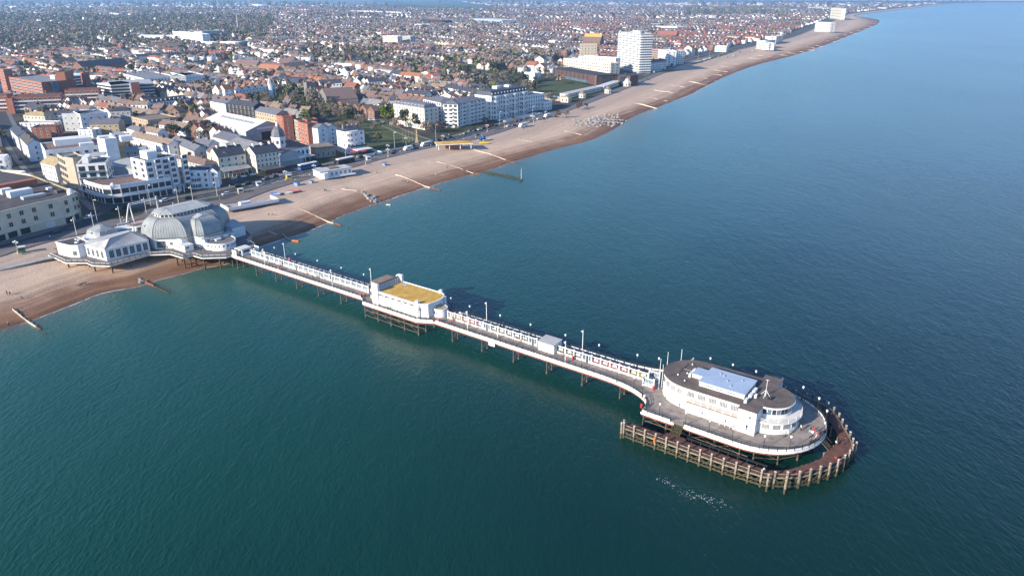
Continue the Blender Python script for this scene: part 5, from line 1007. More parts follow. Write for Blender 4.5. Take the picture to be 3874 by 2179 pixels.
for x0, x1 in ((4.2, 7.4), (11.5, 14.5), (18.2, 21)): add_box(r, 'bay', 'white', x0, -1.3, 4, x1, -.001, 17.6); [put(win_mesh(2.2, 1.7, 'white'), 'bay_window', r, ((x0 + x1) / 2, -1.3, 5.2 + f * 2.75)) for f in range(5)]
for k in range(6): add_box(r, 'floor_band', 'white', -.15, -.35, 3.2 + k * 2.8, wd + .15, -.002, 3.55 + k * 2.8)
add_box(r, 'roof_house', 'white', wd * .22, 3.5, 17.6, wd * .52, 10, 21.2); add_box(r, 'canopy', 'grey_render', wd * .62, -3.2, 3.6, wd, -.36, 4.2)
for k in range(3): add_box(r, 'canopy_column', 'white', wd * (.64 + .16 * k), -3.1, 0, wd * (.64 + .16 * k) + .4, -2.7, 3.6)
# dark glass offices with tan slab
A = roofpt(P4, (742, 330), 15.5); B = roofpt(P4, (1030, 312), 15.5)
r = bld(A, B, 16, 15.5, 'dark glass office block with white frames above the curved wing', 'offices', 'office_block', 'white2', 'flat', 'roof_grey', 5, (2.6, 2.1), 3.1, 'charcoal', 'glass_dark', lm='dark glass offices', band='white', base=.6)
wd = math.hypot(B[0] - A[0], B[1] - A[1]); add_box(r, 'penthouse', 'white', 2, 4, 15.6, wd - 8, 14, 18.4); add_box(r, 'roof_plant', 'grey_render', 6, 6, 18.41, 12, 12, 19.4)
for k in range(4): add_box(r, 'balcony_panel', 'glass_blue', .4, -.9, 2.6 + k * 3.05, wd - .4, -.75, 3.5 + k * 3.05)
A = P4(690, 540); B = P4(775, 556); bld(A, B, 7, 15.2, 'tan slab fronted tower at the corner of the glass offices', 'building', 'stair_block', 'tan', 'flat', 'roof_felt', 0, None, lm='tan corner slab')
A = P4(615, 490); B = P4(690, 535); bld(A, B, 8, 14.5, 'tan framed flats with dark balconies beside the tan slab', 'flats', 'flats', 'tan', 'flat', 'roof_grey', 4, (2.6, 2.0), 3.2, 'tan')
A = P4(430, 450); B = P4(570, 490); bld(A, B, 10, 8.5, 'white house row with a yellow lichen roof on the shopping street', 'house', 'shop_house', 'white', 'gable', 'lichen_pale', 3, (1.0, 1.3), 2.4, rh=3)
# big white store behind
A = roofpt(P4, (440, 190), 14); B = roofpt(P4, (1045, 130), 14); r = bld(A, B, 26, 14, 'large white department store with flat red brown roof', 'store', 'store', 'white', 'flat', 'roof_brown', 4, (1.6, 1.4), 4, lm='white department store', side=True)
wd = math.hypot(B[0] - A[0], B[1] - A[1])
for a in ((6, 12, 14.1, 24, 22, 17.4), (28, 14, 14.1, 36, 20, 16.6), (38, 6, 14.1, 44, 12, 17), (17, 4, 14.1, 24, 8, 15.6)): add_box(r, 'roof_house', 'white', *a)
A = roofpt(P4, (1020, 85), 19.5); B = roofpt(P4, (1140, 68), 19.5); bld(A, B, 9, 19.5, 'plain white stair tower at the end of the department store', 'tower', 'stair_tower', 'white', 'flat', 'roof_pale', 0, None, lm='plain white stair tower')
# bow fronted guest house and neighbour
A = P4(1800, 545); B = P4(2050, 548); r = bld(A, B, 11, 8.6, 'white three storey guest house with curved bay windows on the seafront', 'guest house', 'guest_house', 'white', 'flat', 'roof_felt', 3, (1.2, 1.4), 2.8, lm='bow windowed guest house'); wd = math.hypot(B[0] - A[0], B[1] - A[1])
MB().ext([(wd * .42 + 3.6 * math.cos(R(a)), 2.4 * math.sin(R(a))) for a in range(180, 361, 15)], 0, 6.2).build('bow', 'white', r); MB().ext([(wd * .42 + 3.8 * math.cos(R(a)), 2.6 * math.sin(R(a))) for a in range(180, 361, 15)], 6.2, 6.45).build('bow_roof', 'white', r)
for z in (.8, 3.9):
    for a in range(200, 341, 20): put(win_mesh(.95, 1.7, 'white'), 'bow_window', r, (wd * .42 + 3.6 * math.cos(R(a)), 2.4 * math.sin(R(a)) - .03, z), R(a + 90))
A = P4(2050, 545); B = P4(2140, 540); bld(A, B, 10, 8.2, 'white narrow house with dark ground floor next to the guest house', 'house', 'house', 'white', 'gable_front', 'slate', 3, (.95, 1.5), 3.0, rh=2.2)
# cream terraces with slate roofs
Hc = 10.5
A = roofpt(T4, (400, 632), Hc); B = roofpt(T4, (735, 582), Hc); r = bld(A, B, 11, Hc, 'cream seafront terrace with steep slate roof and green verandah', 'terrace', 'terrace', 'pale_cream', 'gable', 'slate', 3, (1.0, 1.7), 3.4, rh=4.2, chim=3, cm='pale_cream', lm='cream verandah terrace'); wd = math.hypot(B[0] - A[0], B[1] - A[1])
MB().add([(-.5, -5.5, 3.3), (wd, -5.5, 3.3), (wd, -.02, 4.9), (-.5, -.02, 4.9), (-.5, -5.5, 3.5), (wd, -5.5, 3.5), (wd, -.02, 5.1), (-.5, -.02, 5.1)], [(3, 2, 1, 0), (4, 5, 6, 7), (0, 1, 5, 4), (1, 2, 6, 5), (2, 3, 7, 6), (3, 0, 4, 7)]).build('verandah_roof', 'zinc', r)
for k in range(8): add_box(r, 'verandah_post', 'white', wd * k / 7 - .1, -5.2, 0, wd * k / 7 + .1, -5.0, 3.2)
add_box(r, 'awning', 'red_paint', wd * .3, -6.3, 2.6, wd * .62, -5.52, 3.0)
for k in range(3): add_box(r, 'forecourt_wall', 'white', wd * (.1 + .35 * k), -9.5, 0, wd * (.1 + .35 * k) + 3.2, -9.2, 1.0)
A = roofpt(T4, (855, 598), Hc); B = roofpt(T4, (1150, 552), Hc); r = bld(A, B, 12, Hc, 'cream hotel with slate roof and many small windows left of the cinema', 'hotel', 'hotel', 'pale_cream', 'gable', 'slate', 4, (.9, 1.3), 2.3, rh=3.6, chim=3, cm='white', lm='cream seafront hotel'); wd = math.hypot(B[0] - A[0], B[1] - A[1])
add_box(r, 'terrace_roof', 'roof_felt', .2, -9, 2.9, wd * .85, -.05, 3.2); add_box(r, 'terrace_front', 'glass_dark', .4, -8.7, .6, wd * .83, -8.5, 2.8); add_box(r, 'terrace_wall', 'white', -.4, -15, 0, wd * .85, -14.7, 1.0)
for k in range(12): q = MB().lathe([(.5, .72), (.5, .78)], (0, 0, 0), 8).lathe([(.05, 0), (.05, .72)], (0, 0, 0), 5).build('terrace_table', 'timber_pale' if k % 3 else 'red_paint', r, (1.5 + (k % 6) * 2.1, -12.8 + (k // 6) * 2, 0))
# domed cinema
A = T4(1165, 735); B = T4(1525, 668); r = bld(A, B, 15, 8.6, 'white cinema with an octagonal domed tower on the seafront', 'cinema', 'cinema', 'white', 'hip', 'roof_brown', 0, None, rh=4.0, lm='domed cinema'); wd = math.hypot(B[0] - A[0], B[1] - A[1])
for k in range(7):
    x = wd * (k + .5) / 7; q = MB().ext([(x - .65, 4.4), (x + .65, 4.4), (x + .65, 6.3)] + [(x + .65 * math.cos(R(a)), 6.3 + .65 * math.sin(R(a))) for a in range(20, 180, 20)] + [(x - .65, 6.3)], 0, .1).mesh('arched_window', 'glass_dark')
    o = put(q, 'arched_window', r, (0, -.002, 0)); o.rotation_euler = (R(90), 0, 0)
add_box(r, 'canopy', 'offwhite', -1.5, -4.2, 3.3, wd + 1, -.003, 3.8); MB().lathe([(2.4, 3.81), (2.4, 4.5)], (wd * .58, -4.0, 0), 16).build('canopy_drum', 'white', r)
for k in range(6): add_box(r, 'shop_front', 'glass_dark', wd * k / 6 + .4, -.3, .2, wd * (k + 1) / 6 - .4, -.05, 2.8)
for x in (wd * .5, wd * .66): MB().lathe([(.22, 0), (.2, 3.3)], (x, -5.6, 0), 8).build('column', 'white', r)
TC_ = (wd * .2, 5.5)
oc = lambda rad, z: [(TC_[0] + rad * math.cos(R(22.5 + 45 * k)), TC_[1] + rad * math.sin(R(22.5 + 45 * k)), z) for k in range(8)]
MB().loft([oc(3.9, 5), oc(3.9, 15.2)]).build('tower_wall', 'white', r); MB().loft([oc(4.3, 15.2), oc(4.3, 15.8)]).build('tower_cornice', 'white', r)
MB().loft([oc(3.9, 15.81), oc(3.85, 16.8), oc(3.5, 18.4), oc(2.7, 20), oc(1.5, 21.2), oc(.7, 21.7)]).build('tower_dome', 'slate_light', r); MB().loft([oc(.7, 21.7), oc(.7, 23), oc(.15, 24)]).build('tower_finial', 'white', r)
for k in range(8):
    a = R(45 * k); 
    for z in (8.0, 12.0): put(win_mesh(1.3, 1.9, 'offwhite'), 'tower_window', r, (TC_[0] + 3.63 * math.cos(a), TC_[1] + 3.63 * math.sin(a), z), a + math.pi / 2)
A = T4(1600, 640); B = T4(1838, 615); r = bld(A, B, 15, 5.6, 'low beige stone hall with a flat brown roof right of the cinema', 'hall', 'low_hall', 'stone', 'slab', 'roof_tan', 1, (1.1, 2.4), 2.6, oh=.6, lm='low beige hall')
# white regency hotel and its red terraces
Hr = 13.5; A = roofpt(T4, (1955, 322), Hr); B = roofpt(T4, (2180, 292), Hr); r = bld(A, B, 11, Hr, 'tall white hotel with bowed front and slate roof beside the gardens', 'hotel', 'hotel', 'white', 'hip', 'slate', 4, (1.0, 1.7), 3.2, rh=2.2, chim=4, cm='slate_light', lm='tall white hotel'); wd = math.hypot(B[0] - A[0], B[1] - A[1])
MB().ext([(wd * .32 + 4.2 * math.cos(R(a)), 2.2 * math.sin(R(a))) for a in range(180, 361, 15)], 0, Hr + .3).build('bow', 'white', r)
for f in range(4):
    for a in (215, 250, 290, 325): put(win_mesh(1.0, 1.7, 'white'), 'bow_window', r, (wd * .32 + 4.2 * math.cos(R(a)), 2.2 * math.sin(R(a)) - .04, 1 + f * 3.25), R(a + 90))
add_box(r, 'balcony', 'black', wd * .1, -2.9, 4.0, wd * .95, -2.4, 4.9); add_box(r, 'awning', 'white2', 2, -9, 2.8, wd, -2.9, 3.1); add_box(r, 'awning', 'red_paint', -1, -10, 2.4, 3.5, -4, 2.7); add_box(r, 'awning', 'red_paint', 4.5, -11.5, 2.3, 7, -9.2, 2.6); add_box(r, 'terrace_wall', 'white', -2, -14.5, 0, wd + 3, -14.2, 1.3); add_box(r, 'terrace_wall', 'white', wd + 3, -14.2, 0, wd + 3.3, -3, 1.3)
A = roofpt(T4, (1615, 280), 12); B = roofpt(T4, (1735, 262), 12); bld(A, B, 9, 12, 'plain white gable fronted house left of the tall white hotel', 'house', 'house', 'white', 'gable_front', 'slate_light', 4, (.9, 1.2), 4, rh=2.2)
A = roofpt(T4, (1735, 275), 11); B = roofpt(T4, (1850, 262), 11); bld(A, B, 9, 11, 'white house with rounded gable squeezed beside the tall white hotel', 'house', 'house', 'white2', 'gable_front', 'slate_light', 4, (.9, 1.2), 3.2, rh=2)
# brick flats behind, running inland
def row(c, a, b, H, D, *k, **kw): return bld(roofpt(c, a, H), roofpt(c, b, H), D, H, *k, **kw)
row(T4, (1370, 205), (1490, 235), 14, 8, 'orange brick block of flats with white balconies nearest the sea', 'flats', 'flats', 'brick_orange', 'flat', 'roof_felt', 5, (1.4, 1.5), 3.2, lm='orange brick flats')
row(T4, (1490, 185), (1618, 172), 15, 8, 'dark brick flats with a red roof box beside the white gables', 'flats', 'flats', 'brick', 'flat', 'roof_felt', 5, (1.2, 1.4), 3.0)
row(T4, (1310, 170), (1380, 200), 13, 9, 'pale stone flats between two brick blocks', 'flats', 'flats', 'stone', 'flat', 'roof_felt', 5, (1.2, 1.4), 2.6)
row(T4, (1195, 150), (1308, 142), 15, 9, 'tall dark brick block beside the stone flats', 'flats', 'flats', 'brick', 'flat', 'slate_light', 5, (1.0, 1.4), 3.4)
row(T4, (1110, 130), (1195, 145), 14.5, 10, 'orange brick end block of the long flats row', 'flats', 'flats', 'brick_orange', 'flat', 'slate', 5, (1.0, 1.4), 3)
row(T4, (850, 65), (1110, 115), 14, 10, 'long yellow brick row of old flats with slate roofs', 'flats', 'flats', 'brick_yellow', 'gable', 'slate_light', 5, (1.1, 1.6), 3, rh=2.5, lm='yellow brick flats')
row(T3, (510, 680), (840, 720), 14, 10, 'black fronted tall house row with an orange brick end', 'terrace', 'terrace', 'charcoal', 'gable', 'slate', 4, (1.1, 1.9), 4.2, 'pale_cream', rh=2.5, chim=2, lm='black fronted terrace')
row(T3, (300, 655), (490, 690), 12, 9, 'white stucco house row left of the black fronted terrace', 'terrace', 'terrace', 'white', 'gable', 'slate_light', 4, (.9, 1.4), 2.8, rh=2, chim=2)
# long sheds and depot
A = roofpt(T4, (190, 192), 7); B = roofpt(T4, (740, 322), 7); r = bld(A, B, 32, 7, 'large depot shed with a long white gabled roof', 'depot', 'depot_shed', 'grey_render', 'gable', 'roof_white', 0, None, rh=5.2, lm='white roofed depot'); wd = math.hypot(B[0] - A[0], B[1] - A[1])
sk = MB().box(-1.0, 0, 0, 1.0, 2.4, .14).mesh('skylight', 'roof_grey')
for k in range(13): o = put(sk, 'skylight', r, (wd * (.2 + .055 * k), 9.5, 7 + 9.5 / 16 * 5.2 + .22)); o.rotation_euler = (math.atan2(5.2, 16), 0, 0)
add_box(r, 'doorway', 'charcoal', wd + .01, 11, .1, wd + .12, 21, 5.5); add_box(r, 'sign_board', 'white', wd + .01, 8, 7.5, wd + .15, 24, 8.6)
A = roofpt(T4, (490, 470), 5.5); B = roofpt(T4, (1120, 640), 5.5); bld(A, B, 17, 5.5, 'long low workshop under a plain grey roof behind the terraces', 'workshop', 'workshop', 'grey_render', 'gable', 'roof_grey', 0, None, rh=3, lm='grey roofed workshop')
A = roofpt(T4, (330, 375), 6); B = roofpt(T4, (560, 440), 6); bld(A, B, 15, 6, 'low shed with blue grey roof and maroon end behind the terraces', 'workshop', 'workshop', 'grey_render', 'gable', 'slate_light', 0, None, rh=2.5)
A = roofpt(P4, (980, 300), 9); B = roofpt(P4, (1300, 330), 9); bld(A, B, 18, 7.5, 'wide warehouse under shallow grey green roofs behind the white wing', 'warehouse', 'warehouse', 'grey_render', 'hip', 'zinc', 0, None, rh=3.2, lm='grey green warehouse')
# terraces round the inner streets (white backs and chimneys)
for c, a, b, H, D, wl, rm_, rt, lb in (
    (P4, (1260, 40), (1640, 130), 9.5, 8, 'white', 'roof_tan', 'gable', 'white backed terrace with tan roofs behind the six storey flats'),
    (P4, (1655, 85), (1890, 190), 9, 8, 'pale_cream', 'slate_light', 'gable', 'cream rear wings with a grey hipped roof behind the bow windows'),
    (P4, (1870, 110), (2030, 130), 8.5, 8, 'white', 'slate_light', 'gable', 'white end house with a tall blank gable wall'),
    (P4, (1720, 260), (1990, 330), 7, 8, 'cream', 'roof_brown', 'hip', 'small cream rear house behind the guest house'),
    (P4, (1460, 120), (1560, 150), 6, 6, 'white', 'slate', 'gable', 'low white rear wing with slate roof'),
    (P4, (2010, 180), (2110, 250), 10, 9, 'pale_cream', 'roof_brown', 'gable', 'cream chimney end of the verandah terrace'),
    (T2, (1090, 810), (1440, 800), 9, 14, 'brick_yellow', 'slate_light', 'gable', 'large pale hall with slate roof and small windows'),
    (T2, (890, 660), (975, 700), 12, 18, 'white', 'roof_grey', 'flat', 'white blank gabled block above the pale hall'),
    (T2, (980, 690), (1180, 640), 12, 14, 'grey_render', 'roof_grey', 'flat', 'tall grey rendered block with a blank side'),
    (T2, (1255, 640), (1340, 665), 9, 8, 'white', 'roof_brown', 'gable_front', 'white gable end house beside the grey block'),
    (T2, (1340, 650), (1580, 640), 10, 10, 'grey_render', 'slate', 'hip', 'grey rendered corner house with bay windows'),
    (T2, (1600, 725), (1800, 770), 7.5, 22, 'brick_yellow', 'roof_tan', 'flat', 'flat tan roofed hall among the terraces'),
    (T2, (280, 700), (540, 710), 8.5, 9, 'cream', 'lichen_pale', 'hip', 'cream house pair with yellow lichen roofs'),
    (T2, (540, 700), (880, 690), 8, 9, 'white2', 'slate', 'gable', 'grey white terrace with dormers left of the white block'),
    (T2, (380, 860), (680, 850), 7, 12, 'brick', 'roof_felt', 'flat', 'dark brick yard building with a flat roof'),
    (T2, (235, 800), (660, 800), 6, 9, 'white2', 'roof_tan', 'flat', 'low white rear buildings along the yard'),
    (T2, (120, 860), (215, 960), 9, 9, 'white', 'slate', 'gable', 'white shop row on the far side of the shopping street'),
    (T2, (235, 960), (330, 1060), 10, 8, 'white', 'roof_felt', 'gable', 'white shop house row nearer the camera on the shopping street'),
    (T2, (1540, 860), (1690, 900), 8, 7, 'white', 'slate_light', 'hip', 'white bay fronted end house of the inner terrace'),
    (T2, (1690, 880), (1920, 920), 8, 7, 'white', 'roof_tan', 'gable', 'white terrace with tan roof stripes behind the stair tower'),
    (T2, (1375, 945), (1560, 925), 5, 8, 'white', 'roof_pale', 'flat', 'low white flat roofed annexe above the stair tower'),
    (T2, (945, 880), (1120, 890), 6, 8, 'white', 'roof_pale', 'flat', 'white rooftop house on the store'),
    (P4, (1210, 200), (1420, 190), 6.5, 9, 'grey_render', 'zinc', 'gable', 'small shed with twin grey gables in the yard'),
    (P4, (-120, 270), (40, 260), 9, 10, 'white', 'roof_white', 'flat', 'white building at the left edge across the shopping street'),
    (P4, (-200, 430), (80, 440), 4.5, 12, 'white', 'roof_white', 'flat', 'low white flat roofed building at the left edge'),
    ):
    bld(roofpt(c, a, H), roofpt(c, b, H), D, H, lb, 'building', 'town_building', wl, rt, rm_, 3, (1.0, 1.4), 3.0, rh=2.6, chim=2 if rt != 'flat' else 0)
# slate roofed dormer terrace behind
row(T2, (1790, 560), (2310, 500), 8.5, 9, 'pale grey terrace with a dark slate roof full of dormers', 'terrace', 'terrace', 'white2', 'mansard', 'slate', 3, (1.0, 1.4), 2.6, rh=2.6, lm='dormer terrace')
row(T2, (1550, 570), (1790, 570), 8.5, 9, 'pale terrace with tan ridged roof left of the dormer terrace', 'terrace', 'terrace', 'white2', 'gable', 'roof_tan', 3, (1.0, 1.4), 2.6, rh=2.6, chim=3)

# ---- inland landmarks: brick offices, car park, flats
A = roofpt(T2, (85, 235), 17); B = roofpt(T2, (500, 305), 17); r = bld(A, B, 30, 17, 'long brick office block with orange and pale window bands', 'offices', 'office_block', 'brick_orange', 'flat', 'roof_grey', 6, (2.6, 1.3), 3.0, 'white2', lm='banded brick offices', band='brick_orange'); wd = math.hypot(B[0] - A[0], B[1] - A[1])
add_box(r, 'end_wall', 'brick', wd, .2, 0, wd + .4, 29.8, 17.6); add_box(r, 'stair_glass', 'glass_blue', wd + .4, 8, 0, wd + 2.4, 14, 17.2); add_box(r, 'roof_house', 'white', wd * .62, 20, 17.1, wd * .74, 27, 20.5)
A = roofpt(T2, (-30, 130), 24); B = roofpt(T2, (40, 150), 24); bld(A, B, 7, 24, 'red brick tower with pale window strip at the left edge', 'tower', 'stair_tower', 'brick_orange', 'flat', 'roof_grey', 8, (1.4, 1.5), 3, lm='left brick tower')
for a, b, H, lb in (((785, 180), (885, 150), 24, 'tallest red brick stair tower of the car park'), ((1018, 185), (1085, 180), 21, 'right hand red brick stair tower of the car park')): bld(roofpt(T2, a, H), roofpt(T2, b, H), 8, H, lb, 'tower', 'stair_tower', 'brick_orange', 'flat', 'roof_felt', 0, None, lm='tallest brick stair tower' if H == 24 else None)
for a, b, D, lb in (((1185, 320), (1350, 345), 22, 'white banded end of the multi storey car park'), ((1352, 345), (1870, 318), 40, 'multi storey car park with white bands between dark openings'), ((705, 215), (800, 235), 20, 'far white banded ramp end of the car park')):
    A = roofpt(T2, a, 15); B = roofpt(T2, b, 15); r = bld(A, B, D, 15, lb, 'car park', 'car_park', 'charcoal', 'flat', 'roof_grey', 0, None, par=.5, lm='multi storey car park' if D == 40 else None); wd = math.hypot(B[0] - A[0], B[1] - A[1])
    for k in range(6): add_box(r, 'parapet_band', 'white' if D != 40 else 'grey_render', -.3, -.3, 1.2 + 2.75 * k, wd + .3, D + .1, 2.3 + 2.75 * k)
    if D == 40: add_box(r, 'stair_core', 'brick', wd * .46, -2.2, 0, wd * .66, -.31, 17.5); add_box(r, 'white_fin', 'white', wd * .43, -2.2, 0, wd * .46, -.31, 17.5)
for a, b, H, st_, lb in (((150, 480), (740, 455), 13, 4, 'stepped dark brick flats with white balconies in front of the offices'), ((780, 400), (1200, 385), 13, 4, 'stepped dark brick flats in front of the car park towers'), ((-300, 470), (80, 460), 13, 4, 'dark brick flats at the left edge')):
    r = row(T2, a, b, H, 14, lb, 'flats', 'flats', 'brick', 'flat', 'roof_felt', st_, (1.9, 1.5), 3.2, lm='stepped brick flats' if a[0] == 150 else None); wd = math.hypot(*(q - p for p, q in zip(roofpt(T2, a, H), roofpt(T2, b, H))))
    for k in range(st_ - 1): add_box(r, 'balcony', 'white2', .5, -1.6, 2.9 + 3.1 * k, wd - .5, -1.4, 3.8 + 3.1 * k)
A = roofpt(T2, (145, 500), 12); B = roofpt(T2, (205, 480), 12); bld(A, B, 5, 12, 'orange brick sloping buttress wall beside the stepped flats', 'building', 'stair_block', 'brick_orange', 'flat', 'roof_felt', 0, None)
row(T2, (1000, 110), (1560, 60), 9, 18, 'long dark slate roof with white rooflights', 'hall', 'long_hall', 'brick_brown', 'gable', 'slate', 1, (1.2, 1.6), 4, rh=6, lm='long slate roof')
row(T2, (690, 60), (940, 40), 8, 16, 'old school hall with tan roof and white gable spire', 'hall', 'school_hall', 'stone', 'gable', 'roof_brown', 2, (1.2, 1.6), 4, rh=5)
row(T2, (1500, 200), (1750, 260), 9, 34, 'wide white edged civic block with a grey flat roof', 'building', 'civic_block', 'white', 'flat', 'roof_grey', 3, (1.6, 1.4), 2.6, lm='white edged civic block')
row(T2, (2075, 180), (2260, 225), 10, 20, 'white civic offices with small square windows', 'offices', 'office_block', 'white', 'flat', 'roof_grey', 3, (1.2, 1.2), 2.2)
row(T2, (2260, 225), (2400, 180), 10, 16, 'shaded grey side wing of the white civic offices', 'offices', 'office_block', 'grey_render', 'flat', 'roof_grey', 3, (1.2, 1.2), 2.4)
# hospital blocks on the skyline
r = row(T1, (1680, 310), (1970, 340), 21, 14, 'tall white hospital block with rows of windows', 'hospital', 'hospital_block', 'white', 'flat', 'roof_pale', 6, (1.8, 1.4), 4, lm='white hospital block', band='white2')
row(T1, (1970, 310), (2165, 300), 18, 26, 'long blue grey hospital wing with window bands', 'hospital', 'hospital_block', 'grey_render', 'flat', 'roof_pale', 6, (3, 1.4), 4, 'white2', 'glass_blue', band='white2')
row(T1, (1340, 360), (1690, 365), 9, 22, 'low white hall with a rounded roof left of the hospital', 'hall', 'hospital_hall', 'white', 'gable', 'roof_white', 2, (2, 1.4), 6, rh=3.5)
row(T1, (1430, 460), (1800, 450), 7, 26, 'red brown roofed school in front of the hospital', 'school', 'school', 'pale_cream', 'hip', 'roof_brown', 1, (2, 1.5), 5, rh=5, lm='red brown roofed school')
row(T1, (1980, 410), (2065, 420), 9, 12, 'small white cube block by the hospital', 'building', 'clinic', 'white', 'flat', 'roof_pale', 2, (1.5, 1.3), 4)
row(T1, (2145, 410), (2290, 420), 9, 14, 'white clinic with dark ribbon windows', 'building', 'clinic', 'white', 'flat', 'roof_pale', 2, (2.4, 1.2), 3.2)
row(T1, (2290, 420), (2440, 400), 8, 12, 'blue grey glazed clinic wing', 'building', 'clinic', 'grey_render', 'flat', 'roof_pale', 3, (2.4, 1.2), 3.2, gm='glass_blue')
row(T7, (75, 380), (150, 385), 8, 30, 'brown roofed supermarket with a cream gable', 'store', 'supermarket', 'pale_cream', 'gable_front', 'roof_brown', 1, (2, 2), 6, rh=4)
row(T7, (335, 385), (640, 380), 8, 30, 'grey roofed sports hall', 'hall', 'sports_hall', 'grey_render', 'hip', 'slate_light', 0, None, rh=4)
# terraces along the road to the hospital
for k in range(11):
    x = 1330 + k * 64; row(T1, (x, 555 - k * 3.2), (x + 62, 552 - k * 3.2), 6.5, 9, 'grey white terrace house with party wall ridges, number %s from the left in the row' % ['one', 'two', 'three', 'four', 'five', 'six', 'seven', 'eight', 'nine', 'ten', 'eleven'][k], 'house', 'terraced_house', 'white2', 'gable', 'slate', 2, (1.2, 1.3), 3.2, rh=3.2, chim=1, group='terrace on the hospital road', lm='hospital road terrace' if k == 5 else None)
# school with brown roofs, and the tudor gabled terrace with turrets
row(T3, (600, 200), (870, 215), 9, 12, 'brown roofed brick school wing with tall cream windows', 'school', 'school_wing', 'brick_yellow', 'gable', 'roof_brown', 2, (2, 2.2), 4, rh=5, lm='brown roofed school')
row(T3, (880, 250), (1110, 275), 8, 11, 'orange roofed school wing nearest the camera', 'school', 'school_wing', 'stone', 'gable', 'roof_orange', 1, (1.6, 2), 5, rh=4.5)
row(T3, (1120, 180), (1240, 200), 9, 22, 'tall hipped brown school roof at the right of the school', 'school', 'school_wing', 'pale_cream', 'gable', 'roof_brown', 2, (2, 2), 4, rh=5)
row(T3, (1230, 250), (1480, 230), 7, 12, 'dark brown long school roof with an orange edged gable', 'school', 'school_wing', 'brick_brown', 'gable', 'roof_brown', 1, (1.4, 1.5), 4, rh=5)
A = roofpt(T3, (330, 520), 10.5); B = roofpt(T3, (600, 530), 10.5); bld(A, B, 12, 10.5, 'white mansion row with orange gables and a corner turret', 'terrace', 'mansion_terrace', 'white', 'flat', 'roof_red', 4, (1.2, 1.7), 3.4, lm='orange gabled mansion row')
for k in range(2): row(T3, (345 + k * 75, 505), (405 + k * 75, 512), 12.5, 9, ['left', 'right'][k] + ' orange roofed gable on the sunny end of the mansion row', 'building', 'gable_house', 'white', 'gable_front', 'roof_orange', 4, (1, 1.5), 2.4, rh=3.5, foot=False)
for k in range(6):
    x = 615 + k * 81; y = 525 - k * 11; row(T3, (x, y), (x + 78, y - 10), 11, 11, ['first', 'second', 'third', 'fourth', 'fifth', 'sixth'][k] + ' half timbered gable house of the shaded mansion row', 'house', 'gable_house', 'white', 'gable_front', 'roof_orange' if k % 2 else 'roof_brown', 4, (1.2, 1.5), 2.8, rh=4, group='half timbered mansion row', chim=1)
for (x, y), lb in (((525, 480), 'white ogee turret above the left of the mansion row'), ((1035, 450), 'white ogee turret above the right of the mansion row')):
    p = roofpt(T3, (x, y), 13); r = tag(empty('turret', (*p, 4.9)), lb, 'turret'); MB().lathe([(2.3, 0), (2.3, 13.5), (2.6, 13.6), (2.6, 14)], n=8).build('turret_wall', 'white', r); MB().lathe([(2.4, 14), (2.2, 15.5), (1.2, 17), (.5, 17.8), (.5, 19), (.1, 20)], n=8).build('turret_cap', 'grey_render', r)
# church with square flint tower
A = roofpt(T3, (1478, 440), 17); B = roofpt(T3, (1590, 432), 17); r = bld(A, B, 7, 17, 'square flint church tower standing among bare trees', 'church', 'church_tower', 'flint', 'flat', 'roof_felt', 3, (1, 2.2), 5, lm='flint church tower')
for x, y in ((0, 0), (1, 0), (0, 1), (1, 1)): w_ = math.hypot(B[0] - A[0], B[1] - A[1]); add_box(r, 'pinnacle', 'flint', x * (w_ - 1), y * 6, 17.7, x * (w_ - 1) + 1, y * 6 + 1, 19.3)
row(T3, (1620, 560), (1740, 640), 8, 26, 'church nave with a dark orange tiled roof', 'church', 'church_nave', 'flint', 'gable_front', 'roof_brown', 1, (1, 3), 4, rh=7)
row(T3, (1640, 440), (1910, 430), 7.5, 9, 'white terrace with blue slate roofs right of the church tower', 'terrace', 'terrace', 'white', 'gable', 'slate', 2, (1.2, 1.5), 3, rh=3, chim=4)
for k in range(2): row(T3, (2045 + k * 90, 415), (2135 + k * 90, 420), 8, 10, ['left', 'right'][k] + ' of two pale twin gables beyond the church', 'house', 'gable_house', 'pale_cream', 'gable_front', 'slate', 2, (1, 1.4), 3, rh=3.6)
row(T3, (2235, 420), (2445, 410), 9, 10, 'blue grey terrace with bay windows right of the twin gables', 'terrace', 'terrace', 'white2', 'gable', 'slate', 3, (1.4, 1.5), 2.8, rh=3, chim=3)
for k in range(5): row(T3, (1840 + k * 95, 690 + k * 18), (1925 + k * 95, 705 + k * 18), 6.5, 9, ['first', 'second', 'third', 'fourth', 'fifth'][k] + ' almshouse with white edged gables by the gardens', 'house', 'almshouse', 'brick_brown', 'gable_front', 'roof_brown', 2, (1, 1.3), 3, rh=3, group='gabled houses by the gardens')

# ---- blocks along the gardens and seafront to the east
r = row(T5, (285, 500), (660, 560), 15, 13, 'long cream regency terrace with grey mansard facing the gardens', 'terrace', 'terrace', 'pale_cream', 'mansard', 'slate_light', 5, (1.0, 1.7), 2.9, rh=2.6, lm='long cream terrace')
A = T5(660, 715); B = T5(870, 770); r = bld(A, B, 18, 17.5, 'white modern flats left wing with stacked dark balconies', 'flats', 'flats', 'white', 'hip', 'slate_light', 6, (1.7, 1.7), 3.0, rh=2.6, lm='white modern flats', oh=.6)
A = T5(900, 780); B = T5(1075, 785); r = bld(A, B, 19, 17, 'white modern flats corner wing with rounded balconies', 'flats', 'flats', 'white', 'hip', 'slate_light', 6, (2.2, 1.8), 3.4, rh=2.6, oh=.6); wd = math.hypot(B[0] - A[0], B[1] - A[1])
for f in range(5): MB().ext([(wd * .42 + 3.2 * math.cos(R(a)), 1.7 * math.sin(R(a))) for a in range(180, 361, 20)], 2.4 + f * 2.8, 3.4 + f * 2.8).build('balcony', 'white', r)
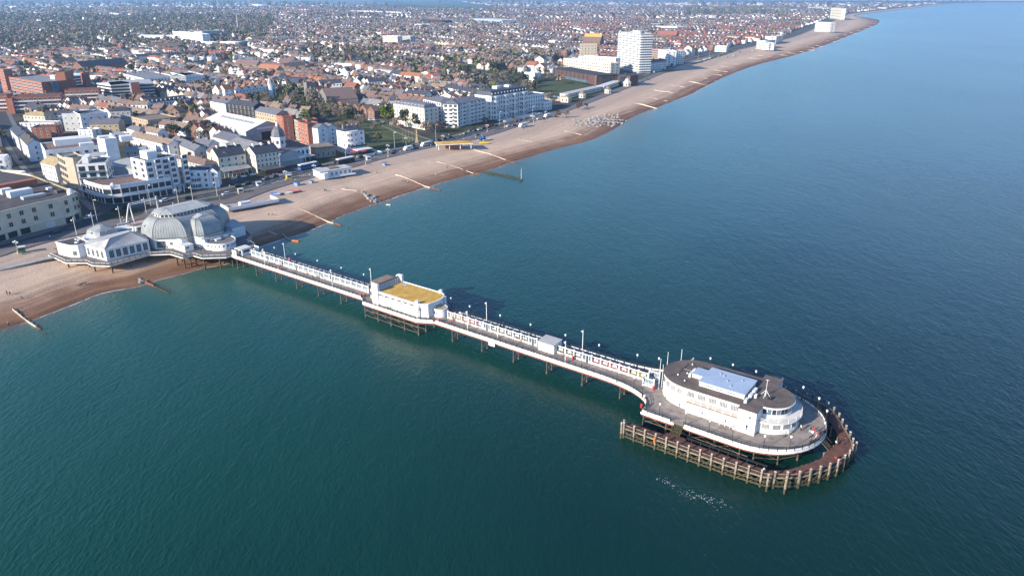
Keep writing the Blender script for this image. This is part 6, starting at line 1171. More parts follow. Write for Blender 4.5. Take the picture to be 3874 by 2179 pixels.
A = T5(1085, 775); B = T5(1400, 705); r = bld(A, B, 16, 17, 'white modern flats sea front wing with deep shaded balconies', 'flats', 'flats', 'white', 'hip', 'slate_light', 6, (2.6, 1.9), 4.2, rh=2.6, oh=.6, lm='flats with deep balconies'); wd = math.hypot(B[0] - A[0], B[1] - A[1])
for x in range(4):
    add_box(r, 'pier_wall', 'white', wd * x / 3.05, -1.6, 0, wd * x / 3.05 + .5, -.003, 16.4)
    for f in range(6):
        if x < 3: add_box(r, 'balcony', 'white2', wd * x / 3.05 + .9, -1.5, 1.0 + f * 2.8, wd * (x + 1) / 3.05 - .6, -.004, 1.9 + f * 2.8)
A = T5(1480, 690); B = T5(1920, 605); r = bld(A, B, 17, 18, 'grand white hotel with dark mansard and tiers of balconies', 'hotel', 'hotel', 'white', 'mansard', 'slate', 5, (1.1, 1.9), 2.7, rh=3.4, lm='grand white hotel'); wd = math.hypot(B[0] - A[0], B[1] - A[1])
for u in (.12, .37, .62, .87):
    MB().ext([(wd * u + 3.0 * math.cos(R(a)), 1.9 * math.sin(R(a))) for a in range(180, 361, 30)], 0, 17.9).build('bay', 'white', r)
    for f in range(5):
        for a in (210, 270, 330): put(win_mesh(1.1, 1.9, 'white'), 'bay_window', r, (wd * u + 2.95 * math.cos(R(a)), 1.85 * math.sin(R(a)) - .03, .9 + 3.5 * f), R(a + 90))
for f in range(4): [add_box(r, 'balcony', 'white', wd * (u + .085), -1.3, 3.4 + 3.5 * f, wd * (u + .165), -.005, 4.3 + 3.5 * f) for u in (.12, .37, .62)]
add_box(r, 'verandah', 'charcoal', wd * .03, -2.2, 7.0, wd * .97, -1.95, 7.3); add_box(r, 'roof_house', 'white', wd * .3, 6, 22.1, wd * .42, 11, 24); add_box(r, 'roof_house', 'white', wd * .62, 6, 22.1, wd * .7, 11, 23.6)
for k in range(2): add_box(r, 'terrace_wall', 'white', -2, -14 + k * 6, 0, wd + 2, -13.7 + k * 6, 1.2)
A = T5(1925, 590); B = T5(2125, 560); bld(A, B, 14, 13, 'white villa hotel right of the grand hotel', 'hotel', 'hotel', 'white', 'flat', 'slate', 4, (1.0, 1.7), 2.6, lm='white villa hotel'); A = T5(2130, 575); B = T5(2215, 560); bld(A, B, 10, 7, 'low white wing beyond the villa hotel', 'building', 'annexe', 'white', 'flat', 'slate', 2, (1, 1.5), 2.6)
row(T5, (910, 290), (1400, 390), 7.5, 9, 'long white backed mews terrace with slate roofs', 'terrace', 'terrace', 'white', 'gable', 'slate', 2, (1, 1.2), 4, rh=2.8, chim=7, lm='white mews terrace')
for k in range(7): row(T5, (405 + k * 72, 445 + k * 6), (472 + k * 72, 452 + k * 6), 7.5, 9, ['first', 'second', 'third', 'fourth', 'fifth', 'sixth', 'seventh'][k] + ' brown roofed house from the left behind the cream terrace', 'house', 'terraced_house', 'brick_brown', 'gable', 'roof_brown', 2, (1, 1.3), 3, rh=3, chim=1, group='brown roofed row')
for k in range(5): row(T5, (430 + k * 50, 365 + k * 5), (478 + k * 50, 370 + k * 5), 7, 8, ['first', 'second', 'third', 'fourth', 'fifth'][k] + ' slate house from the left with white party walls', 'house', 'terraced_house', 'white', 'gable', 'slate', 2, (1, 1.3), 3, rh=3, group='slate row with white party walls')
for a, b, H, D, wl, rm_, rt, lb in (((345, 145), (600, 165), 8, 12, 'white', 'roof_orange', 'gable', 'orange roofed school wing with white dormers'), ((610, 120), (760, 150), 10, 10, 'white', 'roof_orange', 'gable_front', 'tall orange gabled school block'), ((760, 160), (910, 145), 9, 12, 'brick', 'roof_brown', 'gable', 'dark roofed brick wing of the orange roofed school'), ((520, 195), (655, 190), 4, 14, 'grey_render', 'green_paint', 'gable', 'bright green roofed hall beside the orange school'), ((470, 285), (620, 300), 6, 12, 'white', 'roof_tan', 'hip', 'tan roofed chapel hall with white walls'), ((632, 200), (735, 195), 9, 10, 'stone', 'roof_felt', 'flat', 'stone block with flat dark roof by the green hall'), ((645, 320), (770, 325), 6, 9, 'white', 'slate', 'hip', 'white cottage with slate hipped roof'), ((680, 400), (840, 385), 6, 8, 'white2', 'slate', 'gable', 'low white cottages with slate roof'), ((830, 405), (1040, 420), 6.5, 9, 'white', 'roof_brown', 'gable_front', 'white gabled houses with brown roofs behind the flats'), ((240, 120), (350, 140), 7, 9, 'white', 'slate', 'gable', 'white gable house left of the orange school'), ((0, 215), (190, 225), 8, 10, 'white2', 'slate', 'gable', 'pale terrace with bay windows at the gardens corner'), ((270, 200), (420, 205), 6, 9, 'white', 'roof_brown', 'hip', 'white bungalow row with brown roof')):
    row(T5, a, b, H, D, lb, 'school' if 'school' in lb else 'house', 'town_building', wl, rt, rm_, 2, (1.2, 1.4), 3, rh=3.2, chim=0 if rt == 'flat' else 1, lm='orange roofed school' if 'dormers' in lb else None)
row(T5, (1885, 20), (2000, 30), 8, 10, 'white house with a red roof by the park trees', 'house', 'house', 'white', 'gable', 'roof_red', 2, (1.2, 1.4), 3, rh=4)
row(T5, (2010, 40), (2120, 45), 8, 10, 'cream gabled house with red tiles by the park trees', 'house', 'house', 'pale_cream', 'gable_front', 'roof_red', 2, (1.2, 1.4), 3, rh=4)
row(T5, (1880, 115), (2005, 125), 10, 11, 'white stucco villa with bow windows beside the park', 'villa', 'villa', 'white', 'flat', 'roof_pale', 3, (1, 1.6), 2.6, lm='white park villa')

# ---- white tower block with stacked balconies
A = T6(1075, 590, 4.9); B = T6(1335, 640, 4.9); wd = math.hypot(B[0] - A[0], B[1] - A[1])
r = bld(A, B, 17, 46.5, 'white fifteen storey tower block ringed with balconies on the seafront', 'tower block', 'tower_block', 'grey_render', 'flat', 'roof_pale', 0, None, lm='white tower block', par=1.0)
for f in range(15):
    z = 2.6 + f * 2.95; MB().ext([(-1.6 + (wd + 3.2) * (.5 + .5 * cx) + (-3 * cx if cy_ else 0), -1.6 + 20.2 * (.5 + .5 * cyy)) for cx, cyy, cy_ in ((-1, -1, 1), (1, -1, 1), (1, -.78, 0), (1, .78, 0), (1, 1, 1), (-1, 1, 1), (-1, .78, 0), (-1, -.78, 0))], z, z + 1.05).build('balcony_band', 'white', r)
    n = 6
    for k in range(n): u = wd * (k + .5) / n; put(win_mesh(3.0, 1.6, 'white2', 'glass_blue'), 'window', r, (u, 0, z + 1.3)); 
    for k in range(5): put(win_mesh(2.8, 1.6, 'white2', 'glass_blue'), 'window', r, (wd, 17 * (k + .5) / 5, z + 1.3), math.pi / 2)
MB().lathe([(5.5, 46.5), (5.5, 49.4), (5.8, 49.4), (5.8, 49.9)], (wd * .6, 8.5, 0), 20).build('roof_drum', 'white', r)
# brown clad swimming baths, three ridged sheds with tall dark ends
for a, b, D, H, lb in (((310, 575), (830, 665), 22, 10, 'long rust brown curved roof of the swimming baths'), ((830, 665), (1085, 655), 16, 10.5, 'middle rust brown shed of the swimming baths with glass end'), ((1090, 655), (1240, 670), 13, 11, 'seaward dark shed of the swimming baths')):
    A = roofpt(T6, a, H); B = roofpt(T6, b, H); r = bld(A, B, D, H, lb, 'swimming baths', 'swimming_baths', 'brown_clad', 'slab', 'brown_clad_dark', 0, None, lm='rust brown swimming baths' if D == 22 else None, oh=1.2); wd = math.hypot(B[0] - A[0], B[1] - A[1])
    for k in range(int(wd / 3.2)): add_box(r, 'cladding_panel', 'brown_clad' if k % 3 else 'brown_clad_dark', k * 3.2 + .05, -.12, 3.2, k * 3.2 + 3.1, -.003, H - .4)
    add_box(r, 'glazing', 'glass_blue', wd * .3, -.5, .2, wd * .8, -.006, 3.1); 
    if D < 20: add_box(r, 'glazed_gable', 'glass_dark', wd * .25, -1.3, .2, wd * .6, -.13, H - 1.5)
r = row(T6, (425, 460), (1000, 520), 14, 14, 'long cream flats with rows of balconies left of the tower block', 'flats', 'flats', 'pale_cream', 'flat', 'roof_pale', 4, (2.0, 1.6), 3.4, lm='long cream flats')
row(T6, (610, 435), (1060, 460), 18.5, 12, 'set back white upper storeys behind the cream flats', 'flats', 'flats', 'white', 'flat', 'roof_pale', 5, (1.8, 1.6), 4)
row(T6, (960, 520), (1060, 510), 13, 12, 'small grey clad block between cream flats and tower', 'building', 'grey_block', 'grey_render', 'flat', 'roof_grey', 3, (1.5, 1.6), 3.5)
row(T6, (635, 290), (835, 290), 27, 16, 'yellow brick tower block with a dark window strip', 'tower block', 'tower_block', 'tan', 'flat', 'roof_pale', 8, (1.6, 1.5), 4, lm='yellow brick tower block')
r = row(T6, (660, 250), (870, 255), 13, 24, 'huge steep church roof with an orange yellow upper slope', 'church', 'church', 'brick_brown', 'gable', 'roof_brown', 1, (1.5, 3), 6, rh=13, lm='steep church roof'); w_ = math.hypot(*(q - p for p, q in zip(roofpt(T6, (660, 250), 13), roofpt(T6, (870, 255), 13)))); MB().add([(0, 7, 13 + 13 * 7 / 12 + .3), (w_, 7, 13 + 13 * 7 / 12 + .3), (w_, 12, 26.3), (0, 12, 26.3)], [(0, 1, 2, 3)]).build('upper_slope', 'lichen', r)
row(T6, (1580, 355), (1695, 375), 19, 13, 'white seafront flats with a sunlit blank side right of the tower', 'flats', 'flats', 'white', 'flat', 'roof_pale', 6, (1.6, 1.6), 4, lm='white flats right of the tower')
row(T6, (1695, 375), (1905, 365), 18, 13, 'pale blue shaded flats with balconies right of the tower', 'flats', 'flats', 'white2', 'flat', 'roof_pale', 6, (2.2, 1.6), 3.6, gm='glass_blue')
row(T6, (1475, 340), (1580, 350), 19, 12, 'pink brick flats with white bands right of the tower', 'flats', 'flats', 'brick_brown', 'flat', 'roof_pale', 6, (2.4, 1.4), 3.6, band='white')
row(T6, (1440, 515), (1680, 490), 11, 11, 'shaded blue grey bay fronted terrace behind the narrow lawn', 'terrace', 'terrace', 'white2', 'gable', 'roof_brown', 4, (1.3, 1.7), 2.6, rh=3, gm='glass_blue', chim=3)
row(T6, (1780, 270), (1850, 275), 9, 11, 'white house with a red pyramid roof', 'house', 'house', 'white', 'hip', 'roof_red', 2, (1.3, 1.4), 3, rh=5)
row(T6, (1900, 330), (1990, 335), 11, 10, 'cream gabled guest house on the far front', 'guest house', 'guest_house', 'pale_cream', 'gable_front', 'roof_brown', 3, (1.3, 1.4), 3, rh=4)
row(T6, (2270, 310), (2410, 315), 9, 11, 'flats with turquoise balconies on the far front', 'flats', 'flats', 'white2', 'flat', 'roof_pale', 3, (3, 1.8), 4, gm='teal_paint', lm='turquoise balcony flats')
row(T6, (1570, 165), (1800, 170), 10, 14, 'long red roofed church hall', 'hall', 'church_hall', 'brick_brown', 'gable', 'roof_red', 1, (1.5, 2), 5, rh=7)
row(T6, (245, 240), (320, 245), 11, 9, 'white stepped flats among the inland roofs', 'flats', 'flats', 'white', 'flat', 'roof_pale', 3, (1.5, 1.5), 3)
row(T6, (75, 465), (185, 470), 12, 10, 'cream gothic villa with gables by the park road', 'villa', 'villa', 'pale_cream', 'gable_front', 'slate', 3, (1.2, 1.6), 3, rh=4)
row(T6, (0, 525), (60, 535), 7, 10, 'orange gabled lodge at the park corner', 'house', 'lodge', 'brick', 'gable_front', 'roof_orange', 2, (1.2, 1.4), 3, rh=4)
row(T6, (90, 555), (188, 560), 7, 9, 'red roofed lodge pair by the park road', 'house', 'lodge', 'pale_cream', 'gable_front', 'roof_red', 2, (1.2, 1.4), 3, rh=4)
for a, b, H, wl, lb in (((680, 300), (745, 310), 12, 'white2', 'white seafront flats by the far car park'), ((745, 295), (815, 285), 13, 'white2', 'white stepped hotel on the far front'), ((820, 265), (870, 255), 13, 'pale_cream', 'cream flats on the far front'), ((1098, 160), (1205, 165), 24, 'offwhite', 'broad white flats far along the coast'), ((1208, 60), (1285, 65), 42, 'pale_cream', 'tall slab block far along the coast')):
    row(T8, a, b, H, 16, lb, 'flats', 'flats', wl, 'flat', 'roof_pale', 4, (3, 2.4), 6, lm=lb.split(' far')[0] if H > 20 else None)
# lido: colonnades and octagonal kiosks
A = T6(480, 945); B = T6(890, 850); r = bld(A, B, 9, 4, 'lower lido colonnade with a pale flat roof', 'lido', 'lido_building', 'pale_cream', 'slab', 'roof_pale', 1, (1.2, 1.8), 3, gm='brown_clad', oh=.5, lm='lido')
A = T6(915, 850); B = T6(1160, 765); bld(A, B, 8, 4.2, 'upper lido range with white flat roof beside the baths', 'lido', 'lido_building', 'pale_cream', 'slab', 'roof_white', 1, (1.2, 1.8), 3, oh=.5)
A = T6(180, 960); B = T6(490, 985); bld(A, B, 5, 3.2, 'white walled paddling pool terrace below the bowling lawn', 'lido', 'lido_terrace', 'stone', 'slab', 'offwhite', 0, None, oh=.4)
A = T6(390, 990); B = T6(480, 995); bld(A, B, 10, 4.5, 'tan roofed arched lido entrance', 'lido', 'lido_building', 'pale_cream', 'hip', 'lichen_pale', 1, (1.4, 2), 2.4, 'pale_cream', 'brown_clad', rh=2)
for c, lb, sc in ((T6(1200, 795), 'octagonal cream kiosk with tiered roof by the baths', .85), (T6(655, 935), 'smaller octagonal lido kiosk with tan roof', .7), (T6(965, 880), 'white round bandstand with arches at the lido', .7)):
    r = tag(empty('kiosk', (*c, 4.9)), lb, 'kiosk'); s = sc; MB().lathe([(5 * s, 0), (5 * s, 5 * s), (5.4 * s, 5 * s), (5.4 * s, 5.4 * s)], n=8).build('kiosk_wall', 'pale_cream', r); MB().lathe([(5.2 * s, 5.4 * s), (3.4 * s, 7 * s), (3.2 * s, 8.4 * s), (3.5 * s, 8.5 * s), (.4, 10.2 * s)], n=8).build('kiosk_roof', 'roof_tan' if s == .7 else 'roof_pale', r)
    for k in range(8): MB().box(-.7 * s, -.1, .8, .7 * s, .02, 3.6 * s).build('opening', 'glass_dark', r, (4.66 * s * math.cos(R(22.5 + 45 * k)), 4.66 * s * math.sin(R(22.5 + 45 * k)), 0), R(112.5 + 45 * k))
# mid distance blocks and far warehouses
r = row(T7, (1410, 355), (1555, 360), 19, 14, 'pale six storey office block among the inland roofs', 'offices', 'office_block', 'pale_cream', 'flat', 'roof_pale', 6, (2.2, 1.5), 3.6, lm='pale six storey offices'); row(T7, (1600, 355), (1680, 360), 18, 12, 'blue grey stepped wing of the six storey offices', 'offices', 'office_block', 'grey_render', 'flat', 'roof_pale', 6, (2.2, 1.5), 3.6)
for i, (c, a, b, H, D, wl, rm_, lb) in enumerate((
    (T7, (1670, 240), (1900, 240), 9, 30, 'white', 'roof_white', 'wide white warehouse left of the black sheds'), (T7, (1770, 195), (1990, 205), 15, 40, 'charcoal', 'slate', 'dark warehouse with an orange end'),
    (T7, (2290, 185), (2576, 200), 14, 60, 'roof_blue', 'roof_white', 'bright white roofed hall with blue sides'), (T7, (1090, 108), (1460, 120), 12, 50, 'white', 'roof_white', 'long white factory behind the red roofs'), (T7, (1470, 118), (1590, 124), 14, 40, 'white', 'roof_white', 'white factory block on the town edge'),
    (T7, (140, 45), (230, 50), 16, 40, 'white', 'roof_white', 'white factory by the brown field'), (T7, (300, 70), (560, 80), 12, 60, 'grey_render', 'roof_pale', 'grey works roof by the brown field'), (T7, (560, 75), (860, 95), 10, 50, 'grey_render', 'roof_pale', 'second grey works roof by the brown field'),
    (T1, (1720, 20), (2050, 30), 18, 60, 'light_blue', 'roof_pale', 'blue sided factory on the skyline'), (T1, (1760, 70), (2370, 80), 11, 70, 'white', 'roof_white', 'very long white factory roof on the skyline'), (T1, (1290, 20), (1430, 25), 14, 60, 'light_blue', 'roof_pale', 'blue shed left of the skyline factory'), (T1, (2460, 55), (2540, 60), 14, 40, 'white', 'roof_white', 'white shed right of the skyline factory'),
    (T6, (1565, 65), (1810, 75), 11, 40, 'white', 'roof_white', 'white curved roof depot beyond the tower'), (T6, (1500, 35), (1600, 38), 10, 30, 'light_blue', 'roof_white', 'blue roofed shed beyond the church'),
    (T8, (20, 25), (160, 30), 14, 60, 'white', 'roof_white', 'white shed at the top centre'), (T8, (350, 40), (520, 45), 14, 60, 'light_blue', 'roof_pale', 'blue grey shed beyond the town'), (T8, (680, 60), (900, 70), 12, 60, 'white', 'roof_white', 'wide white glasshouse roofs near the coast'), (T8, (250, 55), (330, 60), 12, 50, 'white', 'roof_white', 'pale works roof beyond the town'), (T8, (1050, 55), (1150, 60), 12, 50, 'white', 'roof_white', 'white works by the tall slab'), (T8, (260, 110), (360, 115), 12, 40, 'white2', 'roof_pale', 'pale works before the far woods'))):
    row(c, a, b, H, D, lb, 'warehouse', 'warehouse', wl, 'flat', rm_, 0, None, par=.4, lm=lb if i in (2, 3, 9, 16) and len(lb.split()) < 5 else None)
for c, x, y0, y1, lb, m in ((T1, 2320, 290, 140, 'tall white chimney mast by the hospital', 'white'), (T8, 118, 110, 75, 'slim white chimney beyond the tower', 'white'), (T2, 1970, 300, 90, 'dark tall pole mast behind the car park', 'charcoal')):
    p = c(x, y0); h = hgt(c, (x, y0), (x, y1)); r = tag(empty('chimney_mast', (*p, 4.9)), lb, 'mast'); MB().lathe([(1.0, 0), (.6, h)], n=8).build('shaft', m, r); MB().lathe([(1.1, h), (1.1, h + 1)], n=8).build('top_ring', m, r)
# promenade buildings: white shelter cafe and open shelter with lichen roof
A = T4(1655, 890); B = T4(2035, 830); r = bld(A, B, 9, 3.4, 'white flat roofed beach cafe on the promenade', 'cafe', 'cafe', 'white', 'slab', 'roof_pale', 1, (1.4, 1.6), 2.4, gm='roof_grey', oh=.4, lm='white beach cafe'); wd = math.hypot(B[0] - A[0], B[1] - A[1]); add_box(r, 'roof_light', 'roof_tan', wd * .35, 2.5, 3.7, wd * .65, 6.5, 4.3); add_box(r, 'base_step', 'white', -1, -2, 0, wd + 1.5, -.01, .5); MB().lathe([(2.6, 0), (2.6, 3.2)], (1.5, -.5, 0), 14).build('rounded_end', 'white', r)
A = T5(815, 1040); B = T5(1110, 1025); r = tag(empty('shelter', (*T5(830, 1050), 4.9), math.atan2(B[1] - A[1], B[0] - A[0])), 'open promenade shelter with a lichen yellow roof on white posts', 'shelter'); landmark('yellow roofed shelter', *T5(970, 1000))
MB().add([(-1, -3, 3.1), (22, -3, 3.1), (22, 8, 3.1), (-1, 8, 3.1), (-1, -3, 3.5), (22, -3, 3.5), (22, 8, 3.5), (-1, 8, 3.5), (4, 2.5, 4.4), (17, 2.5, 4.4)], [(3, 2, 1, 0), (0, 1, 5, 4), (1, 2, 6, 5), (2, 3, 7, 6), (3, 0, 4, 7), (4, 5, 9, 8), (5, 6, 9), (6, 7, 8, 9), (7, 4, 8)], [1, 1, 1, 1, 1, 0, 0, 0, 0]).build('shelter_roof', ['lichen', 'white'], r)
for x in (0, 7, 14, 21):
    for y in (-2, 7): add_box(r, 'post', 'white', x - .2, y - .2, 0, x + .2, y + .2, 3.1)
add_box(r, 'screen_wall', 'brick_orange', 5, 1.5, 0, 16, 2.2, 2.2)
A = P4(2140, 750); B = P4(2480, 740)
r = tag(empty('beach_terrace', (*P4(2230, 770), 4.7), PANG + 1.35), 'low white walled beach terrace right of the domed pavilion', 'terrace'); MB().box(0, 0, 0, 24, 9, .5).build('terrace_floor', 'concrete', r); MB().wallrun([(0, 9), (0, 0), (24, 0), (24, 9)], .4, .5, 1.9).build('terrace_wall', 'white', r); MB().box(7, 3, .5, 12, 6, 2.2).build('hut', 'white2', r)
# ================================================================== the mass of houses and trees inland
rr = random.Random(21)
BS = [ST(p) for p in bk]; BT = np.array([b[1] for b in BS]); BSs = np.array([b[0] for b in BS])
def back_s(t): return float(np.interp(t, BT, BSs)) if np.all(np.diff(BT) > 0) else BSs[int(np.argmin(np.abs(BT - t)))]
OPEN = [  # photo-pixel areas that stay open: gardens, lawns, depots, car parks, fields
    [(1110, 330), (1330, 440), (1340, 600), (1480, 585), (1690, 545), (1560, 500), (1440, 445), (1330, 400), (1240, 360)],
    [(1850, 330), (1890, 255), (2130, 285), (2360, 330), (2300, 380), (2060, 400), (1960, 400)],
    [(0, 700), (0, 480), (40, 420), (1000, 560), (1000, 760), (300, 860)],
    [(690, 660), (930, 520), (1240, 430), (1420, 470), (1420, 640), (1000, 730)], [(1410, 430), (1560, 430), (2080, 365), (2130, 450), (1640, 590), (1480, 520)], [(2100, 255), (2440, 215), (2560, 235), (2460, 310), (2300, 385), (2100, 335)],
    [(700, 225), (890, 222), (900, 250), (720, 255)],
    [(1000, 0), (1450, 0), (1850, 22), (1860, 35), (1600, 34), (1300, 20), (1050, 14)], [(1440, 0), (1700, 0), (1880, 26), (1860, 40), (1480, 18)],
    [(350, 55), (490, 55), (500, 68), (380, 68)], [(2440, 290), (2600, 245), (2640, 205), (2560, 232), (2470, 262)]]
WOODS = [([(0, 60), (1050, 60), (1000, 165), (640, 150), (500, 190), (0, 190)], .85), ([(1150, 170), (1500, 190), (1500, 250), (1180, 235)], .8), ([(1480, 235), (2060, 240), (2080, 330), (1860, 340), (1600, 300)], .8), ([(850, 330), (1120, 330), (1330, 450), (1180, 440), (900, 370)], .9), ([(560, 80), (640, 120), (900, 190), (940, 230), (700, 230)], .5), ([(1800, 190), (2130, 200), (2120, 250), (1820, 240)], .6), ([(2580, 28), (3010, 30), (2980, 58), (2600, 58)], .8), ([(0, 0), (900, 0), (900, 60), (0, 60)], .35)]
REDS = [[(1000, 35), (1440, 35), (1440, 60), (980, 62)], [(2000, 90), (2340, 85), (2350, 115), (2000, 118)], [(2260, 180), (2400, 180), (2400, 240), (2260, 240)], [(2480, 110), (3000, 95), (2900, 160), (2560, 200)]]
RSEG = []
for ln, hw in ROADS: RSEG += [(x, y, hw + 5) for x, y, _ in walk(ln, 6)]
RGRID = {}
for x, y, q in RSEG: RGRID.setdefault((int(x // 20), int(y // 20)), []).append((x, y, q))
def on_road(x, y, k=0):
    for i in (-1, 0, 1):
        for j in (-1, 0, 1):
            for a, b, q in RGRID.get((int(x // 20) + i, int(y // 20) + j), ()):
                if (a - x) ** 2 + (b - y) ** 2 < (q + k) ** 2: return True
    return False
def on_foot(x, y, m=5):
    for cx, cy, an, hx, hy in FOOT:
        dx, dy = x - cx, y - cy
        if abs(dx) > 90 or abs(dy) > 90: continue
        u = dx * math.cos(an) + dy * math.sin(an); v = -dx * math.sin(an) + dy * math.cos(an)
        if abs(u) < hx + m and abs(v) < hy + m: return True
    return False
def wood(q):
    for poly, p in WOODS:
        if inside(q, poly): return p
    return .13 if q[0] > 1900 else .24
def bad(x, y, near, mt=5):
    s, t = ST((x, y))
    if s > back_s(t) - (22 if near else 45): return True
    q = proj(x, y, 8)
    if not (-120 < q[0] < 4000 and q[1] > -8): return True
    if near and (on_road(x, y) or on_foot(x, y, mt)): return True
    return False
HOUSES = []; TREES = []
E2 = (-PD[0], -PD[1])
def lat(s0, t): return (P_O[0] + PD[0] * s0 + PN[0] * t, P_O[1] + PD[1] * s0 + PN[1] * t)
t = -900.0; col = 0
WALLS = ['white', 'white2', 'pale_cream', 'cream', 'brick_brown', 'grey_render', 'brick', 'offwhite']; WW = [.16, .14, .12, .06, .24, .13, .10, .05]
ROOFS = ['roof_brown', 'slate', 'slate_light', 'roof_tan', 'roof_red', 'roof_orange', 'roof_grey']; RWT = [.46, .16, .10, .15, .07, .01, .05]
def pick(names, wts):
    x = rr.random() * sum(wts)
    for n, q in zip(names, wts):
        x -= q
        if x <= 0: return n
    return names[0]
BLK = {}
def add_house(x, y, a, k=1.0, q=None, b=None):
    if b not in BLK: BLK[b] = (pick(ROOFS, RWT), pick(WALLS, WW))
    rw = BLK[b][0] if rr.random() < .75 else pick(ROOFS, RWT); ww = BLK[b][1] if rr.random() < .6 else pick(WALLS, WW)
    if any(inside(q, p) for p in REDS) and rr.random() < .55: rw = 'roof_red'
    HOUSES.append((x, y, a, k, ww, rw, rr.random()))
# near belt: streets running inland, house after house
for band, (d0, d1, du, dv, k, dens) in enumerate(((0, 1700, 20, 7.0, 1.0, 1), (1700, 3200, 27, 11, 1.25, 1), (3200, 6500, 62, 24, 2.0, 1), (6500, 14000, 170, 70, 4.5, .8))):
    tmin, tmax = {0: (-900, 1500), 1: (-1900, 2900), 2: (-3800, 6000), 3: (-9000, 11000)}[band]; smin = {0: -1700, 1: -3100, 2: -6300, 3: -13500}[band]
    nt_ = int((tmax - tmin) / du)
    for i in range(nt_):
        t0 = tmin + i * du; s0 = 120.0; 
        while s0 > smin:
            s0 -= dv * (1 + .12 * rr.random())
            blk = math.sin(s0 * .013 + i * 1.7) + math.sin(s0 * .031 + i * .6)
            tt = t0 + 6 * math.sin(s0 * .006 + i * .13); x, y = lat(s0, tt); d = math.hypot(x, y)
            if not (d0 <= d < d1) or y < 150: continue
            q = proj(x, y, 8)
            if not (-120 < q[0] < 4000 and q[1] > -8): continue
            if rr.random() > dens or (blk > 1.1): continue
            if bad(x, y, d < 2200): continue
            if any(inside(q, p) for p in OPEN): continue
            wdn = wood(q)
            if rr.random() < wdn * (1.0 if wdn > .4 else .5): 
                if rr.random() < .5: TREES.append((x, y, (4.5 + 5 * rr.random()) * (k if k > 1.3 else 1), rr.random()))
                continue
            bid = (band, i, int(s0 // 85)); hb = (i * 7919 + int(s0 // 85) * 104729) % 100; a = PANG + (math.pi / 2 if hb < 38 else 0) + rr.uniform(-.03, .03) + .25 * math.sin(i * .05 + s0 * .0012)
            add_house(x, y, a, k, q, bid)
# trees: gardens and woods
for band, (d0, d1, st, k) in enumerate(((0, 1000, 8.5, 1.0), (1000, 1700, 10.5, 1.1), (1700, 3200, 15, 1.3), (3200, 6500, 34, 2.1), (6500, 14000, 110, 5))):
    nmax = int(2 * d1 / st)
    for i in range(int(-d1 * .85 / st), int(d1 * .85 / st)):
        for j in range(int(d0 * .75 / st), int(d1 / st)):
            x = (i + rr.random()) * st; y = (j + rr.random()) * st; d = math.hypot(x, y)
            if not (d0 <= d < d1): continue
            q = proj(x, y, 8)
            if not (-60 < q[0] < 3930 and q[1] > -8): continue
            p = wood(q) * (.75 if d < 1700 else .75)
            if inside(q, OPEN[0]): p = .55 if q[0] < 1330 or q[1] < 455 else .10
            elif any(inside(q, o) for o in OPEN[1:]): p *= .12
            if rr.random() > p or bad(x, y, d < 2200, 1.5): continue
            TREES.append((x, y, (3.6 + 5.5 * rr.random() ** 1.4) * k, rr.random()))
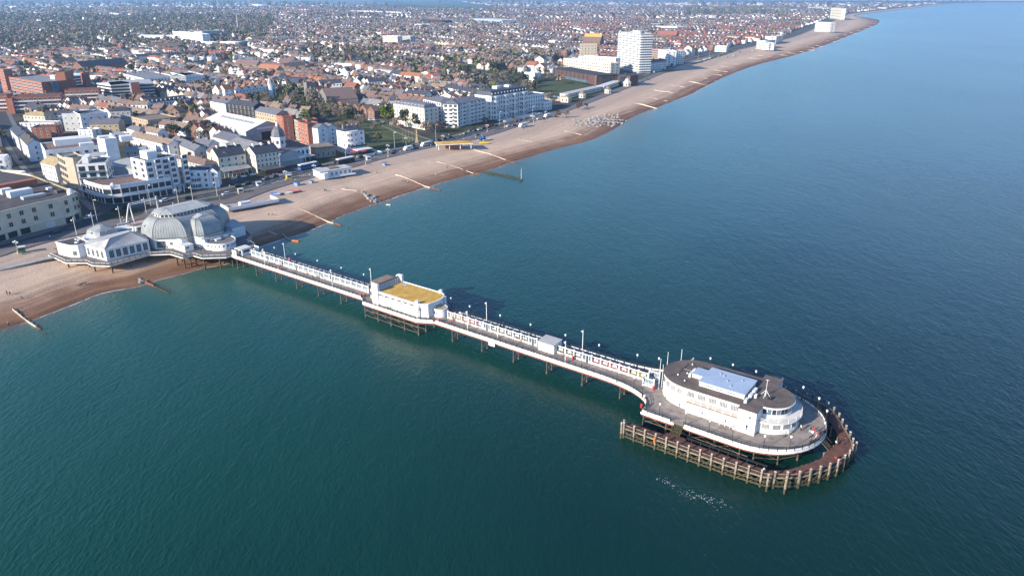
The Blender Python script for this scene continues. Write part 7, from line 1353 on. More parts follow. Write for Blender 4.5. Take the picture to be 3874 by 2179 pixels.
# trees that can be told apart in the view: base pixel, height, kind
NAMED = []
for c, lst in ((T3, ((1245, 690, 15, 'leaf_green'), (1350, 700, 13, 'twig_brown'), (1580, 770, 20, 'twig_brown'), (1100, 730, 9, 'leaf_olive'), (830, 690, 10, 'twig_brown'), (950, 640, 9, 'twig_brown'), (1060, 610, 9, 'twig_brown'), (730, 640, 8, 'twig_brown'), (1660, 800, 7, 'leaf_green'), (1440, 800, 9, 'leaf_olive'), (1320, 780, 9, 'leaf_olive'), (1560, 850, 8, 'twig_brown'), (1700, 900, 8, 'twig_brown'), (1810, 790, 9, 'leaf_olive'), (1960, 830, 11, 'leaf_green'), (2045, 860, 10, 'leaf_dark'), (2150, 830, 10, 'leaf_bright'), (2480, 930, 14, 'leaf_green'), (1960, 990, 6, 'leaf_olive'), (2380, 975, 3.5, 'leaf_bright'), (2190, 920, 3.5, 'leaf_bright'), (2080, 1010, 6, 'leaf_dark'), (2300, 1020, 6, 'twig_brown'), (1230, 850, 8, 'twig_brown'), (420, 280, 13, 'twig_brown'), (200, 280, 10, 'leaf_olive'), (1240, 90, 12, 'leaf_green'), (1460, 100, 15, 'leaf_dark'), (2300, 100, 13, 'leaf_green'))),
    (T5, ((215, 740, 16, 'leaf_bright'), (440, 770, 14, 'leaf_dark'), (590, 790, 14, 'leaf_dark'), (740, 850, 10, 'twig_brown'), (840, 850, 9, 'twig_red'), (680, 840, 9, 'twig_brown'), (310, 800, 9, 'twig_brown'), (1190, 170, 17, 'leaf_dark'), (1060, 180, 15, 'twig_brown'), (1310, 190, 13, 'twig_brown'), (1510, 130, 18, 'leaf_dark'), (1490, 250, 12, 'twig_brown'), (1630, 240, 14, 'twig_brown'), (1740, 280, 14, 'leaf_dark'), (1840, 300, 17, 'leaf_dark'), (1920, 360, 15, 'twig_brown'), (2020, 360, 13, 'leaf_dark'), (950, 260, 10, 'twig_brown'), (820, 250, 10, 'twig_brown'), (2290, 660, 6, 'twig_red'), (2390, 650, 6, 'twig_brown'), (1200, 290, 8, 'twig_brown'), (1090, 280, 8, 'twig_red'), (1480, 810, 5, 'hedge'), (2540, 560, 6, 'twig_red'), (900, 790, 5, 'leaf_dark'), (1400, 740, 6, 'leaf_dark'), (1740, 690, 4, 'leaf_dark'), (1050, 800, 3, 'leaf_bright'))),
    (T7, ((1335, 440, 17, 'leaf_green'), (1325, 540, 17, 'leaf_green'), (1400, 450, 14, 'leaf_olive'), (2130, 610, 14, 'leaf_bright'), (2220, 600, 13, 'leaf_bright'), (2330, 625, 13, 'leaf_green'), (800, 480, 15, 'leaf_olive'), (590, 440, 17, 'twig_brown'), (650, 560, 17, 'leaf_dark'), (870, 470, 14, 'twig_brown'), (970, 420, 15, 'leaf_dark'), (740, 370, 15, 'leaf_dark'), (2310, 500, 14, 'leaf_dark'), (2130, 470, 10, 'leaf_bright'), (1620, 330, 14, 'leaf_dark'), (840, 570, 12, 'leaf_green'), (470, 530, 12, 'leaf_green'))),
    (T1, ((1650, 420, 13, 'leaf_green'), (1735, 430, 16, 'leaf_olive'), (1540, 420, 12, 'twig_red'), (1815, 290, 20, 'twig_red'), (1840, 450, 9, 'leaf_olive'))),
    (T2, ((640, 190, 12, 'leaf_olive'), (720, 200, 13, 'leaf_dark'), (560, 180, 10, 'leaf_olive'), (2160, 330, 13, 'twig_brown'), (1930, 460, 8, 'leaf_dark'), (2060, 470, 8, 'leaf_dark'), (2230, 900, 8, 'twig_brown'), (2330, 950, 9, 'twig_brown'), (2150, 840, 7, 'twig_brown'), (2420, 1000, 8, 'twig_brown'), (20, 1020, 9, 'leaf_olive'), (1210, 940, 4, 'leaf_green'))),
    (T6, ((420, 650, 13, 'twig_brown'), (250, 720, 9, 'twig_brown'), (760, 750, 7, 'hedge'), (840, 780, 5, 'hedge'), (300, 470, 13, 'twig_brown'), (60, 440, 13, 'leaf_olive'), (570, 300, 16, 'leaf_dark'), (620, 1060, 6, 'twig_red'), (700, 1050, 4, 'leaf_olive'), (0, 700, 10, 'leaf_dark'), (90, 800, 12, 'leaf_dark'), (1740, 560, 5, 'leaf_dark'), (1900, 490, 6, 'leaf_dark')))):
    for x, y, h, kd in lst: NAMED.append((*c(x, y), h, kd))
x, y = P4(1190, 795); NAMED += [(x - 3, y, 3.0, 'hedge'), (x + 3, y, 3.0, 'hedge'), (x, y + 4, 3.4, 'hedge')]
MB().lathe([(9, 0), (9, .16)], n=24).build('island', 'grass_dark', None, (x, y, 4.9)); kind(bpy.data.objects['island'], 'structure', 'round planted traffic island in the forecourt')

# ---- houses: the 300 nearest are things with parts, the rest one mass
HOUSES.sort(key=lambda h: h[0] ** 2 + h[1] ** 2)
HM = {}
def hmesh(part, v):
    k = (part, v)
    if k in HM: return HM[k]
    wd, D, H, rh = ((7.4, 9, 5.6, 3.0), (6.2, 8.6, 6.2, 3.4), (9, 9, 5.0, 3.6))[v]; hx, hy = wd / 2, D / 2
    if part == 'wall': m = MB().add([(-hx, -hy, 0), (hx, -hy, 0), (hx, hy, 0), (-hx, hy, 0), (-hx, -hy, H), (hx, -hy, H), (hx, hy, H), (-hx, hy, H), (-hx, 0, H + rh), (hx, 0, H + rh)], [(0, 1, 5, 4), (2, 3, 7, 6), (1, 2, 6, 9, 5), (3, 0, 4, 8, 7)])
    elif part == 'roof':
        e = .3; s_ = rh / hy; q = [(-hx - e, -hy - e, H - e * s_), (hx + e, -hy - e, H - e * s_), (hx + e, 0, H + rh), (-hx - e, 0, H + rh), (hx + e, hy + e, H - e * s_), (-hx - e, hy + e, H - e * s_)]
        m = MB().add(q + [(x, y, z + .18) for x, y, z in q], [(6, 7, 8, 9), (9, 8, 10, 11), (0, 1, 7, 6), (4, 5, 11, 10), (1, 2, 8, 7), (2, 4, 10, 8), (3, 0, 6, 9), (5, 3, 9, 11), (3, 2, 1, 0), (5, 4, 2, 3)])
    else: m = MB().box(-.4, -.7, H + rh - 1.2, .4, .7, H + rh + 1.3)
    HM[k] = m.mesh('house_' + part, 'white'); return HM[k]
WN = {'white': 'white', 'white2': 'off white', 'pale_cream': 'pale cream', 'cream': 'cream', 'brick_brown': 'brown brick', 'grey_render': 'grey', 'brick': 'red brick', 'offwhite': 'buff'}
RN = {'roof_brown': 'brown', 'slate': 'dark slate', 'slate_light': 'grey slate', 'roof_tan': 'tan', 'roof_red': 'red', 'roof_orange': 'orange', 'roof_grey': 'grey'}
VN = ['semi', 'narrow house', 'wide house']
def setmat(o, m): o.material_slots[0].link = 'OBJECT'; o.material_slots[0].material = M[m]
hw_ = win_mesh(1.3, 1.3)
for x, y, a, k, wm, rm, u in HOUSES[:300]:
    v = int(u * 3); r = empty('house', (x, y, 4.9), a); auto(r, f'{WN[wm]} {VN[v]} with {RN[rm]} roof', 'house', 'houses of the inland streets', (x, y, 9))
    setmat(put(hmesh('wall', v), 'wall', r), wm); setmat(put(hmesh('roof', v), 'roof', r), rm)
    wd, D = ((7.4, 9), (6.2, 8.6), (9, 9))[v]; setmat(put(hmesh('chimney', v), 'chimney', r, ((wd / 2 - .6) * (1 if u * 30 % 2 > 1 else -1), .6, 0)), 'brick_brown')
    for z in (1.0, 3.6):
        for xx in (-wd * .24, wd * .24): put(hw_, 'window', r, (xx, -D / 2, z))
    put(hw_, 'window', r, (-wd / 2, 0, 3.8), -math.pi / 2); put(hw_, 'window', r, (wd / 2, 0, 3.8), math.pi / 2)
    pass
def mass(hs, name, label):
    n = len(hs); A = np.array([(h[0], h[1], h[2], h[3], h[6]) for h in hs]); k = A[:, 3:4]; u = A[:, 4:5]
    wd = (6.4 + 3.5 * u) * np.where(k > 1, k, 1); D = 8.5 + 1.5 * ((u * 7) % 1); D = D * np.where(k > 1.2, k * .8, 1); H = (4.8 + 1.6 * ((u * 13) % 1)) * np.minimum(1.25, np.maximum(1, k * .7)); rh = (2.8 + 1.4 * ((u * 29) % 1)) * np.minimum(1.5, np.maximum(1, k * .6))
    T = np.array([(-1, -1, 0, 0), (1, -1, 0, 0), (1, 1, 0, 0), (-1, 1, 0, 0), (-1, -1, 1, 0), (1, -1, 1, 0), (1, 1, 1, 0), (-1, 1, 1, 0), (-1, 0, 1, 1), (1, 0, 1, 1)], float)
    X = T[None, :, 0] * wd / 2; Y = T[None, :, 1] * D / 2; Z = T[None, :, 2] * H + T[None, :, 3] * rh; ca = np.cos(A[:, 2:3]); sa = np.sin(A[:, 2:3])
    V = np.stack([A[:, 0:1] + ca * X - sa * Y, A[:, 1:2] + sa * X + ca * Y, 4.88 + Z], -1).reshape(-1, 3)
    F = [(0, 1, 5, 4), (1, 2, 6, 5), (2, 3, 7, 6), (3, 0, 4, 7), (4, 5, 9, 8), (6, 7, 8, 9), (5, 6, 9), (7, 4, 8)]; isroof = [0, 0, 0, 0, 1, 1, 0, 0]
    flat = np.array([i for f in F for i in f]); ln = np.array([len(f) for f in F])
    LI = (np.arange(n)[:, None] * 10 + flat[None]).ravel(); tot = np.tile(ln, n); st = np.concatenate([[0], np.cumsum(tot)[:-1]])
    names = WALLS + ROOFS; wi = np.array([names.index(h[4]) for h in hs]); ri = np.array([names.index(h[5]) for h in hs]); mi = np.where(np.array(isroof)[None], ri[:, None], wi[:, None]).ravel()
    me = bpy.data.meshes.new(name); me.vertices.add(len(V)); me.vertices.foreach_set('co', V.ravel()); me.loops.add(len(LI)); me.loops.foreach_set('vertex_index', LI); me.polygons.add(len(tot)); me.polygons.foreach_set('loop_start', st); me.polygons.foreach_set('loop_total', tot)
    for q in names: me.materials.append(M[q])
    me.polygons.foreach_set('material_index', mi); me.update(calc_edges=True); return kind(put(me, name), 'stuff', label)
mass(HOUSES[300:], 'distant_houses', 'mass of small gabled houses spreading inland and along the coast')

# ---- trees
KINDS = ['twig_brown', 'leaf_olive', 'leaf_dark', 'twig_red', 'leaf_green', 'leaf_bright', 'hedge']; KW = [.50, .20, .11, .07, .10, .02, 0]
TL = {'twig_brown': 'bare brown tree', 'leaf_olive': 'olive brown budding tree', 'leaf_dark': 'dark evergreen tree', 'twig_red': 'reddish bare tree', 'leaf_green': 'fresh green tree', 'leaf_bright': 'bright yellow green tree', 'hedge': 'low dark green shrub'}
def crown(kd, seed):
    g = np.random.default_rng(seed); n = 620 if kd.startswith('leaf') or kd == 'hedge' else 520
    nc = 16; th = g.uniform(0, 2 * np.pi, nc); rad = np.sqrt(g.uniform(.05, 1, nc)) * .34; cz = g.uniform(.34, .86, nc); sh_ = 1 - .55 * np.clip((cz - .55) / .4, 0, 1); cc = np.stack([rad * sh_ * np.cos(th), rad * sh_ * np.sin(th), cz], 1)
    ci = g.integers(0, nc, n); d = g.normal(size=(n, 3)); d /= np.linalg.norm(d, axis=1)[:, None]; p = cc[ci] + d * (g.uniform(.35, 1, n) ** .5)[:, None] * g.uniform(.10, .17, nc)[ci][:, None]
    thin = kd.startswith('twig'); s1 = g.uniform(.018, .034, n) * (1.9 if thin else 1.25); s2 = s1 * (.22 if thin else .8)
    a = g.normal(size=(n, 3)); a[:, 2] += .6 if thin else 0; a /= np.linalg.norm(a, axis=1)[:, None]; b = np.cross(a, g.normal(size=(n, 3))); b /= np.linalg.norm(b, axis=1)[:, None]
    a *= s1[:, None]; b *= s2[:, None]; V = np.stack([p - a - b, p + a - b, p + a + b, p - a + b], 1).reshape(-1, 3)
    mb = MB(); mb.v = [tuple(q) for q in V]; mb.f = [(4 * i, 4 * i + 1, 4 * i + 2, 4 * i + 3) for i in range(n)]; mb.m = [0] * n; return mb.mesh('crown', kd), cc
def trunk(cc, seed):
    mb = MB().tube((0, 0, -.02), (0, 0, .34), .028, 6, r2=.02)
    for c in cc[:11]: mb.tube((0, 0, .16 + .18 * rr.random()), tuple(c), .013, 4, r2=.004, cap=False)
    return mb.mesh('trunk', 'bark')
PROTO = {kd: [(lambda cr: (cr[0], trunk(cr[1], s)))(crown(kd, 40 + 7 * i + s)) for s in range(3)] for i, kd in enumerate(KINDS)}
TREES = [(x, y, h * 1.05 + 2.2, pick(KINDS, KW)) for x, y, h, u in TREES]
TREES.sort(key=lambda q: q[0] ** 2 + q[1] ** 2); SOLO = NAMED + TREES[:max(0, 300 - len(NAMED))]; REST = TREES[max(0, 300 - len(NAMED)):]
for x, y, h, kd in SOLO:
    cr, tr = PROTO[kd][rr.randrange(3)]; r = empty('shrub' if kd == 'hedge' else 'tree', (x, y, 4.85), rr.random() * 6.28); r.scale = (h * rr.uniform(.95, 1.3), h * rr.uniform(.95, 1.3), h); put(cr, 'crown', r); put(tr, 'trunk', r)
    auto(r, TL[kd], 'shrub' if kd == 'hedge' else 'tree', 'trees of the town and gardens', (x, y, 5 + h / 2))
def tree_mass(ts, name, label):
    g = np.random.default_rng(5); K = 34; tmp = []
    for s in range(5):
        nc = 7; cc = np.stack([g.normal(0, .17, nc), g.normal(0, .17, nc), g.uniform(.38, .8, nc)], 1); ci = g.integers(0, nc, K); d = g.normal(size=(K, 3)); d /= np.linalg.norm(d, axis=1)[:, None]; p = cc[ci] + d * .16
        a = np.cross(d, g.normal(size=(K, 3))); a /= np.linalg.norm(a, axis=1)[:, None]; b = np.cross(d, a) + d * .3; s1 = g.uniform(.07, .13, K)[:, None]; tmp.append(np.stack([p - s1 * (a + b), p + s1 * (a - b), p + s1 * (a + b), p - s1 * (a - b)], 1).reshape(-1, 3))
    tmp = np.array(tmp); A = np.array([(q[0], q[1], q[2]) for q in ts]); n = len(ts); V = tmp[g.integers(0, 5, n)] * A[:, 2][:, None, None] * np.stack([g.uniform(.95, 1.35, n)] * 2 + [np.ones(n)], 1)[:, None, :]; ang = g.uniform(0, 6.28, n)[:, None]
    X = V[..., 0] * np.cos(ang) - V[..., 1] * np.sin(ang) + A[:, 0:1]; Y = V[..., 0] * np.sin(ang) + V[..., 1] * np.cos(ang) + A[:, 1:2]; V = np.stack([X, Y, V[..., 2] + 4.7], -1).reshape(-1, 3)
    nf = n * K; me = bpy.data.meshes.new(name); me.vertices.add(len(V)); me.vertices.foreach_set('co', V.ravel()); me.loops.add(nf * 4); me.loops.foreach_set('vertex_index', np.arange(nf * 4)); me.polygons.add(nf); me.polygons.foreach_set('loop_start', np.arange(nf) * 4); me.polygons.foreach_set('loop_total', np.full(nf, 4))
    for q in KINDS: me.materials.append(M[q])
    me.polygons.foreach_set('material_index', np.repeat(np.array([KINDS.index(q[3]) for q in ts]), K)); me.update(calc_edges=True); return kind(put(me, name), 'stuff', label)
tree_mass(REST, 'distant_trees', 'mass of bare and evergreen trees among the far houses')
print('HOUSES', len(HOUSES), 'TREES', len(TREES), len(NAMED), 'FOOT', len(FOOT))
# ================================================================== beach: groynes, rocks, boats
rr = random.Random(33)
def gpt(u): return at(u[0], u[1], 0)
def groyne(a, b, label, zt0=4.1, zt1=.55, sub=None, broken=False, posts=True):
    za = min(4.3, beach_z(at(*a, 3.0)) + .55); A = at(*a, za); B = at(*b, zt1); L = math.hypot(B[0] - A[0], B[1] - A[1]); an = math.atan2(B[1] - A[1], B[0] - A[0]); near = B[1] < 520
    r = tag(empty('groyne', (A[0], A[1], 0), an), label, 'groyne', 'timber groynes along the beach'); n = max(2, int(L / (2.6 if near else 6))); wdt = .22 if near else .34
    def gz(u): return max(zt1 - .25 * (u > .9), beach_z((A[0] + (B[0] - A[0]) * u, A[1] + (B[1] - A[1]) * u)) + .3)
    for k in range(n):
        if broken and k % 5 == 3: continue
        x0, x1 = L * k / n, L * (k + 1) / n - .02; z0, z1 = gz(k / n), gz((k + 1) / n); d = rr.uniform(-.06, .06)
        m = 'timber_pale' if k < n * .72 else ('rust' if zt1 < 1 else 'timber_pale')
        MB().add([(x0, -wdt / 2 + d, z0 - 2), (x1, -wdt / 2 + d, z1 - 2), (x1, wdt / 2 + d, z1 - 2), (x0, wdt / 2 + d, z0 - 2), (x0, -wdt / 2 + d, z0), (x1, -wdt / 2 + d, z1), (x1, wdt / 2 + d, z1), (x0, wdt / 2 + d, z0)], [(3, 2, 1, 0), (4, 5, 6, 7), (0, 1, 5, 4), (1, 2, 6, 5), (2, 3, 7, 6), (3, 0, 4, 7)]).build('plank', m, r)
        if near or k % 2 == 0: MB().box(x0 - .14, wdt / 2 + .02 + d, z0 - 2, x0 + .14, wdt / 2 + .26 + d, z0 + .3 + .25 * rr.random()).build('post', 'timber_grey', r)
    if sub:
        C = at(*sub, .1); L2 = math.hypot(C[0] - B[0], C[1] - B[1]); m_ = max(2, int(L2 / 3.2))
        for k in range(m_ + 1): x = L + L2 * k / m_; MB().bx((x, rr.uniform(-.3, .3)), .3, .3, -2.5, .75 - .65 * k / m_ + .1 * rr.random(), rr.random()).build('worn_post', 'timber_wet', r)
        MB().box(L, -.12, -1.5, L + L2 * .8, .12, .03).build('sunken_plank', 'timber_wet', r)
    return r
def sx(c, *p): return [(c.ox + x / c.k, c.oy + y / c.k) for x, y in p]
G = [(LC, (105, 1165), (330, 1322), (430, 1400), 'groyne nearest the left edge of the view'), (BE, (95, 793), (495, 955), (680, 1015), 'groyne just beyond the domed pavilion with an orange seaward end'), (BE, (490, 590), (700, 672), None, 'groyne ending in a heap of pale boulders'), (BE, (1020, 455), (1460, 612), (1620, 648), 'long groyne below the white beach cafe'),
     (BE, (1420, 325), (1880, 468), None, 'broken groyne leading to ragged dark posts and a beacon'), (BE, (1785, 215), (2190, 346), (2330, 372), 'groyne beside the yellow roofed shelter'), (BE, (2200, 115), (2430, 190), None, 'groyne below the white modern flats'), (T5, (2370, 820), (2576, 892), None, 'groyne below the grand white hotel'),
     (T6, (1300, 1000), (1570, 1062), (1690, 1075), 'groyne just past the grey rock heap'), (T6, (1470, 930), (1690, 982), None, 'groyne below the lido'), (T6, (1530, 835), (1840, 902), None, 'long groyne below the swimming baths'), (T6, (1720, 780), (2000, 836), None, 'groyne in front of the tower shadow'), (T6, (1950, 735), (2170, 780), None, 'groyne at the near edge of the tower shadow'), (T6, (2100, 690), (2280, 727), None, 'groyne inside the tower shadow'), (T6, (2190, 640), (2350, 670), None, 'groyne at the far edge of the tower shadow'), (T6, (2235, 595), (2420, 630), None, 'first groyne past the tower shadow'), (T6, (2340, 550), (2490, 582), None, 'second groyne past the tower shadow'), (T6, (2480, 525), (2570, 547), None, 'third groyne past the tower shadow')]
for k, q in enumerate((((570, 437), (640, 448)), ((690, 393), (810, 412)), ((620, 412), (720, 428)), ((840, 390), (905, 401)), ((905, 377), (970, 387)), ((975, 364), (1022, 373)), ((1030, 350), (1110, 360)), ((1095, 325), (1160, 335)), ((1040, 335), (1110, 346)), ((1180, 292), (1260, 300)), ((1240, 270), (1310, 279)), ((1300, 250), (1350, 258)), ((1340, 232), (1400, 240)), ((1385, 215), (1430, 222)), ((1420, 200), (1480, 208)), ((1450, 185), (1515, 192)), ((1480, 165), (1545, 172)), ((1470, 148), (1555, 160)))): G.append((T8, q[0], q[1], None, ['%s' % w for w in ('fourth fifth sixth seventh eighth ninth tenth eleventh twelfth thirteenth fourteenth fifteenth sixteenth seventeenth eighteenth nineteenth twentieth twenty-first'.split())][k] + ' groyne past the tower shadow'))
for c, a, b, s, lb in G:
    a, b = sx(c, a, b); groyne(a, b, lb, sub=sx(c, s)[0] if s else None, broken='broken' in lb)
r = tag(empty('old_groyne', (*at(1822, 651, 0), 0), 0), 'ragged double row of dark posts running out to the beacon', 'groyne')
A, B = at(1822, 651, .5), at(1973, 682, .2); an = math.atan2(B[1] - A[1], B[0] - A[0]); r.rotation_euler = (0, 0, an); L = math.hypot(B[0] - A[0], B[1] - A[1])
for k in range(26):
    for y in (-.5, .5): MB().bx((L * k / 25, y + rr.uniform(-.25, .25)), .4, .35, -2, .5 + .8 * rr.random(), rr.random()).build('worn_post', 'timber_wet', r)
MB().bar((0, 0, .3), (L, 0, .1), .3).build('waling', 'timber_wet', r)
p = at(1972, 684, 0); r = tag(empty('beacon', (*p, 0)), 'thin pale beacon pole standing in the water at the end of the ragged groyne', 'beacon'); MB().tube((0, 0, -2), (0, 0, 6.5), .13, 6).build('pole', 'offwhite', r); MB().bx((0, 0), 1.6, 1.2, -2, .9, .3).build('footing', 'timber_wet', r); MB().tube((0, 0, 6.5), (0, 0, 7.1), .22, 6, r2=.1).build('top_mark', 'timber_grey', r)
r = tag(empty('old_groyne', (*at(532, 1062, 0), 0)), 'dark stub groyne running into the water below the domed pavilion', 'groyne'); A, B = at(545, 1062, .6), at(638, 1108, .2); an = math.atan2(B[1] - A[1], B[0] - A[0]); r.location = (A[0], A[1], 0); r.rotation_euler = (0, 0, an); L = math.hypot(B[0] - A[0], B[1] - A[1])
MB().box(0, -.15, -2, L * .4, .15, .7).build('plank', 'rust', r); MB().box(L * .4, -.15, -2, L, .15, .22).build('plank', 'timber_wet', r)
for k in range(9): MB().bx((L * (.3 + .7 * k / 8), .3), .35, .35, -2, .85, 0).build('post', 'timber_wet', r)
for a, b, lb in (((1012, 878), (1048, 890), 'short pale timber left in the pavilion shadow'), ((1070, 893), (1098, 906), 'short dark timber in the pavilion shadow')): groyne(a, b, lb)
o = MB().bx((0, 0), 3.6, .9, -.2, .45, -.35).build('marker_buoy', 'orange_paint', None, (*at(1117, 913, 0), 0)); tag(o, 'orange timber end afloat just off the pavilion beach', 'timber'); o2 = MB().bx((0, 0), 2.4, .8, -.2, .35, -.35).build('marker_buoy', 'timber_pale', None, (*at(1470, 776, 0), 0)); tag(o2, 'pale timber end afloat off the boulder groyne', 'timber')
def rock_mesh(s):
    g = random.Random(s); v = []
    for k, z in enumerate((-.5, .05, .5)):
        for i in range(7): a = 6.283 * i / 7 + .3 * k; q = (1.0, .95, .55)[k] * g.uniform(.7, 1.15); v.append((q * math.cos(a), q * .8 * math.sin(a), z * g.uniform(.8, 1.2)))
    return MB().loft([v[0:7], v[7:14], v[14:21]]).mesh('rock', 'rock')
RK = [rock_mesh(s) for s in range(5)]
def rocks(pts, lab, grp, n, sc, jit):
    for k in range(n):
        (ax, ay), (bx, by) = pts[0], pts[1]; u = rr.random(); px_, py_ = ax + (bx - ax) * u, ay + (by - ay) * u; P = at(px_ + rr.gauss(0, jit[0]), py_ + rr.gauss(0, jit[1]), 1.0); z = beach_z(P)
        if z < .15: continue
        q = sc * rr.uniform(.5, 1.3)
        o = put(RK[k % 5], 'boulder', None, (*P, z + .25 * q), rr.random() * 6, (q, q, q * rr.uniform(.6, .95))); tag(o, lab, 'boulder', grp)
rocks(((1373, 744), (1432, 764)), 'pale boulder in the heap at the groyne end nearest the pavilion', 'boulders at the near groyne', 34, 1.0, (5, 4)); rocks(((525, 1054), (555, 1068)), 'pale boulder by the stub groyne below the domed pavilion', 'boulders by the stub groyne', 14, .75, (5, 4))
rocks(((2190, 478), (2370, 458)), 'grey boulder in the wide rock heap below the white villa hotel', 'boulders of the wide rock heap', 170, 1.15, (24, 7)); rocks(((2250, 470), (2320, 450)), 'grey boulder in the wide rock heap below the white villa hotel', 'boulders of the wide rock heap', 70, 1.15, (42, 8))
rocks(((456, 1012), (480, 1010)), 'small pale stone block under the domed pavilion platform', 'stones under the platform', 7, .55, (6, 2))
def boat(p, L, m, m2, lab, rot=0, z=None):
    z = beach_z(p) if z is None else z; r = tag(empty('boat', (*p, z + .1), rot), lab, 'boat'); W_ = L * .17; st = []
    for x, w_, h in ((-.5, .75, .0), (-.2, 1, 0), (.15, .9, .05), (.38, .5, .12), (.5, .05, .3)): st.append([(x * L, -w_ * W_, .75 + h), (x * L, -w_ * W_ * .8, .2 + h * .4), (x * L, 0, .02 + h * .6), (x * L, w_ * W_ * .8, .2 + h * .4), (x * L, w_ * W_, .75 + h), (x * L, w_ * W_ * .8, .68 + h), (x * L, 0, .34 + h), (x * L, -w_ * W_ * .8, .68 + h)])
    MB().loft(st).build('hull', m, r); MB().wallrun([(q[0][0], q[0][1]) for q in st], .1, .76, .86).build('gunwale', m2, r); MB().wallrun([(q[4][0], q[4][1]) for q in st], .1, .76, .86).build('gunwale', m2, r)
    for x in (-.3, 0): MB().box(x * L, -W_ * .85, .5, x * L + .3, W_ * .85, .58).build('thwart', 'timber_pale', r)
    return r
boat(T4(1080, 1068), 3.6, 'blue_paint', 'blue_paint', 'small blue dinghy at the left of the beached boats', PANG + .2); boat(T4(1125, 1076), 3.6, 'blue_paint', 'white', 'second blue dinghy beside the first on the shingle', PANG + .3); boat(T4(1185, 1062), 3.6, 'charcoal', 'white', 'dark covered dinghy among the beached boats', PANG + 1.0); boat(T4(1248, 1055), 5.2, 'white', 'timber_pale', 'white rowing boat beside the red one on the shingle', PANG + .9); boat(T4(1325, 1038), 7.6, 'red_paint', 'white', 'big red and white fishing boat on the shingle', PANG + 1.15)
boat(T5(1395, 965), 7, 'yellow_paint', 'yellow_paint', 'yellow boat below the blue tractor on the shingle', PANG + .6); boat(T5(1430, 930), 6.5, 'light_blue', 'white', 'pale blue boat beside the blue tractor', PANG + 1.2)
r = boat(P4(1210, 915), 5, 'light_blue', 'white', 'pale blue boat on display beside the white arch', PANG + 1.4, 5.4); MB().lathe([(.25, -.6), (.2, .1)], n=6).build('stand', 'charcoal', r)
r = tag(empty('tractor', (*T5(1370, 930), beach_z(T5(1370, 930))), PANG + 1.3), 'blue beach tractor beside the pale blue boat', 'tractor'); MB().box(-1.8, -.5, .7, .6, .5, 1.5).build('bonnet', 'blue_paint', r); MB().box(.2, -.8, 1.0, 1.9, .8, 2.7).build('cab', 'blue_paint', r)
for x, y, q in ((-1.5, -.8, .5), (-1.5, .8, .5), (1.2, -.95, .85), (1.2, .95, .85)): MB().tube((x, y - .2, q), (x, y + .2, q), q, 12).build('wheel', 'tyre', r)
for (x, y), s, lb in (((1365, 962), 1.5, 'blue beach bin nearest the beached boats'), ((1540, 930), 1.2, 'blue beach bin left of the white cafe'), ((2428, 712), 1.2, 'blue beach bin by the tall white hotel')):
    p = T4(x, y); r = tag(empty('beach_bin', (*p, beach_z(p)), PANG), lb, 'bin'); MB().add([(-s * .8, -s * .5, 0), (s * .8, -s * .5, 0), (s * .8, s * .5, 0), (-s * .8, s * .5, 0), (-s, -s * .65, s), (s, -s * .65, s), (s, s * .65, s), (-s, s * .65, s)], [(3, 2, 1, 0), (4, 5, 6, 7), (0, 1, 5, 4), (1, 2, 6, 5), (2, 3, 7, 6), (3, 0, 4, 7)]).build('bin_body', 'light_blue', r); MB().box(-s * 1.02, -s * .68, s, s * 1.02, s * .68, s + .12).build('lid', 'blue_paint', r)
# ---- white arch and gantry beside the pavilion
r = tag(empty('arch', (*P4(1235, 905), 4.9), PANG + math.pi / 2), 'white leaning arch joined by a truss to twin posts behind the pavilion', 'arch'); pr = None
for k in range(9): u = k / 8; p = (2.6 * math.sin(u * 1.57), 0, 9.0 * math.sin(u * 1.57) ** .8 if k else 0); pr and MB().tube(pr, p, .3 - .016 * k, 6).build('arch_limb', 'white', r); pr = p
MB().tube((3.4, -.3, 0), (2.8, 0, 9), .16, 6).tube((3.4, .6, 0), (2.8, 0, 9), .16, 6).build('strut', 'white', r)
q = MB()
for y in (-.4, .4): q.bar((2.8, y, 8.9), (15, y, 8.9), .12).bar((2.8, y, 8.2), (15, y, 8.2), .12)
for k in range(12): q.bar((2.8 + k, -.4, 8.2), (3.8 + k, .4, 8.9), .07)
q.build('truss', 'white', r); MB().tube((14.5, -.4, 0), (14.5, -.4, 9.6), .2, 6).tube((15.2, .4, 0), (15.2, .4, 9.6), .2, 6).build('post', 'white', r)
# ---- street lamps, ornate lamps and flagpoles
def tall_lamp(h): r = empty('street_lamp', (0, 0, 0)); MB().tube((0, 0, 0), (0, 0, h), .11, 6, r2=.07).build('column', 'offwhite', r); MB().bar((0, 0, h), (1.3, 0, h + .15), .09).box(.6, -.16, h - .05, 1.6, .16, h + .1).build('lamp_head', 'white', r); return r
def globe_lamp(): r = empty('street_lamp', (0, 0, 0)); MB().lathe([(.2, 0), (.13, .8), (.09, 6.6)], n=7).build('column', 'offwhite', r); MB().bar((0, 0, 6.0), (-1.0, 0, 6.4), .09).build('bracket', 'offwhite', r); MB().lathe([(.05, 5.7), (.32, 5.95), (.3, 6.25), (.08, 6.4)], (-1.0, 0, 0), 8).build('lantern', 'lamp_glass', r); MB().lathe([(.12, 6.6), (.1, 7.3), (.02, 7.5)], n=6).build('finial', 'white', r); return r
def triple_lamp():
    r = empty('street_lamp', (0, 0, 0)); MB().box(-.35, -.35, 0, .35, .35, 1.0).lathe([(.26, 1.0), (.16, 1.6), (.11, 4.6)], n=8).build('column', 'stone', r); MB().bar((-.9, 0, 4.3), (.9, 0, 4.3), .12).build('bracket', 'stone', r)
    for x, z in ((-.9, 4.3), (.9, 4.3), (0, 4.7)): MB().lathe([(.1, 0), (.34, .22), (.34, .42), (.1, .68)], (x, 0, z), 8).build('globe', 'lamp_glass', r)
    return r
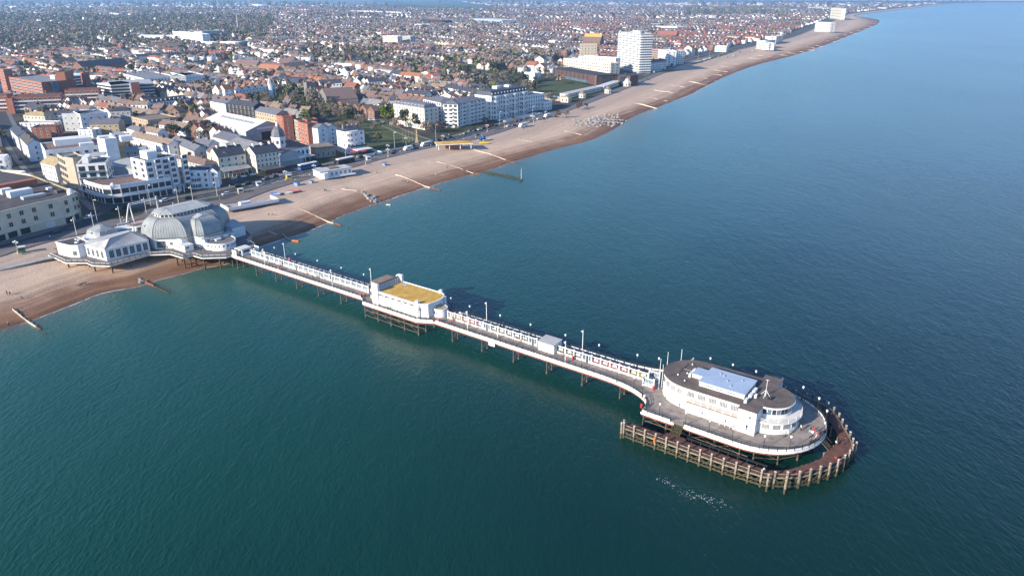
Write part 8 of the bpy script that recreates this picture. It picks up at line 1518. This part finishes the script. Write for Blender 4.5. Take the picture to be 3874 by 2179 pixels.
LP = {'tall': (tall_lamp(10), 'tall plain white street lamp'), 'globe': (globe_lamp(), 'white promenade lamp with side lantern'), 'triple': (triple_lamp(), 'ornate stone coloured lamp with three globes')}; used = set()
for kd, c, lst in (('tall', P4, ((952, 880), (1472, 722), (2118, 625))), ('globe', P4, ((748, 1000), (920, 950), (1180, 885), (1428, 790), (1740, 690), (1880, 665))), ('triple', P4, ((180, 1185),)), ('tall', T4, ((1165, 812), (1960, 645), (2555, 515))), ('triple', T4, ((1230, 910), (1580, 832), (2205, 712), (2475, 628))), ('globe', T4, ((392, 1092),)), ('triple', T5, ((222, 1092), (440, 1000), (890, 972), (1428, 835), (1638, 785), (1990, 722))), ('tall', T5, ((300, 1032), (802, 925), (1230, 760), (1580, 752), (1980, 680), (1128, 210), (1415, 170))), ('tall', T6, ((810, 790), (1812, 530), (2062, 470), (2200, 440), (2360, 410), (190, 600)))):
    for x, y in lst:
        pr_, ph = LP[kd]; o = pr_ if kd not in used else copytree(pr_); used.add(kd); p = c(x, y); o.location = (*p, 4.95); o.rotation_euler = (0, 0, PANG + .4); auto(o, ph, 'street lamp', 'lamps along the seafront', (*p, 9))
for x, y, y1 in ((403, 970, 825), (440, 972, 822), (478, 957, 798), (516, 942, 803), (554, 958, 797)):
    p = T5(x, y); h = hgt(T5, (x, y), (x, y1)); o = MB().tube((0, 0, 0), (0, 0, h), .13, 6, r2=.07).lathe([(.3, 0), (.3, .4)], n=8).build('flagpole', 'lichen_pale', None, (*p, 4.93)); auto(o, 'bare yellowish flagpole on the gardens lawn', 'flagpole', 'flagpoles on the lawn', (*p, 12))
landmark('lawn flagpoles', *T5(480, 900)); r = tag(empty('obelisk', (*T5(572, 965), 4.93)), 'brownish stone obelisk right of the lawn flagpoles', 'obelisk'); MB().box(-1.1, -1.1, 0, 1.1, 1.1, 1.2).build('plinth', 'stone', r); MB().tube((0, 0, 1.2), (0, 0, 8.5), .8, 4, r2=.4).build('shaft', 'brick_yellow', r)
# ---- cars, coaches and vans
def car_meshes():
    b = MB().loft([[(x, -w_ / 2, z0), (x, w_ / 2, z0), (x, w_ / 2, z1), (x, -w_ / 2, z1)] for x, w_, z0, z1 in ((-2.1, 1.5, .4, .8), (-2.0, 1.75, .3, .88), (-.9, 1.8, .28, .95), (.9, 1.8, .28, .95), (1.9, 1.75, .3, .95), (2.1, 1.6, .4, .85))]); b.loft([[(-.75, -.65, 1.42), (-.75, .65, 1.42), (-.75, .65, 1.48), (-.75, -.65, 1.48)], [(1.3, -.62, 1.38), (1.3, .62, 1.38), (1.3, .62, 1.45), (1.3, -.62, 1.45)]])
    g = MB().loft([[(-1.15, -.82, .95), (1.85, -.82, .95), (1.85, .82, .95), (-1.15, .82, .95)], [(-.7, -.64, 1.42), (1.35, -.62, 1.42), (1.35, .62, 1.42), (-.7, .64, 1.42)]])
    w_ = MB().tube((0, -.11, 0), (0, .11, 0), .32, 10)
    l = MB().box(-.04, -.18, -.08, .04, .18, .08); return b, g.mesh('car_glass', 'glass_dark'), w_.mesh('wheel', 'tyre'), l.mesh('headlight', 'lamp_glass')
cb, cg, cw, cl = car_meshes(); CB = {m: cb.mesh('car_body', m) for m in ('car_white', 'silver', 'car_black', 'car_red', 'car_grey', 'dark_blue')}; CN = {'car_white': 'white', 'silver': 'silver', 'car_black': 'black', 'car_red': 'red', 'car_grey': 'grey', 'dark_blue': 'dark blue'}
def car(p, rot, m, s=1.0, z=4.95):
    r = empty('car', (*p, z), rot); r.scale = (s, s, s); put(CB[m], 'body', r); put(cg, 'windows', r)
    for x in (-1.3, 1.35):
        for y in (-.8, .8): put(cw, 'wheel', r, (x, y, .32))
    for y in (-.6, .6): put(cl, 'headlight', r, (-2.1, y, .68))
    auto(r, f'{CN[m]} car', 'car', 'cars by the seafront and gardens', (*p, 5.5))
def road_heading(p):
    best = min(((x - p[0]) ** 2 + (y - p[1]) ** 2, h) for ln, _ in ROADS for x, y, h in walk(ln, 6)); return best[1]
for c, lst in ((P4, ((870, 838, 'car_white'), (545, 985, 'dark_blue'), (1835, 650, 'car_black'), (2205, 612, 'car_white'), (2540, 520, 'car_white'), (80, 520, 'car_grey'), (205, 270, 'dark_blue'))), (T5, ((290, 1078, 'car_grey'), (560, 1045, 'car_black'), (760, 1000, 'car_grey'), (820, 985, 'car_white'), (1215, 830, 'car_grey'), (1240, 822, 'car_black'), (1330, 815, 'car_white'), (1370, 800, 'car_grey'), (1300, 880, 'car_grey'), (1530, 765, 'dark_blue'), (1680, 772, 'car_white'), (1750, 765, 'car_black'), (1785, 712, 'car_red'), (1830, 700, 'car_black'), (1890, 685, 'car_grey'), (1950, 715, 'silver'), (2050, 685, 'car_white'), (2110, 680, 'car_black'), (2250, 650, 'car_grey'), (940, 230, 'car_white'), (1340, 250, 'car_white'), (1430, 235, 'silver'), (20, 690, 'car_white'), (65, 700, 'silver'), (260, 740, 'car_white'), (370, 765, 'car_red'), (150, 715, 'car_grey'))), (T3, ((1535, 740, 'car_white'), (1780, 790, 'car_grey'), (1850, 800, 'car_black'), (2120, 870, 'car_black'), (2170, 880, 'car_grey'), (2250, 885, 'car_white'), (2310, 890, 'car_white'), (2420, 915, 'silver'), (2500, 930, 'car_white'))), (T4, ((1030, 390, 'car_white'), (1065, 400, 'car_white'), (1100, 410, 'car_red'), (1350, 460, 'car_white'), (2530, 590, 'car_black'))), (T6, ((1530, 630, 'car_white'), (1570, 620, 'car_white'), (1605, 610, 'car_white'), (1650, 600, 'silver'), (1370, 740, 'car_grey'), (1450, 720, 'car_black'), (2090, 475, 'car_grey'), (2140, 480, 'car_white'), (2180, 470, 'car_white'), (2500, 425, 'car_white'), (2410, 440, 'silver'), (110, 665, 'car_red'))), (T8, ((320, 425, 'car_white'), (350, 418, 'car_white'), (520, 395, 'car_grey'), (560, 372, 'car_red'), (650, 365, 'car_white'), (410, 405, 'silver')))):
    for x, y, m in lst: p = c(x, y); car(p, road_heading(p) + (math.pi if rr.random() < .5 else 0), m, 1.0 if p[1] < 700 else 1.3)
for c, n in ((T2, 26),):
    for k in range(n): p = at(640 + 60 * (k % 9) * .5 + rr.uniform(-2, 2), 236 + (k // 9) * 4.5, 4.95); car(p, PANG + .1, rr.choice(list(CB)), 1.15)
def coach(p, rot, m, m2, lab):
    r = tag(empty('coach', (*p, 4.95), rot), lab, 'coach'); MB().box(-6, -1.25, .4, 6, 1.25, 1.7).build('lower_body', m, r); MB().box(-6, -1.27, 1.7, 6, 1.27, 2.8).build('windows', 'glass_dark', r); MB().box(-5.9, -1.24, 2.8, 5.9, 1.24, 3.3).build('roof', m2, r)
    for x in (-4, 3, 4.4):
        for y in (-1.15, 1.15): MB().tube((x, y - .13, .5), (x, y + .13, .5), .5, 10).build('wheel', 'tyre', r)
    for x in range(-5, 6, 2): MB().box(x - .06, -1.29, 1.7, x + .06, -1.272, 2.8).build('window_pillar', m, r)
a = road_heading(T4(1500, 760)); coach(T4(1500, 768), a, 'blue_paint', 'white', 'blue coach with white roof parked before the domed cinema'); coach(T4(1955, 700), a, 'charcoal', 'white', 'dark coach with white roof behind the white beach cafe')
for (x, y), l, m, lb in (((470, 1058), 5.5, 'car_white', 'white van parked left of the motorhome by the gardens'), ((690, 1005), 7.5, 'offwhite', 'cream motorhome parked beside the yellow roofed shelter'), ((1870, 770), 8.5, 'car_white', 'long white trailer on the promenade below the grand hotel'), ((2160, 655), 7, 'car_white', 'white lorry on the promenade past the grand hotel')):
    p = T5(x, y); r = tag(empty('van', (*p, 4.95), road_heading(p)), lb, 'van'); MB().box(-l / 2, -1.1, .45, l / 2, 1.1, 2.7).build('body', m, r); MB().loft([[(-l / 2 - 1.3, -1.05, .45), (-l / 2 - 1.3, 1.05, .45), (-l / 2 - 1.3, 1.05, 1.2), (-l / 2 - 1.3, -1.05, 1.2)], [(-l / 2 - .01, -1.05, .45), (-l / 2 - .01, 1.05, .45), (-l / 2 - .01, 1.05, 2.2), (-l / 2 - .01, -1.05, 2.2)]]).build('cab', m, r); MB().box(-l * .3, -1.12, 1.5, l * .3, -1.1, 2.1).build('side_window', 'glass_dark', r)
    for q in (-l * .4, l * .3):
        for y_ in (-1, 1): MB().tube((q, y_ - .12, .4), (q, y_ + .12, .4), .4, 10).build('wheel', 'tyre', r)
for (c, x, y, m, lb) in ((P4, 2345, 590, 'timber_pale', 'stack of pale timber pallets on the promenade'), (T4, 1265, 890, 'yellow_paint', 'yellow and white ticket hut on the promenade'), (T4, 1630, 805, 'teal_paint', 'turquoise kiosk on the promenade by the cafe'), (T4, 900, 975, 'offwhite', 'pale sign kiosk on the promenade below the hotels'), (T4, 2235, 665, 'offwhite', 'white open shelter on the promenade by the red awnings'), (P4, 215, 1165, 'green_paint', 'green bus shelter on the promenade left of the pavilion')):
    p = c(x, y); r = tag(empty('kiosk', (*p, 5.0), PANG + 1.2), lb, 'kiosk'); MB().box(-1.2, -.9, 0, 1.2, .9, 1.9).build('kiosk_wall', m, r); MB().box(-1.4, -1.1, 1.9, 1.4, 1.1, 2.1).build('kiosk_roof', 'offwhite', r); MB().box(-.8, -.93, .8, .8, -.9, 1.6).build('hatch', 'glass_dark', r)
def person(p, z, pose, top, legs, lab, rot=None, hair='hair'):
    k = (pose, top, legs, hair)
    if k not in PM: PM[k] = person_mesh(*k)
    o = put(PM[k], 'person', None, (*p, z), rr.random() * 6.28 if rot is None else rot); auto(o, lab, 'person', 'people on the pier and beach', (*p, z + 1)); return o
for c, z, lst in PEOPLE:
    for x, y, po, tp, lg in lst:
        q = (c.ox + x / c.k, c.oy + y / c.k); cn = {'offwhite': 'pale top', 'white': 'white top', 'black': 'black jacket', 'red_paint': 'red coat', 'charcoal': 'dark grey coat', 'dark_blue': 'navy jacket', 'pink_paint': 'pink jacket', 'orange_paint': 'orange top', 'brown_clad': 'brown coat', 'timber_pale': 'tan coat'}[tp]
        person(at(q[0], q[1], z), z, po, tp, lg, {'stand': 'person standing', 'walk': 'person walking', 'sit': 'person sitting'}[po] + ' in ' + cn)
for c, lst in BEACHERS:
    for x, y, po, tp, lg in lst:
        p = c(x, y, 2.5); 
        for _ in range(3): z = beach_z(p); p = c(x, y, z)
        cn = {'offwhite': 'pale top', 'white': 'white top', 'black': 'black', 'charcoal': 'dark grey', 'dark_blue': 'navy', 'pink_paint': 'pink top', 'orange_paint': 'orange top', 'brown_clad': 'brown', 'timber_pale': 'tan'}[tp]
        person(p, z, po, tp, lg, {'stand': 'person standing', 'walk': 'person walking', 'sit': 'person sitting'}[po] + f' on the shingle in {cn}')

for x, y, po, tp, lg in STROLL:
    cn = {'offwhite': 'a pale top', 'white': 'a white top', 'black': 'a black jacket', 'red_paint': 'a red coat', 'charcoal': 'a dark grey coat', 'dark_blue': 'a navy jacket', 'timber_pale': 'a tan coat'}[tp]
    person((x, y), 5.0, po, tp, lg, f'promenade walker in {cn}')
# lane markings
mk = MB()
for x, y, a in walk([p_ for p_ in SEAROAD if p_[1] < 900], 7.0): mk.bx((x, y), 3.2, .16, 4.912, 4.9135, a)
kind(mk.build('lane_marking', 'white2'), 'structure', 'dashed white centre line of the seafront road')
for sgn in (1, -1): ribbon(offset(SEAROAD, sgn * 4.3), .14, 4.913, 'edge_line', 'white2', 'thin white edge line of the seafront road')
# parked cars along the inland kerb
for x, y, a in walk(offset(SEAROAD, 3.6), 6.3):
    if 330 < y < 640 and rr.random() < .42: car((x, y), a, rr.choice(['car_white', 'silver', 'car_black', 'car_grey', 'dark_blue', 'car_red', 'car_black']))
# ------------------------------------------------------------------ finish the labels of repeated things from what stands near them in the view
ORD = ['', 'second ', 'third ', 'fourth ', 'fifth ', 'sixth ', 'seventh ', 'eighth ', 'ninth ', 'tenth ', 'eleventh ', 'twelfth '] + ['%dth ' % i if i % 10 not in (1, 2, 3) else '%d%s ' % (i, {1: 'st', 2: 'nd', 3: 'rd'}[i % 10]) for i in range(13, 200)]
keys = {}; cnt = {}
for o, ph, p in AUTO: cnt[ph] = cnt.get(ph, 0) + 1
for o, ph, p in AUTO:
    if cnt[ph] == 1: o['label'] = ph; continue
    q = proj(*p); best = min(LM, key=lambda l: (l[1][0] - q[0]) ** 2 + ((l[1][1] - q[1]) * 1.8) ** 2); dx, dy = q[0] - best[1][0], (q[1] - best[1][1]) * 1.8
    rel = ('right of' if dx > 0 else 'left of') if abs(dx) > abs(dy) else ('below' if dy > 0 else 'above')
    keys.setdefault((ph, best[0], rel), []).append((dx * dx + dy * dy, o.name, o))
for (ph, l, rel), lst in keys.items():
    lst.sort(key=lambda x: x[:2])
    for i, (_, _, o) in enumerate(lst):
        o['label'] = f'{ph} {rel} the {l}' if len(lst) == 1 else (f'{ph}, nearest one {rel} the {l}' if i == 0 else f'{ph}, {ORD[i]}nearest {rel} the {l}')
